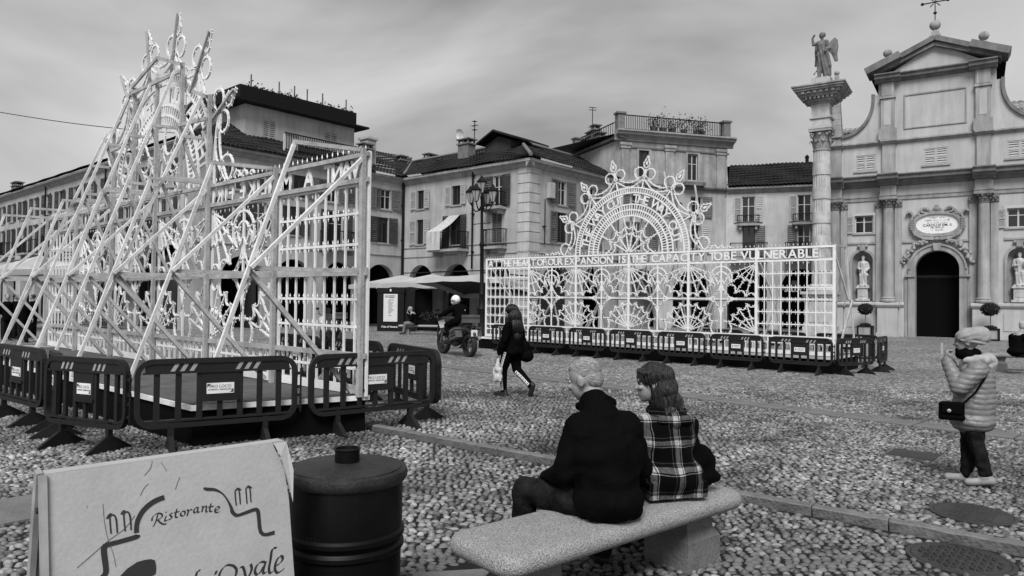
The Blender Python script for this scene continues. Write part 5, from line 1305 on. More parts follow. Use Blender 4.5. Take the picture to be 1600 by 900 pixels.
# ============================================================ BARRIERS
def make_barrier(w=1.72, emblem=False):
    t = thing('crowd_barrier', 'tmp', 'barrier', Matrix.Identity(4), 'plastic crowd barriers round the light structures'); h = 1.0; z0 = .27; r = .16; f = .055
    def rr_(x0, x1, a, b, rad, n=5):
        P = []
        for cx_, cz_, s in ((x1 - rad, b - rad, 0), (x0 + rad, b - rad, 1), (x0 + rad, a + rad, 2), (x1 - rad, a + rad, 3)):
            for i in range(n + 1): q = s * PI / 2 + i * PI / 2 / n; P.append((cx_ + rad * math.cos(q), cz_ + rad * math.sin(q)))
        return P
    P = rr_(-w / 2, w / 2, z0, h, r); P.append(P[0])
    mb = MB(); mb.ribbon([(x * (1 - f / w), z0 + (z - z0) * .965 + .012) for x, z in P], f, -.032, .032); mb.box(-w / 2 + .1, w / 2 - .1, -.02, .02, h - .135, h - .03).box(-w / 2 + .08, w / 2 - .08, -.036, .036, h - .15, h - .133)
    mb.box(-w / 2 + .1, w / 2 - .1, -.036, .036, z0 + .055, z0 + .075); mb.build('frame', 'plastic', t)
    n = 7
    for i in range(1, n + 1):
        x = -w / 2 + w * i / (n + 1)
        if abs(x) < .01: MB().box(x - .028, x + .028, -.018, .018, z0 + .06, z0 + .26).build('bar', 'plastic', t)
        else: MB().box(x - .03, x + .03, -.018, .018, z0 + .06, h - .14).build('bar', 'plastic', t)
    MB().box(-.19, .19, -.024, .024, z0 + .26, h - .14).box(-.2, .2, -.04, .04, z0 + .255, z0 + .285).build('panel', 'plastic', t)
    lb = MB().box(-.145, .145, -.0295, -.0245, z0 + .34, z0 + .46).build('sticker', 'label', t)
    if not emblem:
        me_, w_ = text_mesh('PRO LOCO', .046, 'shutter_dark', .0005, .0); link('print', me_, lb, TR((0, -.0305, z0 + .405)))
        me_, w_ = text_mesh('ALTESSANO  VENARIA REALE', .02, 'ink', .0005, .0004); link('print', me_, lb, TR((0, -.0305, z0 + .378)))
        MB().add([(-.14, -.0303, z0 + .45), (-.10, -.0303, z0 + .45), (-.14, -.0303, z0 + .41)], [(0, 1, 2)]).build('print', 'ink', lb); MB().add([(.14, -.0303, z0 + .35), (.10, -.0303, z0 + .35), (.14, -.0303, z0 + .39)], [(0, 1, 2)]).build('print', 'ink', lb)
    else:
        MB().ball((-.1, -.03, z0 + .4), (.016, .002, .028), 8, 5).build('crest', 'shutter_dark', lb); MB().box(-.06, .12, -.0302, -.0296, z0 + .41, z0 + .425).box(-.06, .09, -.0302, -.0296, z0 + .375, z0 + .385).build('print', 'shutter_dark', lb)
    lb2 = MB().box(-.145, .145, .0245, .0295, z0 + .34, z0 + .46).build('sticker', 'label', t)
    for s in (-1, 1):
        for i in range(3):
            for g in (0, 1):
                x = -w * .30 + g * w * .38 + i * .095 + (.02 if g else 0)
                y = .0215 * s
                MB().add([(x, y, h - .125), (x + .045, y, h - .125), (x + .095, y, h - .04), (x + .05, y, h - .04)], [(0, 1, 2, 3)]).build('reflective_stripe', 'stripe', t)
    for x in (-w * .29, w * .29):
        o = MB().box(x - .03, x + .03, -.03, .03, .12, z0 + .05).build('leg', 'plastic', t)
        MB().add([(x - .03, -.27, 0), (x + .03, -.27, 0), (x + .03, .27, 0), (x - .03, .27, 0), (x - .026, -.27, .03), (x + .026, -.27, .03), (x + .026, .27, .03), (x - .026, .27, .03), (x - .026, -.045, .17), (x + .026, -.045, .17), (x + .026, .045, .17), (x - .026, .045, .17)],
                 [(0, 3, 2, 1), (0, 1, 5, 4), (2, 3, 7, 6), (4, 5, 9, 8), (6, 7, 11, 10), (8, 9, 10, 11), (1, 2, 6, 10, 9, 5), (0, 4, 8, 11, 7, 3)]).build('foot', 'plastic', o)
    mb = MB()
    for z in (.38, .52, .62, .78): mb.box(w / 2 - .005, w / 2 + .055, -.012, .012, z, z + .035)
    mb.tube([(w / 2 + .045, 0, .34), (w / 2 + .045, 0, .86)], .012, 6); mb.build('hinge', 'plastic', t)
    return t
protoA = make_barrier(); protoB = make_barrier(emblem=True); usedA = usedB = False
def barrier(a, b, label, near=True, h=1.0):
    """stands from ground point a to ground point b"""
    global usedA, usedB
    a = Vector(a); b = Vector(b); c = (a + b) / 2; d = b - a; L_ = d.length
    Tm = TR((c.x, c.y, 0)) @ Matrix.Rotation(math.atan2(d.y, d.x), 4, 'Z') @ Matrix.Diagonal((L_ / 1.80, h, h, 1))
    if near:
        if not usedA: usedA = True; protoA.matrix_basis = Tm; protoA['label'] = label; return
        copy_tree(protoA, Tm, label)
    else:
        if not usedB: usedB = True; protoB.matrix_basis = Tm; protoB['label'] = label; return
        copy_tree(protoB, Tm, label)
def lp(a, b, f):  return Vector(a) + (Vector(b) - Vector(a)) * f
c3a, c3b = Vector((-8.05, 3.02, 0)), Vector((-7.50, 4.74, 0))
barrier(c3a, c3b, 'middle one of the three large near barriers at the end of the black stage')
c4b = Vector((-7.12, 6.62, 0)); barrier(c3b + Vector((.02, .06, 0)), c4b, 'near barrier at the stage end closest to the woman walking, right of the middle one')
c2a = Vector((-9.32, 2.58, 0)); barrier(c2a, c3a, 'narrow-looking near barrier left of the middle one, its feet splayed on the cobbles')
barrier((-12.1, 2.72, 0), (-10.3, 2.86, 0), 'barrier cut by the left edge of the photograph, turned towards the houses')
barrier((-10.25, 2.9, 0), (-9.4, 2.75, 0), 'barrier behind the braces further along the left side of the stage'); barrier((-16, 2.8, 0), (-14.1, 2.8, 0), 'barrier far along the left side of the stage, mostly hidden by the near ones')
barrier((-8.9, 7.2, 0), (-7.05, 6.62, 0), 'barrier turning the corner behind the rightmost near barrier'); barrier((-10.8, 7.3, 0), (-9.0, 7.2, 0), 'first barrier seen through the white bars at the front of the left structure')
barrier((-12.7, 7.4, 0), (-10.9, 7.3, 0), 'second barrier seen through the white bars at the front of the left structure')
rx = [(825, 883), (888, 947), (951, 1021), (1026, 1104), (1108, 1195), (1199, 1304)]
YR = 17.75; HR = .88
def xonY(px, Y): d = ray(px, 540); return d.x * Y / d.y
labs = ['first whole barrier to the right of the walking woman along the right structure', 'second whole barrier to the right of the walking woman', 'third barrier from the walking woman, behind the grey-haired man\'s head', 'fourth barrier from the walking woman, above the plaid-coated woman', 'second from right of the front row along the right structure', 'rightmost barrier of the front row along the right structure']
for (a, b), lb in zip(rx, labs): barrier((xonY(a, YR), YR, 0), (xonY(b, YR), YR, 0), lb, False, HR)
barrier((xonY(768, YR + .1), YR + .1, 0), (xonY(820, YR), YR, 0), 'barrier half hidden behind the long-haired walking woman', False, HR)
barrier((-17.9, 16.6, 0), (-17.5, 17.8, 0), 'barrier standing end-on beside the motorcycle', False, HR)
barrier((-5.25, 17.9, 0), (-4.75, 19.3, 0), 'barrier turning the corner at the right end of the right structure', False, HR); barrier((-4.7, 19.4, 0), (-4.85, 20.9, 0), 'far barrier behind the corner one at the right end of the right structure', False, HR)
for i, (a, b, lb) in enumerate(((-6.8, -5.0, 'rightmost barrier behind the right structure seen through its grid'), (-8.7, -6.9, 'second barrier behind the right structure seen through its grid'), (-10.6, -8.8, 'third barrier behind the right structure seen through its ornaments'))): barrier((a, 20.95, 0), (b, 20.95, 0), lb, False, HR)
# ============================================================ LAMP POST
LT = TR(at(754, 33))
lp_ = thing('street_lamp', 'tall black cast-iron street lamp with a cluster of glazed lanterns', 'street lamp', LT @ Matrix.Rotation(.02, 4, 'X'))
MB().lathe([(.26, 0), (.26, .3), (.2, .4), (.2, 1.2), (.24, 1.3), (.17, 1.4), (.12, 1.9), (.16, 2.0), (.1, 2.1), (.085, 4.2), (.12, 4.25), (.12, 4.35), (.075, 4.45), (.06, 6.4), (.09, 6.5), (.05, 6.7)], n=14).build('post', 'iron', lp_, smooth=True)
MB().bar((-.55, 0, 5.3), (.55, 0, 5.3), .035).bar((-.55, .1, 5.3), (-.55, -.1, 5.3), .03).build('ladder_bar', 'iron', lp_)
def lantern(p):
    TR = lambda v: globals()['TR'](v) @ Matrix.Scale(.85, 4)
    o = MB(TR(p)).lathe([(.07, 0), (.09, .04), (.06, .05)], n=6).lathe([(.30, .62), (.31, .66), (.14, .84), (.1, .9), (.02, 1.02)], n=6).build('lantern', 'iron', lp_)
    MB(TR(p)).lathe([(.10, .05), (.25, .6)], n=6).build('glass', 'lamp_glass', o)
    mb = MB(TR(p))
    for k in range(6): a = k * PI / 3; mb.bar((.1 * math.cos(a), .1 * math.sin(a), .05), (.26 * math.cos(a), .26 * math.sin(a), .62), .02)
    mb.build('lantern_bars', 'iron', o)
for k in range(4):
    a = k * PI / 2 + .3; c_, s_ = math.cos(a), math.sin(a); R_ = .58
    P = [(0, 0, 6.2)] + [(c_ * R_ * f, s_ * R_ * f, 6.2 - .35 * math.sin(PI * f) + .05 * f) for f in np.linspace(.1, 1, 9)]
    MB().tube(P, .03, 6).build('arm', 'iron', lp_); lantern(Vector((c_ * R_, s_ * R_, 6.25)))
lantern(Vector((0, 0, 6.7)))

# ============================================================ PARASOLS
def parasol(p, w, zt, ze, rot, label, name='parasol', tl=0.0):
    t = thing(name, label, 'parasol', TR(p) @ Matrix.Rotation(rot, 4, 'Z') @ Matrix.Rotation(tl, 4, 'X'), 'cafe parasols in front of the arcades')
    MB().tube([(w * .5, w * .45, 0), (w * .5, w * .45, zt + .3)], .05, 8).box(w * .5 - .35, w * .5 + .35, w * .45 - .35, w * .45 + .35, 0, .12).build('mast', 'iron', t)
    MB().bar((w * .5, w * .45, zt + .25), (0, 0, zt + .12), .06).build('arm', 'iron', t)
    n = 9; h = w / 2; vs = [(0, 0, zt)]; ring = []
    for s in range(4):
        a0 = (h * (1, -1, -1, 1)[s], h * (1, 1, -1, -1)[s]); a1 = (h * (1, -1, -1, 1)[(s + 1) % 4], h * (1, 1, -1, -1)[(s + 1) % 4])
        for i in range(n): f = i / n; ring.append((a0[0] + (a1[0] - a0[0]) * f, a0[1] + (a1[1] - a0[1]) * f, f))
    m = len(ring)
    for (x, y, f) in ring: vs.append((x * .55, y * .55, ze + (zt - ze) * .40 - .06 * math.sin(PI * f)))
    for (x, y, f) in ring: vs.append((x, y, ze - .0 + .10 * math.sin(PI * f)))
    for (x, y, f) in ring: vs.append((x * 1.005, y * 1.005, ze - .24 + .10 * math.sin(PI * f) - .04 * abs(math.sin(f * PI * 3))))
    fs = [(0, 1 + i, 1 + (i + 1) % m) for i in range(m)]
    for r_ in range(2): fs += [(1 + r_ * m + i, 1 + (r_ + 1) * m + i, 1 + (r_ + 1) * m + (i + 1) % m, 1 + r_ * m + (i + 1) % m) for i in range(m)]
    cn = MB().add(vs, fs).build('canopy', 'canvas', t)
    vs2 = [(v[0] * .985, v[1] * .985, v[2] - .03) for v in vs[:1 + 2 * m]]; MB().add(vs2, [f for f in fs if max(f) <= 2 * m]).build('lining', 'canvas_dark', cn)  # second skin of the canopy cloth, its shade painted as a darker tone
    mb = MB()
    for sx__, sy in ((1, 1), (-1, 1), (-1, -1), (1, -1)): mb.bar((0, 0, zt - .06), (sx__ * h * .98, sy * h * .98, ze - .05), .03)
    mb.build('ribs', 'iron', t)
    return t
parasol(at(628, 43.5), 4.6, 3.2, 2.55, .0, 'pale square parasol nearest the white luminaria post, left of the row')
parasol(at(676, 41), 4.6, 3.2, 2.55, .0, 'pale square parasol in the middle of the row before the arcades')
parasol(at(745, 36.5), 4.8, 3.1, 2.45, .25, 'pale square parasol behind the street lamp, its dark underside showing', tl=-.15)
for i, (px, dp) in enumerate(((28, 42), (62, 34), (150, 40))): parasol(at(px, dp), 4.2, 3.6, 2.8, .1, ['pale parasol at the far left edge behind the timber braces', 'pale parasol behind the braces, second from the left edge', 'pale parasol far behind the left structure'][i])
# cafe tables, chairs as dark things under the parasols
def cafe_table(p, label):
    t = thing('cafe_table', label, 'table', p, 'dark cafe tables under the parasols'); MB().box(-.35, .35, -.35, .35, .71, .74).build('table_top', 'iron', t); MB().tube([(0, 0, .03), (0, 0, .71)], .03, 6).box(-.22, .22, -.22, .22, 0, .03).build('leg', 'iron', t); return t
tt = cafe_table(at(655, 42), 'dark cafe table under the parasols by the arcade')
for px, dp in ((670, 43), (690, 42.5), (705, 41.5), (600, 43.5), (620, 43)): copy_tree(tt, TR(at(px, dp)), 'dark cafe table under the parasols by the arcade')
q_ = thing('planter_box', 'low dark planter with shrubs in front of the cafe arcade', 'planter', at(672, 38.8))
MB().box(-.8, .8, -.25, .25, 0, .55).build('box', 'iron', q_)
def leaves(T, n, s, seed, size=.07):
    mb = MB(T); q = random.Random(seed)
    for i in range(n):
        d = Vector((q.gauss(0, 1), q.gauss(0, 1), q.gauss(0, 1))).normalized() * (q.random() ** .4); c = Vector((d.x * s[0], d.y * s[1], d.z * s[2])); a = Vector((q.uniform(-1, 1), q.uniform(-1, 1), q.uniform(-1, 1))).normalized() * size; b = a.orthogonal().normalized() * size * .55
        mb.add([c - a, c + b, c + a, c - b], [(0, 1, 2, 3)])
    return mb
leaves(TR((0, 0, .75)), 500, (.8, .25, .3), 3).build('foliage', 'leaf', q_, kind='stuff')
# poster stand
ps = thing('poster_stand', 'dark advertising totem with a long pale poster', 'poster stand', TR(at(612, 37.5)) @ Matrix.Rotation(YAW - .12, 4, 'Z'))
MB().box(-.72, .72, -.15, .15, .0, 2.25).box(-.76, .76, -.18, .18, 2.05, 2.3).box(.72, 1.25, .05, .35, 0, 2.2).build('casing', 'iron', ps)
MB().box(-.38, .38, -.17, -.152, .52, 1.98).build('poster', 'poster', ps)
mb = MB(); q = random.Random(2)
for r_ in range(2): mb.box(-.3, -.13, -.174, -.17, 1.86 - r_ * .06, 1.89 - r_ * .06); mb.box(-.1, .25 - r_ * .05, -.174, -.17, 1.86 - r_ * .08, 1.9 - r_ * .08)
for i in range(22): mb.box(-.12, .0 + q.random() * .2, -.1735, -.17, 1.68 - i * .036, 1.69 - i * .036)
mb.box(-.1, .06, -.1745, -.17, .82, .845); mb.build('poster_print', 'shutter_dark', ps)
MB().box(-.04, .04, -.19, -.181, 2.12, 2.24).build('crest', 'label', ps)
me_, w_ = text_mesh('Citta di Venaria', .14, 'label', .002, .002); link('lettering', me_, ps, TR((-.05, -.153, .2)))

# ============================================================ STONE BENCH (near)
b0, b1 = Vector((-2.47, 2.60, 0)), Vector((-2.16, 4.56, 0)); bd = b1 - b0
TB = frame((b0 + b1) / 2, math.atan2(bd.y, bd.x)); BL = bd.length
bench = thing('stone_bench', 'near granite bench with a rounded slab on two pedestals, two people sitting on it', 'bench', TB)
def slab_mesh(L_, W_, th, r):
    mb = MB(); prof = []
    for i in range(9): a = -PI / 2 + PI * i / 8; prof.append((math.cos(a), math.sin(a)))
    nx, ny = 40, 18; vs = []; fs = []
    out = []                                             # rounded-corner plan outline
    R_ = .12
    for cx_, cy_, s in ((L_ / 2 - R_, W_ / 2 - R_, 0), (-L_ / 2 + R_, W_ / 2 - R_, 1), (-L_ / 2 + R_, -W_ / 2 + R_, 2), (L_ / 2 - R_, -W_ / 2 + R_, 3)):
        for i in range(7): a = s * PI / 2 + i * PI / 12; out.append((cx_ + R_ * math.cos(a), cy_ + R_ * math.sin(a), math.cos(a), math.sin(a)))
    P = [(0, -th)] + [(-(r - r * math.cos(t)), -th / 2 + (th / 2) * math.sin(t)) for t in np.linspace(-PI / 2, PI / 2, 11)]
    rings = []
    for (o_, z) in [(-r, -th)] + P[1:] + [(-r - .03, .003)]:
        rings.append([(x + nx_ * o_ + 0, y + ny_ * o_, z) for x, y, nx_, ny_ in out])
    m = len(out)
    for rg in rings: vs += rg
    for i in range(len(rings) - 1): fs += [(i * m + k, i * m + (k + 1) % m, (i + 1) * m + (k + 1) % m, (i + 1) * m + k) for k in range(m)]
    fs += [tuple(range(m - 1, -1, -1)), tuple((len(rings) - 1) * m + k for k in range(m))]
    return mb.add(vs, fs)
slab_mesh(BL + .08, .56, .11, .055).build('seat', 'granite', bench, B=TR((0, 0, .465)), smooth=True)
def support(x):
    mb = MB(); prof = [(.17, .155, 0), (.17, .155, .19), (.135, .12, .245), (.13, .115, .30), (.155, .14, .335), (.155, .14, .353)]
    vs = [(x + sx_ * a, sy * (b + .02), z) for a, b, z in prof for sx_, sy in ((-1, -1), (1, -1), (1, 1), (-1, 1))]
    return mb.add(vs, [(i * 4 + k, i * 4 + (k + 1) % 4, (i + 1) * 4 + (k + 1) % 4, (i + 1) * 4 + k) for i in range(len(prof) - 1) for k in range(4)] + [(3, 2, 1, 0)])
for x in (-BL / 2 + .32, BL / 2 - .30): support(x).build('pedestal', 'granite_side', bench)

# other benches
def back_bench(p, rot, L_, label):
    t = thing('stone_bench', label, 'bench', TR(p) @ Matrix.Rotation(rot, 4, 'Z'))
    slab_mesh(L_, .45, .1, .045).build('seat', 'granite', t, B=TR((0, 0, .46)), smooth=True)
    for x in (-L_ * .35, L_ * .35): support(x).build('pedestal', 'granite_side', t)
back_bench(at(665, 34.5), YAW, 2.6, 'pale stone bench behind the motorcycle near the arcades')
back_bench(gp(1610, 580), YAW - .1, 2.4, 'stone bench at the right edge of the photograph')
back_bench(at(100, 17), YAW + .2, 2.2, 'stone bench seen through the braces at the far left')

# ============================================================ PEOPLE
def head(c, yaw, pitch=0.0, roll=0.0, s=1.0, woman=False):
    """head shapes round centre c, face towards local +X turned by yaw"""
    R_ = Matrix.Rotation(yaw, 4, 'Z') @ Matrix.Rotation(pitch, 4, 'Y') @ Matrix.Rotation(roll, 4, 'X'); c = Vector(c)
    P = lambda x, y, z: c + (R_ @ Vector((x * s, y * s, z * s)))
    e = R_.to_euler(); er = (e.x, e.y, e.z)
    E = lambda x, y, z, a, b, d: ('e', P(x, y, z), (a * s, b * s, d * s), er)
    j = .9 if woman else 1.0
    sh = [E(-.012, 0, .028, .098, .077, .098), E(.035, 0, -.03, .062, .060 * j, .075), E(.052, 0, -.075, .036, .034 * j, .032), E(.09, 0, .035, .012, .045, .012), E(.075, 0, -.055, .022, .026, .012),
          ('c', P(.092, 0, .018), .009 * s, P(.108, 0, -.018), .014 * s), E(.088, 0, -.048, .013, .022, .0065), E(.085, 0, -.061, .013, .02, .007), E(.082, .036, -.01, .02, .018, .016), E(.082, -.036, -.01, .02, .018, .016)]
    for y in (-1, 1): sh += [E(-.008, y * .079, -.005, .022, .009, .033), E(-.012, y * .084, .006, .018, .006, .024)]
    return sh, P
def eyes(parent, P, s=1.0):
    for y in (-1, 1):
        MB(TR(P(.076, y * .032, .018))).ball((0, 0, 0), .0115 * s, 8, 6).build('eye', 'coat_lining', parent, smooth=True)
        d = P(.086, y * .034, .018); MB(TR(d)).ball((0, 0, 0), .0055 * s, 6, 4).build('pupil', 'ink', parent)
        MB().tube([P(.088, y * .016, .034), P(.094, y * .034, .040), P(.083, y * .054, .034)], .0035 * s, 5).build('eyebrow', 'hair_dark', parent)
def hand(c, d, up, side, s=1.0, curl=.5):
    """palm and five fingers: c wrist, d pointing direction, up back of hand, side +1/-1 for the thumb side"""
    c = Vector(c); d = Vector(d).normalized(); u = (Vector(up) - d * Vector(up).dot(d)).normalized(); w = d.cross(u) * side
    sh = [('c', c, .026 * s, c + d * .03 * s, .03 * s)]
    for i in range(4): b = c + w * (.028 - .019 * i) * s; sh.append(('c', b + d * .03 * s, .014 * s, b + d * .085 * s, .0125 * s))
    for i, Ln in enumerate((.068, .078, .072, .056)):
        b = c + (w * (.030 - .020 * i) + d * .09) * s; k1 = (d * math.cos(curl) - u * math.sin(curl)); m = b + k1 * Ln * .5 * s; k2 = (d * math.cos(curl * 2.2) - u * math.sin(curl * 2.2)); e = m + k2 * Ln * .5 * s
        sh += [('c', b, .0095 * s, m, .009 * s), ('c', m, .009 * s, e, .0075 * s)]
    b = c + (w * .03 + d * .025) * s; m = b + (w * .6 + d * .7 - u * .3).normalized() * .04 * s; e = m + (w * .2 + d * .9 - u * .4).normalized() * .032 * s
    return sh + [('c', b, .013 * s, m, .011 * s), ('c', m, .0105 * s, e, .009 * s)]
def cloth_disp(a1=.006, f1=9.0, a2=.003, f2=28.0, seed=0.0):
    def f(c):
        q = Vector((c.x, c.y, c.z)) + Vector((seed, seed, seed)); return a1 * (noise.noise(q * f1) * 1.6) + a2 * noise.noise(Vector((q.x * f2, q.y * f2, q.z * f2 * .6)))
    return f
# frame of a sitter: +x = the way the person faces, origin on the ground under the seat point
# --- the man
PM = Vector((-2.27, 3.45, 0))
man = thing('person', 'grey-haired man in a black jacket sitting bent forward on the stone bench', 'person', TR(PM) @ Matrix.Rotation(2.56, 4, 'Z'))
# local: +x away from us to the left, +y towards the camera side (his left)
HC = (.19, .06, 1.225)
hs_, HP = head(HC, .72, .36, .0, 1.06)
sh = hs_ + [('c', (.10, .01, 1.0), .065, (.15, .03, 1.16), .062), ('c', (.02, 0, .60), .12, (.06, 0, .90), .10), ('c', (-.02, 0, .56), .15, (.2, .22, .545), .085), ('c', (.2, .22, .545), .085, (.38, .36, .52), .065), ('c', (-.02, 0, .56), .15, (.3, -.12, .545), .085), ('c', (.3, -.12, .545), .085, (.48, -.15, .52), .065),
      ('c', (.38, .36, .50), .06, (.46, .36, .1), .045), ('c', (.48, -.15, .50), .06, (.46, -.16, .1), .045), ('c', (.05, .15, .94), .05, (.05, .23, .72), .042), ('c', (.05, .23, .72), .04, (.38, .25, .62), .032), ('c', (.05, -.15, .94), .05, (.05, -.23, .72), .042), ('c', (.05, -.23, .72), .04, (.40, -.16, .62), .032)]
sh += hand((.39, .25, .62), (1, -.3, -.1), (0, 0, 1), -1) + hand((.44, -.13, .62), (1, .3, -.1), (0, 0, 1), 1)
body = blob('body', sh, 'skin', man, .0075, 2)
eyes(body, HP, 1.08)
E3 = Matrix.Rotation(.72, 4, 'Z') @ Matrix.Rotation(.36, 4, 'Y'); ee = E3.to_euler()
def HE(P, E_, x, y, z, a, b, d): return ('e', P(x, y, z), (a, b, d), (E_.to_euler().x, E_.to_euler().y, E_.to_euler().z))
blob('hair', [HE(HP, E3, -.02, 0, .046, .101, .081, .088), HE(HP, E3, -.062, 0, -.01, .047, .070, .058), HE(HP, E3, -.03, .062, .035, .038, .019, .03), HE(HP, E3, -.03, -.062, .035, .038, .019, .03), HE(HP, E3, .02, 0, .085, .06, .062, .036)], 'hair_grey', body, .006, 2, disp=lambda c: .0022 * noise.noise(Vector((c.x * 90, c.y * 90, c.z * 30))))
jd = cloth_disp(.006, 7, .004, 18, 1.0)
def jdisp(c): return jd(c) + .0035 * math.sin(c.z * 46 + c.y * 14 + 6 * noise.noise(c * 5)) * (c.z < .95)
blob('jacket', [('e', (-.03, 0, .575), (.20, .21, .14)), ('c', (-.01, 0, .62), .19, (.02, 0, .80), .20), ('e', (.02, 0, .80), (.18, .235, .22)), ('c', (.05, -.145, .97), .09, (.05, .145, .97), .09), ('e', (.04, 0, .92), (.15, .232, .15)), ('c', (.06, .01, 1.0), .13, (.11, .03, 1.10), .09), ('c', (.05, .165, .93), .085, (.04, .235, .72), .075), ('c', (.04, .235, .72), .07, (.30, .25, .62), .055),
      ('c', (.05, -.165, .93), .085, (.04, -.235, .72), .075), ('c', (.04, -.235, .72), .07, (.32, -.16, .62), .055), ('c', (-.12, -.11, .535), .065, (-.12, .11, .535), .065)], 'jacket', body, .008, 3, disp=jdisp)
blob('collar', [('c', (.10, -.075, 1.10), .032, (.06, 0, 1.13), .036), ('c', (.10, .085, 1.10), .032, (.06, 0, 1.13), .036), ('c', (.10, -.075, 1.10), .028, (.2, -.06, 1.07), .028), ('c', (.10, .085, 1.10), .028, (.2, .09, 1.07), .028)], 'jacket', body, .008, 2)
blob('trousers', [('e', (-.04, 0, .56), (.18, .20, .09)), ('c', (.0, .10, .555), .105, (.38, .36, .53), .082), ('c', (.0, -.10, .56), .125, (.46, -.15, .535), .085), ('c', (.38, .37, .53), .085, (.46, .37, .1), .066), ('c', (.47, -.15, .53), .085, (.45, -.17, .1), .066)], 'denim', body, .011, 2, disp=cloth_disp(.01, 12, .004, 30, 2.0))
for y in (.37, -.17): blob('shoe', [('c', (.44, y, .05), .05, (.64, y * 1.05, .04), .045), ('c', (.45, y, .08), .045, (.5, y, .1), .045)], 'blackshoe', body, .012, 2)
# --- the woman beside him
PW = Vector((-2.23, 4.08, 0))
wom = thing('person', 'long-haired woman in a plaid coat sitting beside the grey-haired man on the bench', 'person', TR(PW) @ Matrix.Rotation(2.55, 4, 'Z'))
HCw = (.055, .07, 1.165)
yw = 1.28
hs_, WP = head(HCw, yw, .04, 0, 1.0, True)
sh = hs_ + [('c', (.01, .01, .92), .045, (.03, .04, 1.1), .048), ('c', (0, 0, .6), .12, (.0, 0, .86), .09), ('c', (-.02, 0, .55), .13, (.42, .1, .53), .075), ('c', (-.02, 0, .55), .14, (.42, -.1, .53), .075), ('c', (.43, .1, .5), .06, (.44, .1, .1), .045), ('c', (.43, -.1, .5), .06, (.42, -.1, .1), .045), ('c', (.02, .14, .92), .05, (.07, .18, .7), .04), ('c', (.07, .18, .7), .038, (.3, .12, .62), .032), ('c', (.02, -.14, .92), .05, (.07, -.18, .7), .04), ('c', (.07, -.18, .7), .038, (.3, -.1, .62), .032)]
sh += hand((.32, .11, .62), (1, -.3, -.1), (0, 0, 1), -1, .9) + hand((.32, -.09, .62), (1, .3, -.1), (0, 0, 1), 1, .9)
bodyw = blob('body', sh, 'skin', wom, .0075, 2); eyes(bodyw, WP)
Ew = Matrix.Rotation(yw, 4, 'Z'); HW = lambda x, y, z, a, b, d: HE(WP, Ew, x, y, z, a, b, d)
hq = lambda c: .0045 * math.sin(math.atan2(c.y - .05, c.x - .02) * 34 + c.z * 8 + 11 * noise.noise(Vector((c.x * 9, c.y * 9, c.z * 4)))) + .007 * noise.noise(Vector((c.x * 60, c.y * 60, c.z * 9))) + .012 * noise.noise(c * 11)
blob('hair', [HW(-.025, 0, .052, .122, .102, .096), HW(-.065, 0, -.03, .1, .115, .11), HW(-.085, 0, -.12, .10, .13, .12), HW(-.115, -.03, -.20, .10, .155, .12), HW(-.10, -.12, -.27, .075, .085, .10), HW(-.14, -.04, -.27, .07, .11, .11), HW(-.085, .09, -.22, .06, .07, .11), HW(-.17, -.13, -.27, .05, .055, .06), HW(.03, .055, .085, .05, .035, .026), HW(.03, -.055, .085, .05, .035, .026), HW(.055, 0, .088, .042, .065, .022), HW(-.03, .085, -.06, .045, .026, .12), HW(-.03, -.085, -.06, .045, .026, .12), HW(-.12, -.10, -.20, .05, .05, .09)], 'hair_dark', bodyw, .0055, 2, disp=hq)
wd = cloth_disp(.01, 8, .004, 24, 5.0)
ct = blob('coat', [('e', (-.03, 0, .6), (.2, .235, .15)), ('c', (-.01, 0, .62), .185, (.0, 0, .84), .16), ('e', (.0, 0, .83), (.155, .20, .17)), ('c', (.0, -.12, .92), .078, (.0, .12, .92), .078), ('c', (.02, .16, .90), .075, (.06, .19, .70), .066), ('c', (.06, .19, .70), .062, (.27, .13, .62), .052), ('c', (.02, -.16, .90), .075, (.06, -.19, .70), .066), ('c', (.06, -.19, .70), .062, (.27, -.12, .62), .052), ('b', (-.02, 0, .54), (.34, .40, .1)), ('c', (-.1, 0, .96), .06, (.02, 0, 1.0), .08)], 'plaid', bodyw, .010, 3, disp=wd)
blob('collar', [('e', (-.09, -.02, .96), (.055, .13, .05)), ('c', (-.02, -.1, 1.0), .035, (-.07, 0, 1.01), .04), ('c', (-.02, .1, 1.0), .035, (-.07, 0, 1.01), .04), ('c', (-.02, .1, 1.0), .035, (.09, .07, 1.0), .03), ('c', (-.02, -.1, 1.0), .035, (.09, -.04, 1.0), .03)], 'plaid', bodyw, .009, 2)
blob('trousers', [('e', (-.03, 0, .55), (.17, .2, .09)), ('c', (0, .09, .55), .11, (.42, .1, .53), .08), ('c', (0, -.09, .55), .11, (.42, -.1, .53), .08), ('c', (.42, .1, .52), .078, (.44, .1, .1), .06), ('c', (.42, -.1, .52), .078, (.42, -.1, .1), .06)], 'denim', bodyw, .012, 2)
for y in (.1, -.1): blob('shoe', [('c', (.4, y, .05), .045, (.58, y, .04), .04)], 'blackshoe', bodyw, .012, 2)
hb = thing('shoulder_bag', 'black shoulder bag hanging at the back of the plaid-coated woman', 'bag', TR(PW + Vector((.12, .20, .50))) @ Matrix.Rotation(1.0, 4, 'Z'))
blob('bag_body', [('e', (0, 0, .14), (.135, .075, .15)), ('e', (.02, 0, .07), (.15, .08, .07)), ('c', (-.02, 0, .25), .05, (-.04, 0, .34), .03)], 'jacket', hb, .01, 3, disp=cloth_disp(.008, 14, .003, 30))
MB().tube([(-.04, 0, .3), (-.10, .0, .42), (-.17, .02, .53)], .012, 6).build('strap', 'jacket', hb)

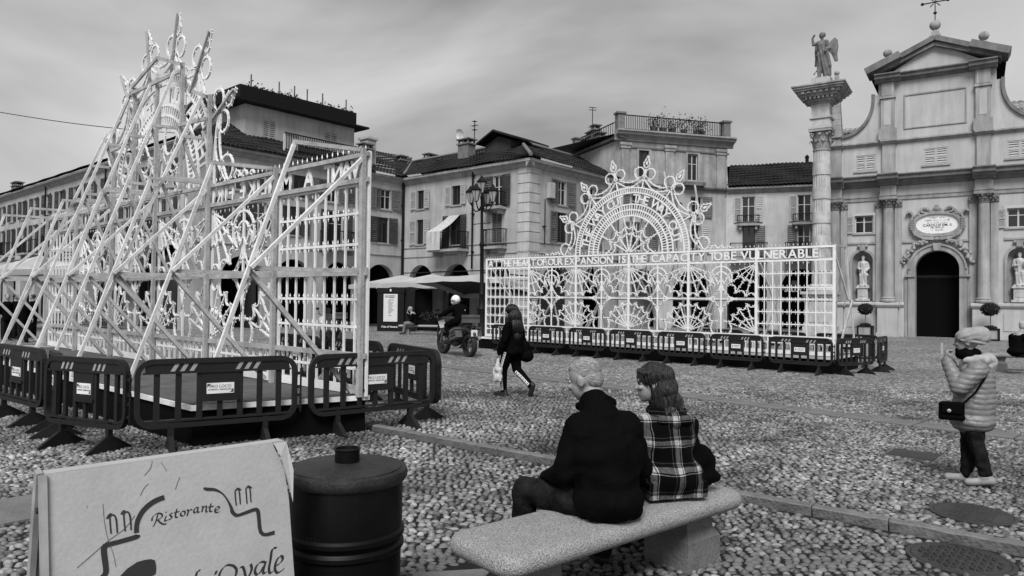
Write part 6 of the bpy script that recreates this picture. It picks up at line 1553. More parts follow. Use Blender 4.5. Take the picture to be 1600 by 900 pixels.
# --- standing woman in the quilted coat, face turned to the left of the photograph
PS_ = gp(1519, 757)
sw = thing('person', 'woman in a knit hat and long quilted coat standing and holding something to her face', 'person', TR(PS_) @ Matrix.Rotation(3.30, 4, 'Z') @ Matrix.Scale(.985, 4))
hs_, SP_ = head((.045, 0, 1.375), 0, .06, 0, .98, True)
sh = hs_ + [('c', (.0, 0, 1.2), .05, (.03, 0, 1.32), .05), ('c', (0, 0, .85), .14, (-.02, 0, 1.12), .14), ('c', (.0, -.08, .82), .1, (.02, -.08, .45), .06), ('c', (.02, -.08, .45), .055, (.045, -.07, .1), .04), ('c', (0, .08, .82), .1, (-.03, .08, .45), .06), ('c', (-.03, .08, .45), .055, (-.10, .08, .13), .04),
      ('c', (-.02, .17, 1.14), .055, (.10, .2, .95), .045), ('c', (.10, .2, .95), .04, (.21, .06, 1.2), .03), ('c', (-.02, -.17, 1.14), .055, (.10, -.2, .95), .045), ('c', (.10, -.2, .95), .04, (.21, -.06, 1.2), .03)]
sh += hand((.215, .05, 1.20), (.0, -.35, 1), (1, 0, .1), 1, .85, .9) + hand((.215, -.05, 1.20), (.0, .35, 1), (1, 0, .1), -1, .85, .9)
bs = blob('body', sh, 'skin', sw, .009, 2); eyes(bs, SP_)
blob('hat', [('e', (.02, 0, 1.435), (.125, .105, .09), (0, .12, 0)), ('e', (-.03, 0, 1.45), (.125, .108, .085), (0, .2, 0)), ('e', (-.07, 0, 1.43), (.085, .09, .075))], 'knit', bs, .008, 2, disp=lambda c: .0025 * math.sin(c.z * 70 + c.x * 50 + 8 * noise.noise(c * 7)))
blob('hat_brim', [('c', (.125, .0, 1.405), .016, (.085, .072, 1.40), .016), ('c', (.085, .072, 1.40), .016, (-.03, .088, 1.385), .016), ('c', (-.03, .088, 1.385), .016, (-.10, .05, 1.375), .016), ('c', (-.10, .05, 1.375), .016, (-.10, -.05, 1.375), .016), ('c', (.125, .0, 1.405), .016, (.085, -.072, 1.40), .016), ('c', (.085, -.072, 1.40), .016, (-.03, -.088, 1.385), .016), ('c', (-.03, -.088, 1.385), .016, (-.10, -.05, 1.375), .016)], 'knit', bs, .007, 2)
mb = MB()
for y in (-1, 1): mb.tube([(.135, y * .05, 1.385), (.14, y * .03, 1.375), (.135, y * .01, 1.385)], .005, 5); mb.tube([(.13, y * .058, 1.39), (.04, y * .085, 1.385)], .004, 5)
mb.build('glasses', 'ink', bs)
blob('scarf', [('c', (.03, -.06, 1.25), .05, (.09, 0, 1.26), .055), ('c', (.03, .06, 1.25), .05, (.09, 0, 1.26), .055), ('c', (-.03, 0, 1.27), .05, (.06, 0, 1.3), .055), ('c', (.08, 0, 1.28), .04, (.11, 0, 1.3), .035)], 'jacket', bs, .01, 2)
def qd(c):
    r = .008 * (abs(math.sin((c.z + .03 * noise.noise(Vector((c.x * 5, c.y * 5, c.z * 2)))) * PI / .052)) ** .6 - .6); return r + .004 * noise.noise(c * 22)
blob('coat', [('c', (-.0, 0, .68), .18, (-.02, 0, .85), .18), ('c', (-.02, 0, .85), .175, (-.03, 0, 1.05), .165), ('c', (-.04, -.11, 1.12), .095, (-.04, .11, 1.12), .095), ('e', (.0, 0, .62), (.195, .20, .13)), ('c', (-.04, .17, 1.12), .085, (.11, .22, .95), .076), ('c', (.11, .22, .95), .074, (.20, .07, 1.17), .055), ('c', (-.04, -.17, 1.12), .085, (.11, -.22, .95), .076), ('c', (.11, -.22, .95), .074, (.20, -.07, 1.17), .062)], 'coat', bs, .0085, 2, disp=qd)
blob('hood', [('c', (-.10, -.08, 1.22), .062, (-.13, 0, 1.2), .075), ('c', (-.10, .08, 1.22), .062, (-.13, 0, 1.2), .075), ('c', (-.10, -.09, 1.23), .05, (.05, -.09, 1.20), .035), ('c', (-.10, .09, 1.23), .05, (.05, .09, 1.20), .035), ('e', (-.135, 0, 1.16), (.06, .11, .075))], 'coat_lining', bs, .009, 2, disp=cloth_disp(.006, 20, .003, 50))
blob('trousers', [('e', (0, 0, .8), (.13, .16, .12)), ('c', (.0, -.07, .78), .10, (.02, -.07, .45), .074), ('c', (.02, -.07, .45), .074, (.045, -.07, .10), .058), ('c', (0, .07, .78), .10, (-.03, .08, .45), .074), ('c', (-.03, .08, .45), .07, (-.10, .08, .14), .056)], 'denim', bs, .011, 2, disp=cloth_disp(.01, 16, .004, 40, 9.0))
blob('shoe', [('c', (.01, -.07, .045), .042, (.20, -.07, .035), .038), ('c', (.03, -.07, .08), .042, (.06, -.07, .07), .04)], 'shoe', bs, .009, 2); blob('shoe', [('c', (-.15, .08, .07), .042, (.03, .08, .035), .038), ('c', (-.12, .08, .10), .04, (-.09, .08, .09), .04)], 'shoe', bs, .009, 2)
ob = MB().box(.24, .262, -.04, .045, 1.25, 1.36); tag(ob.build('phone', 'coat_lining', B=sw.matrix_basis.copy()), 'pale phone or camera held up in the hands of the woman in the quilted coat', 'phone')
hb2 = thing('crossbody_bag', 'small black bag at the hip of the woman in the quilted coat', 'bag', sw.matrix_basis @ TR((.17, .22, .63)) @ Matrix.Rotation(.1, 4, 'Z') @ Matrix.Scale(.85, 4))
blob('bag_body', [('b', (0, 0, .12), (.25, .06, .17)), ('c', (-.09, .02, .19), .03, (.09, .02, .19), .03), ('c', (-.1, .01, .04), .035, (.1, .01, .04), .035)], 'jacket', hb2, .009, 4)
MB().box(-.1, .1, .045, .055, .09, .2).build('flap', 'jacket', hb2)
MB(TR((.03, .062, .12)) @ Matrix.Rotation(PI / 2, 4, 'X')).lathe([(.001, -.01), (.02, -.008), (.022, 0)], n=12).build('clasp', 'chrome', hb2)
MB().tube([(-.11, .0, .2), (-.22, .03, .33), (-.32, -.02, .5), (-.36, -.10, .6), (-.34, -.2, .68)], .011, 6).build('strap', 'jacket', hb2)

# --- walking woman with long black hair
PWk = gp(800, 620)
wk = thing('person', 'woman with long black hair walking across the square in dark clothes and striped leggings', 'person', TR(PWk) @ Matrix.Rotation(PI + YAW - .45, 4, 'Z') @ Matrix.Scale(.97, 4))
hs_, KP = head((.05, 0, 1.54), 0.2, .1, 0, 1.0, True)
sh = hs_ + [('c', (.01, 0, 1.35), .05, (.03, 0, 1.48), .05), ('c', (0, 0, .95), .14, (0, 0, 1.28), .14), ('c', (.03, .08, .92), .1, (.16, .07, .5), .062), ('c', (.16, .07, .5), .058, (.14, .06, .1), .042), ('c', (0, -.08, .92), .1, (-.05, -.08, .5), .062), ('c', (-.05, -.08, .5), .058, (-.34, -.08, .22), .042),
      ('c', (0, .19, 1.3), .055, (.05, .24, 1.03), .045), ('c', (.05, .24, 1.03), .042, (.14, .25, .8), .034), ('c', (0, -.19, 1.3), .055, (-.06, -.24, 1.03), .045), ('c', (-.06, -.24, 1.03), .042, (0, -.26, .8), .034)]
sh += hand((.145, .25, .78), (.1, 0, -1), (0, 1, 0), 1, .9, .9) + hand((0, -.26, .78), (.1, 0, -1), (0, -1, 0), -1, .9, .5)
bk = blob('body', sh, 'skin', wk, .011, 2); eyes(bk, KP)
blob('hair', [('e', (.02, 0, 1.59), (.125, .105, .105)), ('e', (-.04, 0, 1.45), (.125, .135, .16)), ('e', (-.07, 0, 1.28), (.12, .17, .18)), ('e', (-.09, 0, 1.10), (.09, .15, .14))], 'hair_black', bk, .011, 2, disp=lambda c: .006 * math.sin(math.atan2(c.y, c.x) * 20))
blob('jacket', [('c', (-.01, 0, .88), .18, (0, 0, 1.2), .175), ('e', (0, 0, .82), (.19, .2, .12)), ('c', (0, -.15, 1.29), .09, (0, .15, 1.29), .09), ('c', (0, .2, 1.28), .09, (.05, .26, 1.03), .075), ('c', (.05, .26, 1.03), .072, (.14, .26, .83), .058), ('c', (0, -.2, 1.28), .09, (-.06, -.26, 1.03), .075), ('c', (-.06, -.26, 1.03), .072, (0, -.27, .83), .058)], 'jacket', bk, .012, 3, disp=cloth_disp(.012, 9, .004, 24, 3.0))
blob('leggings', [('e', (0, 0, .88), (.14, .17, .12)), ('c', (.03, .08, .88), .125, (.16, .07, .5), .088), ('c', (.16, .07, .5), .085, (.14, .06, .12), .058), ('c', (0, -.08, .88), .125, (-.05, -.08, .5), .088), ('c', (-.05, -.08, .5), .085, (-.34, -.08, .22), .058)], 'jacket', bk, .011, 2)
def side_stripe(pts, y): 
    mb = MB(); 
    for a, b in zip(pts, pts[1:]): mb.bar(a, b, .045, .012, up=(0, 1, 0))
    mb.build('side_stripe', 'label', bk); mb = MB()
    for a, b in zip(pts, pts[1:]):
        a = Vector(a); b = Vector(b); n = max(1, int((b - a).length / .045))
        for i in range(n): c = a + (b - a) * (i + .5) / n; d = (b - a).normalized() * .008; mb.bar(c - d, c + d, .02, .018, up=(0, 1, 0))
    mb.build('stripe_marks', 'ink', bk)
side_stripe([(.05, .205, .82), (.165, .160, .5), (.145, .122, .13)], 1); side_stripe([(-.07, .012, .47), (-.2, -.008, .355), (-.32, -.018, .24)], 1)
blob('shoe', [('c', (.10, .06, .06), .05, (.30, .07, .045), .045), ('c', (.12, .06, .11), .05, (.15, .06, .1), .05), ('b', (.19, .065, .018), (.3, .1, .035))], 'blackshoe', bk, .011, 2)
blob('shoe', [('c', (-.38, -.08, .22), .05, (-.33, -.08, .06), .045), ('c', (-.36, -.08, .24), .05, (-.33, -.08, .2), .05)], 'blackshoe', bk, .011, 2)
bg_ = thing('plastic_bag', 'pale plastic carrier bag in the hand of the walking woman', 'bag', wk.matrix_basis @ TR((.17, .26, .30)))
blob('bag_body', [('b', (0, 0, .12), (.16, .07, .24)), ('e', (.0, 0, .08), (.095, .055, .1)), ('c', (0, 0, .2), .06, (-.01, 0, .4), .02)], 'bagwhite', bg_, .011, 4, disp=cloth_disp(.008, 12, .002, 30))
bg2 = thing('shoulder_bag', 'black bag at the hip of the walking woman', 'bag', wk.matrix_basis @ TR((-.22, -.12, .70)))
blob('bag_body', [('e', (0, 0, .05), (.15, .09, .12)), ('e', (.04, 0, .2), (.12, .08, .14))], 'jacket', bg2, .012, 3); MB().tube([(0, 0, .3), (.12, -.03, .6)], .014, 6).build('strap', 'jacket', bg2)

# --- simple seated / standing people far away
def far_sitter(p, rot, label, hair, top, leg, hat=None, lean=.12):
    t = thing('person', label, 'person', TR(p) @ Matrix.Rotation(rot, 4, 'Z'))
    h_, P_ = head((.1 + lean, 0, 1.24), 0, .15, 0, 1.0)
    s_ = h_ + [('c', (.02 + lean * .6, 0, 1.02), .055, (.06 + lean, 0, 1.15), .055), ('c', (0, 0, .6), .15, (lean * .6, 0, .95), .15), ('c', (0, .1, .55), .1, (.42, .12, .54), .07), ('c', (0, -.1, .55), .1, (.42, -.12, .54), .07), ('c', (.42, .12, .52), .06, (.5, .12, .1), .045), ('c', (.42, -.12, .52), .06, (.46, -.12, .1), .045), ('c', (lean * .5, .2, .95), .06, (.12, .26, .72), .05), ('c', (.12, .26, .72), .045, (.2 + lean, .08, 1.05), .035), ('c', (lean * .5, -.2, .95), .06, (.12, -.26, .72), .05), ('c', (.12, -.26, .72), .045, (.34, -.1, .6), .035)]
    s_ += hand((.2 + lean, .08, 1.06), (.1, -.2, 1), (1, 0, 0), 1) + hand((.34, -.1, .6), (1, .2, 0), (0, 0, 1), 1)
    b_ = blob('body', s_, 'skin', t, .014, 2)
    blob('hair', [('e', (.07 + lean, 0, 1.28), (.105, .085, .08)), ('e', (.04 + lean, 0, 1.22), (.07, .08, .08))], hair, b_, .014, 2)
    blob('jacket', [('e', (-.02, 0, .58), (.2, .23, .13)), ('c', (0, 0, .62), .19, (lean * .5, 0, .88), .175), ('c', (lean * .5, -.16, .95), .09, (lean * .5, .16, .95), .09), ('c', (lean * .5, .21, .94), .08, (.12, .28, .72), .07), ('c', (.12, .28, .72), .065, (.19 + lean, .1, 1.0), .05), ('c', (lean * .5, -.21, .94), .08, (.12, -.28, .72), .07), ('c', (.12, -.28, .72), .065, (.32, -.12, .6), .05)], top, b_, .016, 2, disp=cloth_disp())
    blob('trousers', [('c', (0, .1, .55), .115, (.42, .12, .54), .085), ('c', (0, -.1, .55), .115, (.42, -.12, .54), .085), ('c', (.42, .12, .52), .08, (.5, .12, .12), .065), ('c', (.42, -.12, .52), .08, (.46, -.12, .12), .065)], leg, b_, .016, 2)
    for y in (.12, -.12): blob('shoe', [('c', (.48, y, .05), .05, (.66, y, .045), .045)], 'blackshoe', b_, .016, 2)
    return t
far_sitter(at(648, 34.3), PI + YAW, 'dark-jacketed person sitting on the bench beside the poster stand', 'hair_grey', 'jacket', 'slab')
far_sitter(gp(1590, 585) , YAW + .2, 'white-haired person in black sitting at the right edge of the photograph', 'coat_lining', 'jacket', 'denim', lean=.1)
def far_stander(p, rot, label, top='jacket'):
    t = thing('person', label, 'person', TR(p) @ Matrix.Rotation(rot, 4, 'Z'), 'people standing at the far left behind the braces')
    h_, P_ = head((.02, 0, 1.6), 0, 0, 0, 1.0)
    s_ = h_ + [('c', (0, 0, 1.4), .05, (.01, 0, 1.52), .05), ('c', (0, 0, .95), .14, (0, 0, 1.32), .15), ('c', (0, .09, .9), .1, (.03, .1, .1), .05), ('c', (0, -.09, .9), .1, (-.03, -.1, .1), .05), ('c', (0, .21, 1.35), .06, (.02, .28, .85), .04), ('c', (0, -.21, 1.35), .06, (.02, -.28, .85), .04)] + hand((.02, .28, .84), (0, 0, -1), (0, 1, 0), 1) + hand((.02, -.28, .84), (0, 0, -1), (0, -1, 0), -1)
    b_ = blob('body', s_, 'skin', t, .016, 2)
    blob('hair', [('e', (-.01, 0, 1.64), (.1, .085, .085))], 'hair_dark', b_, .016, 2)
    blob('coat', [('c', (0, 0, .8), .18, (0, 0, 1.3), .17), ('c', (0, .21, 1.33), .085, (.02, .29, .9), .06), ('c', (0, -.21, 1.33), .085, (.02, -.29, .9), .06)], top, b_, .02, 2)
    blob('trousers', [('c', (0, .09, .8), .11, (.03, .1, .08), .07), ('c', (0, -.09, .8), .11, (-.03, -.1, .08), .07)], 'denim', b_, .02, 2)
    for y, x in ((.1, .03), (-.1, -.03)): blob('shoe', [('c', (x, y, .05), .05, (x + .16, y, .045), .045)], 'blackshoe', b_, .02, 2)
for i, (px, dp) in enumerate(((12, 26), (25, 27), (38, 25), (52, 28))): far_stander(at(px, dp), i * 1.3, ['person in dark clothes at the very left edge behind the braces', 'second dark-clothed person from the left edge behind the braces', 'third dark-clothed person from the left edge behind the braces', 'fourth dark-clothed person from the left edge behind the braces'][i])

# ============================================================ MOTORCYCLE
def motorcycle(T, label, rider=False):
    t = thing('motorcycle', label, 'motorcycle', T)          # +x forward
    def wheel(x, r):
        MB(TR((x, 0, r)) @ Matrix.Rotation(PI / 2, 4, 'X')).lathe([(r - .10, -.065), (r - .03, -.075), (r, -.04), (r, .04), (r - .03, .075), (r - .10, .065), (r - .12, .0), (r - .10, -.065)], n=28).build('tyre', 'rubber', t, smooth=True)
        mb = MB(TR((x, 0, r)) @ Matrix.Rotation(PI / 2, 4, 'X')).lathe([(r - .08, -.03), (r - .1, -.03), (r - .1, .03), (r - .08, .03)], n=24).lathe([(.001, -.05), (.05, -.05), (.05, .05), (.001, .05)], n=12)
        for k in range(10): a = 2 * PI * k / 10; mb.bar((.04 * math.cos(a), .04 * math.sin(a), -.03 * (-1) ** k), ((r - .09) * math.cos(a + .1), (r - .09) * math.sin(a + .1), 0), .014)
        mb.build('rim', 'metal', t)
    wheel(.76, .33); wheel(-.74, .325)
    for y in (-.11, .11): MB().tube([(.76, y, .33), (.5, y, .98)], .04, 8).build('fork', 'metal', t)
    blob('body', [('c', (.45, 0, .78), .12, (.05, 0, .92), .15), ('e', (.1, 0, .95), (.28, .16, .14)), ('c', (.5, 0, .95), .12, (.62, 0, .98), .09), ('e', (.42, 0, .92), (.27, .25, .17)), ('e', (.05, 0, .8), (.3, .2, .18)), ('e', (.6, 0, .98), (.14, .2, .13)), ('c', (-.1, 0, .85), .1, (-.75, 0, .9), .07), ('e', (.08, 0, .5), (.36, .19, .25)), ('c', (.1, .24, .45), .1, (.1, -.24, .45), .1), ('c', (-.1, 0, .6), .2, (-.5, 0, .75), .15), ('e', (0, 0, .7), (.34, .22, .24)), ('c', (.3, 0, .5), .12, (.42, 0, .85), .14), ('e', (.42, 0, .78), (.22, .2, .2)), ('c', (-.6, 0, .78), .1, (-1.0, 0, .66), .05), ('c', (.72, 0, .8), .04, (.9, 0, .68), .03), ('c', (.7, 0, .74), .06, (.55, 0, .70), .05)], 'bikepaint', t, .016, 3)
    blob('seat', [('c', (-.02, 0, .92), .1, (-.5, 0, .95), .11), ('c', (-.5, 0, .97), .1, (-.7, 0, .97), .08)], 'rubber', t, .016, 3)
    for y in (-1, 1): MB().prism([(.12, .84), (.5, .78), (.62, .98), (.3, 1.04)], y * .27 - .01, y * .27 + .01).build('side_panel', 'label', t)
    MB().add([(.62, -.17, 1.0), (.62, .17, 1.0), (.50, .14, 1.32), (.50, -.14, 1.32), (.66, 0, 1.02), (.53, 0, 1.36)], [(0, 4, 5, 3), (4, 1, 2, 5)]).build('windscreen', 'shutter_dark', t)
    MB().tube([(.42, -.4, 1.13), (.46, -.2, 1.10), (.46, .2, 1.10), (.42, .4, 1.13)], .016, 6).build('handlebar', 'metal', t)
    for y in (-.4, .4): MB().tube([(.44, y * .8, 1.12), (.5, y * .9, 1.3)], .01, 5).ball((.5, y * .95, 1.32), (.02, .07, .045), 8, 5).build('mirror', 'iron', t)
    MB().ball((.68, 0, .95), (.05, .12, .07), 10, 6).build('headlight', 'label', t)
    for y in (-1, 1):
        o = MB().box(-.18, .18, -.1, .1, -.14, .14).build('pannier', 'metal', t, B=TR((-.5, y * .33, .66)) @ Matrix.Rotation(.3, 4, 'Y'))
        MB().box(-.19, .19, -.105, .105, .06, .085).box(-.13, .13, y * .103 - .004, y * .103 + .004, -.08, -.04).box(-.13, .13, y * .103 - .004, y * .103 + .004, 0, .03).build('strap', 'iron', o)
    o = MB().box(-.94, -.60, -.2, .2, .98, 1.2).build('top_case', 'metal', t); MB().box(-.95, -.59, -.21, .21, 1.11, 1.13).build('case_band', 'iron', o)
    MB().tube([(.0, -.18, .38), (-.4, -.2, .4), (-.9, -.22, .55)], [.03, .04, .055], 10).build('exhaust', 'chrome', t)
    MB().tube([(-.2, -.13, .45), (-.74, -.11, .325)], .035, 8).tube([(-.2, .13, .45), (-.74, .11, .325)], .035, 8).build('swing_arm', 'iron', t)
    MB().box(-.98, -.965, -.1, .1, .6, .78).build('number_plate', 'label', t); MB().box(-.96, -.93, -.08, .08, .85, .9).build('tail_light', 'rubber', t)
    return t
RW = Vector((-14.85, 15.1, 0)); hd = math.radians(166)
BT = TR(RW + Vector((math.cos(hd) * .74, math.sin(hd) * .74, 0))) @ Matrix.Rotation(hd, 4, 'Z') @ Matrix.Scale(1.05, 4)
motorcycle(BT, 'dark touring motorcycle with metal panniers ridden past the right structure')
rd = thing('person', 'motorcycle rider in black with a white helmet', 'person', BT)
h_, P_ = head((.1, 0, 1.60), 0, .1, 0, 1.0)
rs = h_ + [('c', (-.02, 0, 1.42), .06, (.07, 0, 1.54), .06), ('c', (-.25, 0, 1.08), .12, (-.08, 0, 1.32), .12), ('c', (-.25, .1, 1.04), .1, (.15, .24, .88), .075), ('c', (-.25, -.1, 1.04), .1, (.15, -.24, .88), .075), ('c', (.15, .24, .86), .07, (-.05, .24, .45), .05), ('c', (.15, -.24, .86), .07, (-.05, -.24, .45), .05), ('c', (-.06, .22, 1.38), .065, (.12, .36, 1.2), .05), ('c', (.12, .36, 1.2), .045, (.38, .38, 1.15), .035), ('c', (-.06, -.22, 1.38), .065, (.12, -.36, 1.2), .05), ('c', (.12, -.36, 1.2), .045, (.38, -.38, 1.15), .035)] + hand((.38, .37, 1.15), (1, 0, -.2), (0, 0, 1), -1, 1, 1.1) + hand((.38, -.37, 1.15), (1, 0, -.2), (0, 0, 1), 1, 1, 1.1)
rb_ = blob('body', rs, 'skin', rd, .014, 2)
hm = blob('helmet', [('e', (.09, 0, 1.63), (.155, .13, .14)), ('e', (.13, 0, 1.56), (.13, .115, .1))], 'label', rb_, .012, 3)
MB().box(-.02, .2, -.136, .136, 1.60, 1.615).build('helmet_band', 'shutter', hm); blob('visor', [('e', (.18, 0, 1.62), (.08, .115, .06))], 'ink', hm, .012, 2)
blob('jacket', [('c', (-.26, 0, 1.08), .185, (-.08, 0, 1.34), .19), ('c', (-.08, -.17, 1.38), .1, (-.08, .17, 1.38), .1), ('c', (-.06, .23, 1.37), .09, (.12, .38, 1.2), .075), ('c', (.12, .38, 1.2), .07, (.34, .38, 1.16), .055), ('c', (-.06, -.23, 1.37), .09, (.12, -.38, 1.2), .075), ('c', (.12, -.38, 1.2), .07, (.34, -.38, 1.16), .055)], 'jacket', rb_, .014, 3, disp=cloth_disp())
blob('trousers', [('e', (-.25, 0, 1.02), (.17, .19, .12)), ('c', (-.25, .1, 1.03), .115, (.15, .25, .88), .09), ('c', (-.25, -.1, 1.03), .115, (.15, -.25, .88), .09), ('c', (.15, .25, .86), .085, (-.04, .25, .45), .065), ('c', (.15, -.25, .86), .085, (-.04, -.25, .45), .065)], 'jacket', rb_, .014, 2)
for y in (.37, -.37): blob('glove', [('c', (.34, y, 1.16), .05, (.47, y, 1.13), .045)], 'jacket', rb_, .014, 2)
for y in (.25, -.25): blob('boot', [('c', (-.06, y, .4), .06, (.12, y, .37), .05), ('c', (-.06, y, .42), .065, (-.03, y, .55), .06)], 'blackshoe', rb_, .014, 2)
MB().bar((-.27, -.12, 1.33), (-.23, .12, 1.33), .02).build('reflective_band', 'label', rb_)
motorcycle(TR(at(520, 26)) @ Matrix.Rotation(YAW + 2.2, 4, 'Z'), 'parked motorcycle seen through the white bars at the right end of the left structure')

# ============================================================ BIN
BT_ = TR(gp(549, 905) * 0 + at(547, 3.6))
bn = thing('litter_bin', 'black steel drum litter bin with a flat lid and short chimney cap', 'bin', BT_)
R_ = .285; q = R_
body_ = [(q * .97, .0), (q * .97, .44)] + [(q * .985, .445), (q * 1.02, .455), (q * 1.02, .475), (q * .985, .485), (q * .97, .49), (q * .985, .505), (q * 1.03, .52), (q * 1.03, .54), (q * .985, .552), (q * .985, .80), (q * .97, .81)]
mb = MB(); a0 = math.radians(-134); a1 = math.radians(-62)
mb.lathe(body_[:12], n=160); mb.lathe([(q * .985, .57), (q * .985, .80), (q * .97, .81)], n=140, a0=a1, a1=a0 + 2 * PI); mb.build('drum', 'bin', bn, smooth=True)
MB().lathe([(q * .985, .555), (q * .985, .57), (q * .8, .56), (q * .8, .8)], n=16, a0=a0, a1=a1).build('slot_lip', 'bin_lid', bn)
MB().lathe([(q * .9, .05), (q * .9, .8)], n=32).build('liner', 'dark', bn)
ld = MB().lathe([(q * .97, .78), (q * 1.03, .785), (q * 1.065, .80), (q * 1.075, .82), (q * 1.055, .84), (q * 1.01, .848), (q * .96, .845), (q * .955, .851), (q * .5, .868), (.001, .876)], n=120).build('lid', 'bin_lid', bn, smooth=True)
MB().lathe([(.062, .868), (.062, .93), (.066, .932), (.066, .94), (.058, .94), (.056, .93), (.001, .925)], n=28).build('cap', 'bin', ld, smooth=True)
MB().ball((q * math.cos(a0 + .5) * 1.0, q * math.sin(a0 + .5) * 1.0, .76), .006, 6, 4).build('rivet', 'label', bn)

# ============================================================ A-FRAME SIGN
hT = 1.05
pL, pR = gp(72, 741, hT), gp(443, 689, hT); dR = (pR - pL); Wd = dR.length
TS_ = TR(Vector((pL.x, pL.y, 0))) @ Matrix.Rotation(math.atan2(dR.y, dR.x), 4, 'Z')
sgn = thing('sandwich_board', 'pale folding sandwich board with the restaurant lettering in the near left corner', 'sign board', TS_)
tilt = .19
FP = TR((0, -.012, hT)) @ Matrix.Rotation(-tilt, 4, 'X')       # front panel frame, origin at its top left, z up along the panel
Hh = hT / math.cos(tilt)
th = .016
# panel with a peeled-back top right corner
MB(FP).prism([(0, 0), (0, -Hh), (Wd, -Hh), (Wd, -.26), (Wd - .012, -.12), (Wd - .06, 0)], 0, th).build('front_panel', 'signboard', sgn)
mb = MB(FP); mb.add([(Wd - .058, -.006, 0), (Wd, -.016, 0), (Wd + .012, -.04, -.13), (Wd + .006, -.024, -.27), (Wd - .02, -.03, -.15), (Wd - .035, -.02, -.06)], [(0, 1, 2, 3, 4, 5)]).build('peeled_corner', 'signboard', sgn)
mb = MB(TR((0, .045, hT)) @ Matrix.Rotation(tilt, 4, 'X')); mb.box(0, Wd, 0, th, -Hh, 0); mb.build('rear_panel', 'signedge', sgn)
MB().box(0, Wd, -.004, .055, hT - .012, hT + .003).build('top_strip', 'signboard', sgn)
for y0, sg in ((-.012, -1), (.05, 1)):
    MB(TR((0, y0, hT)) @ Matrix.Rotation(tilt * sg, 4, 'X')).box(-.022, -.002, -.014, .03, -Hh, 0).build('side_rail', 'signedge', sgn)
MB(TR((-.026, .012, hT - .13)) @ Matrix.Rotation(PI / 2, 4, 'Y')).lathe([(.001, 0), (.012, 0), (.012, .01), (.001, .01)], n=12).build('bolt', 'ink', sgn)
FW = TS_ @ FP
def sp2(x, y):                                                # point of the print seen at zoomed photo position
    return loc(120 + x / 4.444, 720 + y / 4.444, FW)
_zs = [0]
def ink_ribbon(name, pts, w, smooth=True, m='ink'):
    if smooth and len(pts) > 2:
        P = []; W_ = w if isinstance(w, list) else [w] * len(pts); WW = []
        for i in range(len(pts) - 1):
            p0 = pts[max(i - 1, 0)]; p1 = pts[i]; p2 = pts[i + 1]; p3 = pts[min(i + 2, len(pts) - 1)]
            for k in range(6):
                t = k / 6; f = lambda a, b, c, d: .5 * (2 * b + (c - a) * t + (2 * a - 5 * b + 4 * c - d) * t * t + (3 * b - a - 3 * c + d) * t ** 3)
                P.append((f(p0[0], p1[0], p2[0], p3[0]), f(p0[1], p1[1], p2[1], p3[1]))); WW.append(W_[i] * (1 - t) + W_[i + 1] * t)
        P.append(pts[-1]); WW.append(W_[-1])
    else: P = pts; WW = w if isinstance(w, list) else [w] * len(pts)
    k = abs(sp2(800, 300)[0] - sp2(700, 300)[0]) / 100
    mb = MB(FP); mb.ribbon([sp2(*p) for p in P], [a * k for a in WW], -.0022, -.0003); return mb.build(name, m, sgn)
ink_ribbon('logo_line', [(606, 253), (545, 277), (490, 315), (450, 360), (424, 410), (414, 455), (413, 500)], [34, 35, 35, 34, 32, 30, 30])
ink_ribbon('logo_line', [(424, 515), (410, 528), (300, 560), (210, 584), (190, 600), (188, 640), (200, 735), (200, 775), (185, 800), (165, 815)], [24, 32, 30, 32, 36, 36, 34, 34, 34, 30])
ink_ribbon('logo_line', [(880, 190), (905, 197), (955, 200), (1000, 220), (1030, 250), (1055, 290), (1073, 330), (1078, 352), (1100, 375), (1125, 376), (1180, 357), (1235, 338), (1256, 350), (1263, 400), (1270, 470), (1283, 502), (1312, 512), (1372, 497)], [14, 24, 20, 12, 10, 14, 22, 28, 26, 22, 24, 26, 30, 28, 28, 28, 24, 30])
for pts, w in (([(228, 388), (231, 440), (237, 505)], 9), ([(228, 388), (246, 374), (264, 385), (274, 420), (280, 500)], [8, 9, 10, 11, 8]), ([(208, 402), (222, 378), (240, 366)], 12), ([(325, 368), (328, 420), (335, 488)], 9), ([(325, 368), (343, 354), (360, 362), (371, 400), (376, 480)], [8, 9, 10, 11, 8]), ([(308, 372), (320, 352), (334, 346)], 12),
               ([(1098, 208), (1100, 255), (1107, 310)], 9), ([(1098, 208), (1112, 196), (1124, 205), (1130, 240), (1134, 302)], [8, 9, 9, 10, 8]), ([(1110, 192), (1124, 194), (1138, 202)], 12), ([(1173, 193), (1176, 240), (1181, 297)], 9), ([(1173, 193), (1186, 181), (1198, 190), (1204, 225), (1208, 287)], [8, 9, 9, 10, 8]), ([(1183, 176), (1197, 179), (1212, 188)], 12)):
    ink_ribbon('window_stroke', pts, w)
MB(FP).prism([sp2(*p) for p in ((300, 800), (350, 748), (420, 702), (470, 688), (515, 682), (540, 690), (548, 720), (550, 755), (545, 785), (520, 800), (470, 835), (380, 860), (300, 840))], -.0021, -.0003).build('logo_blob', 'ink', sgn)
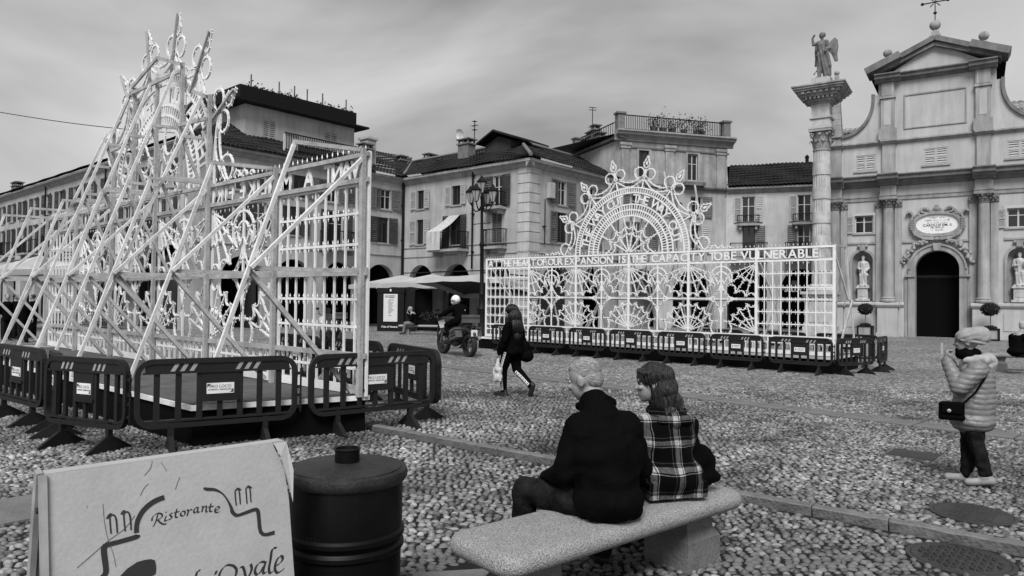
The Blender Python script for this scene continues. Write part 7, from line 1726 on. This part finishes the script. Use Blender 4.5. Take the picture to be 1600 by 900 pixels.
def calligraphy(name, strokes, nib, ang=40):
    a = math.radians(ang); mb = MB(FP); z = -.0006
    for pts in strokes:
        P = []
        if len(pts) == 2: P = [pts[0], ((pts[0][0] + pts[1][0]) / 2, (pts[0][1] + pts[1][1]) / 2), pts[1]]
        else:
            for i in range(len(pts) - 1):
                p0 = pts[max(i - 1, 0)]; p1 = pts[i]; p2 = pts[i + 1]; p3 = pts[min(i + 2, len(pts) - 1)]
                for k in range(5):
                    t = k / 5; f = lambda a_, b, c, d: .5 * (2 * b + (c - a_) * t + (2 * a_ - 5 * b + 4 * c - d) * t * t + (3 * b - a_ - 3 * c + d) * t ** 3); P.append((f(p0[0], p1[0], p2[0], p3[0]), f(p0[1], p1[1], p2[1], p3[1])))
            P.append(pts[-1])
        dx, dy = nib / 2 * math.cos(a), -nib / 2 * math.sin(a); mn = nib * .16
        for p, q_ in zip(P, P[1:]):
            z -= .000004
            ex = (q_[0] - p[0]); ey = (q_[1] - p[1]); el = math.hypot(ex, ey) or 1; nx, ny = -ey / el * mn, ex / el * mn
            sg = 1 if (dx * nx + dy * ny) >= 0 else -1
            c = [(p[0] + dx + nx * sg, p[1] + dy + ny * sg), (p[0] - dx - nx * sg, p[1] - dy - ny * sg), (q_[0] - dx - nx * sg, q_[1] - dy - ny * sg), (q_[0] + dx + nx * sg, q_[1] + dy + ny * sg)]
            L4 = [sp2(*k_) for k_ in c]; mb.add([(u_, z, v_) for u_, v_ in L4], [(0, 1, 2, 3)])
    return mb.build(name, 'ink', sgn)
RI = {'R': [[(562, 372), (556, 395), (546, 428), (530, 458)], [(522, 418), (524, 395), (545, 372), (572, 364), (592, 374), (588, 394), (562, 408)], [(560, 408), (578, 428), (600, 440), (622, 438)]],
      'i': [[(622, 382), (613, 402), (612, 418), (630, 412)], [(617, 356), (620, 360)]], 's': [[(664, 364), (650, 366), (646, 376), (658, 388), (655, 402), (636, 408)]], 't': [[(694, 334), (686, 368), (686, 392), (702, 392)], [(674, 362), (712, 352)]],
      'o': [[(738, 348), (722, 360), (722, 378), (736, 384), (750, 372), (750, 354), (738, 348)]], 'r': [[(764, 340), (774, 346), (770, 366), (766, 384)], [(772, 358), (786, 340), (800, 340)]], 'a': [[(838, 324), (822, 328), (812, 346), (816, 360), (828, 358), (840, 340)], [(842, 322), (838, 346), (842, 358), (854, 354)]],
      'n': [[(866, 320), (876, 318), (872, 338), (868, 356)], [(874, 334), (888, 316), (900, 320), (896, 342), (900, 356), (910, 352)]], 't2': [[(932, 296), (924, 326), (924, 350), (940, 352)], [(912, 322), (950, 316)]], 'e': [[(962, 344), (980, 338), (990, 326), (980, 318), (964, 328), (958, 346), (968, 360), (988, 354)]]}
for k_, s_ in RI.items(): calligraphy('letter', s_, 11)
OV = {'L': [[(856, 762), (842, 764), (832, 780), (824, 810), (812, 850), (800, 880), (850, 890)]], 'q': [[(968, 764), (966, 778), (958, 792)]], 'O': [[(1086, 728), (1045, 724), (1010, 750), (990, 790), (985, 840), (1010, 870), (1060, 850), (1100, 800), (1108, 755), (1086, 728)]], 'v': [[(1132, 742), (1150, 736), (1162, 760), (1172, 806), (1180, 826)], [(1180, 826), (1205, 780), (1214, 745), (1206, 716)]],
      'a': [[(1306, 704), (1280, 702), (1250, 726), (1236, 766), (1250, 792), (1276, 770), (1298, 730)], [(1312, 700), (1296, 750), (1296, 782), (1318, 772)]], 'l': [[(1386, 606), (1366, 606), (1352, 630), (1344, 690), (1334, 745), (1340, 780), (1362, 768)]], 'e': [[(1384, 728), (1412, 710), (1430, 682), (1420, 660), (1400, 672), (1380, 710), (1376, 756), (1396, 778), (1440, 748)]]}
for k_, s_ in OV.items(): calligraphy('letter', s_, 17)
for pts in ([(522, 0), (510, 50), (468, 100)], [(585, 12), (605, 40), (622, 72)], [(495, 158), (465, 190), (440, 240)], [(712, 112), (695, 160), (682, 200)], [(0, 742), (90, 665), (210, 560), (330, 470), (400, 380)], [(180, 300), (190, 420), (215, 545), (250, 640), (270, 735)], [(65, 310), (72, 325)]):
    ink_ribbon('scratch', pts, 2.2, m='shutter')

# ============================================================ PLANTERS, WIRE
def planter(p, s, label):
    t = thing('potted_tree', label, 'potted tree', TR(p) @ Matrix.Rotation(CA, 4, 'Z') @ Matrix.Scale(s, 4))
    o = MB().box(-.38, .38, -.38, .38, .06, .6).build('planter_box', 'trim', t); mb = MB()
    for x in (-.4, .4):
        for y in (-.4, .4): mb.box(x - .05, x + .05, y - .05, y + .05, 0, .68)
    for z in (.03, .6):
        mb.box(-.4, .4, -.42, -.385, z, z + .07).box(-.4, .4, .385, .42, z, z + .07).box(-.42, -.385, -.4, .4, z, z + .07).box(.385, .42, -.4, .4, z, z + .07)
    mb.build('box_frame', 'iron', o)
    MB().tube([(0, 0, .5), (.02, 0, 1.0), (0, 0, 1.6)], [.035, .025, .02], 7).build('trunk', 'brickwork', t)
    leaves(TR((0, 0, 1.75)), 1300, (.48, .48, .38), 5, .06).build('crown', 'leaf', t); leaves(TR((0, 0, .72)), 350, (.33, .3, .12), 6, .06).build('underplanting', 'leaf', t)
planter(TC @ Vector((-3.35, -1.15, 0)), .85, 'clipped potted tree in a framed box left of the church portal, behind the braces'); planter(TC @ Vector((2.35, -1.6, 0)), .9, 'clipped potted tree in a framed box right of the church portal, above the knit hat')
a = at(-40, 60, 0); mb = MB(); P = []
A_ = Vector((at(-60, 40).x, at(-60, 40).y, 12.4)); B_ = Vector((-38.5, 19.5, 10.9))
for i in range(20): f = i / 19; p = A_ + (B_ - A_) * f; P.append(p + Vector((0, 0, -1.0 * math.sin(PI * f) * .3)))
tag(mb.tube(P, .022, 5).build('overhead_wire', 'iron'), 'thin dark overhead wire crossing the sky at the upper left', 'wire')
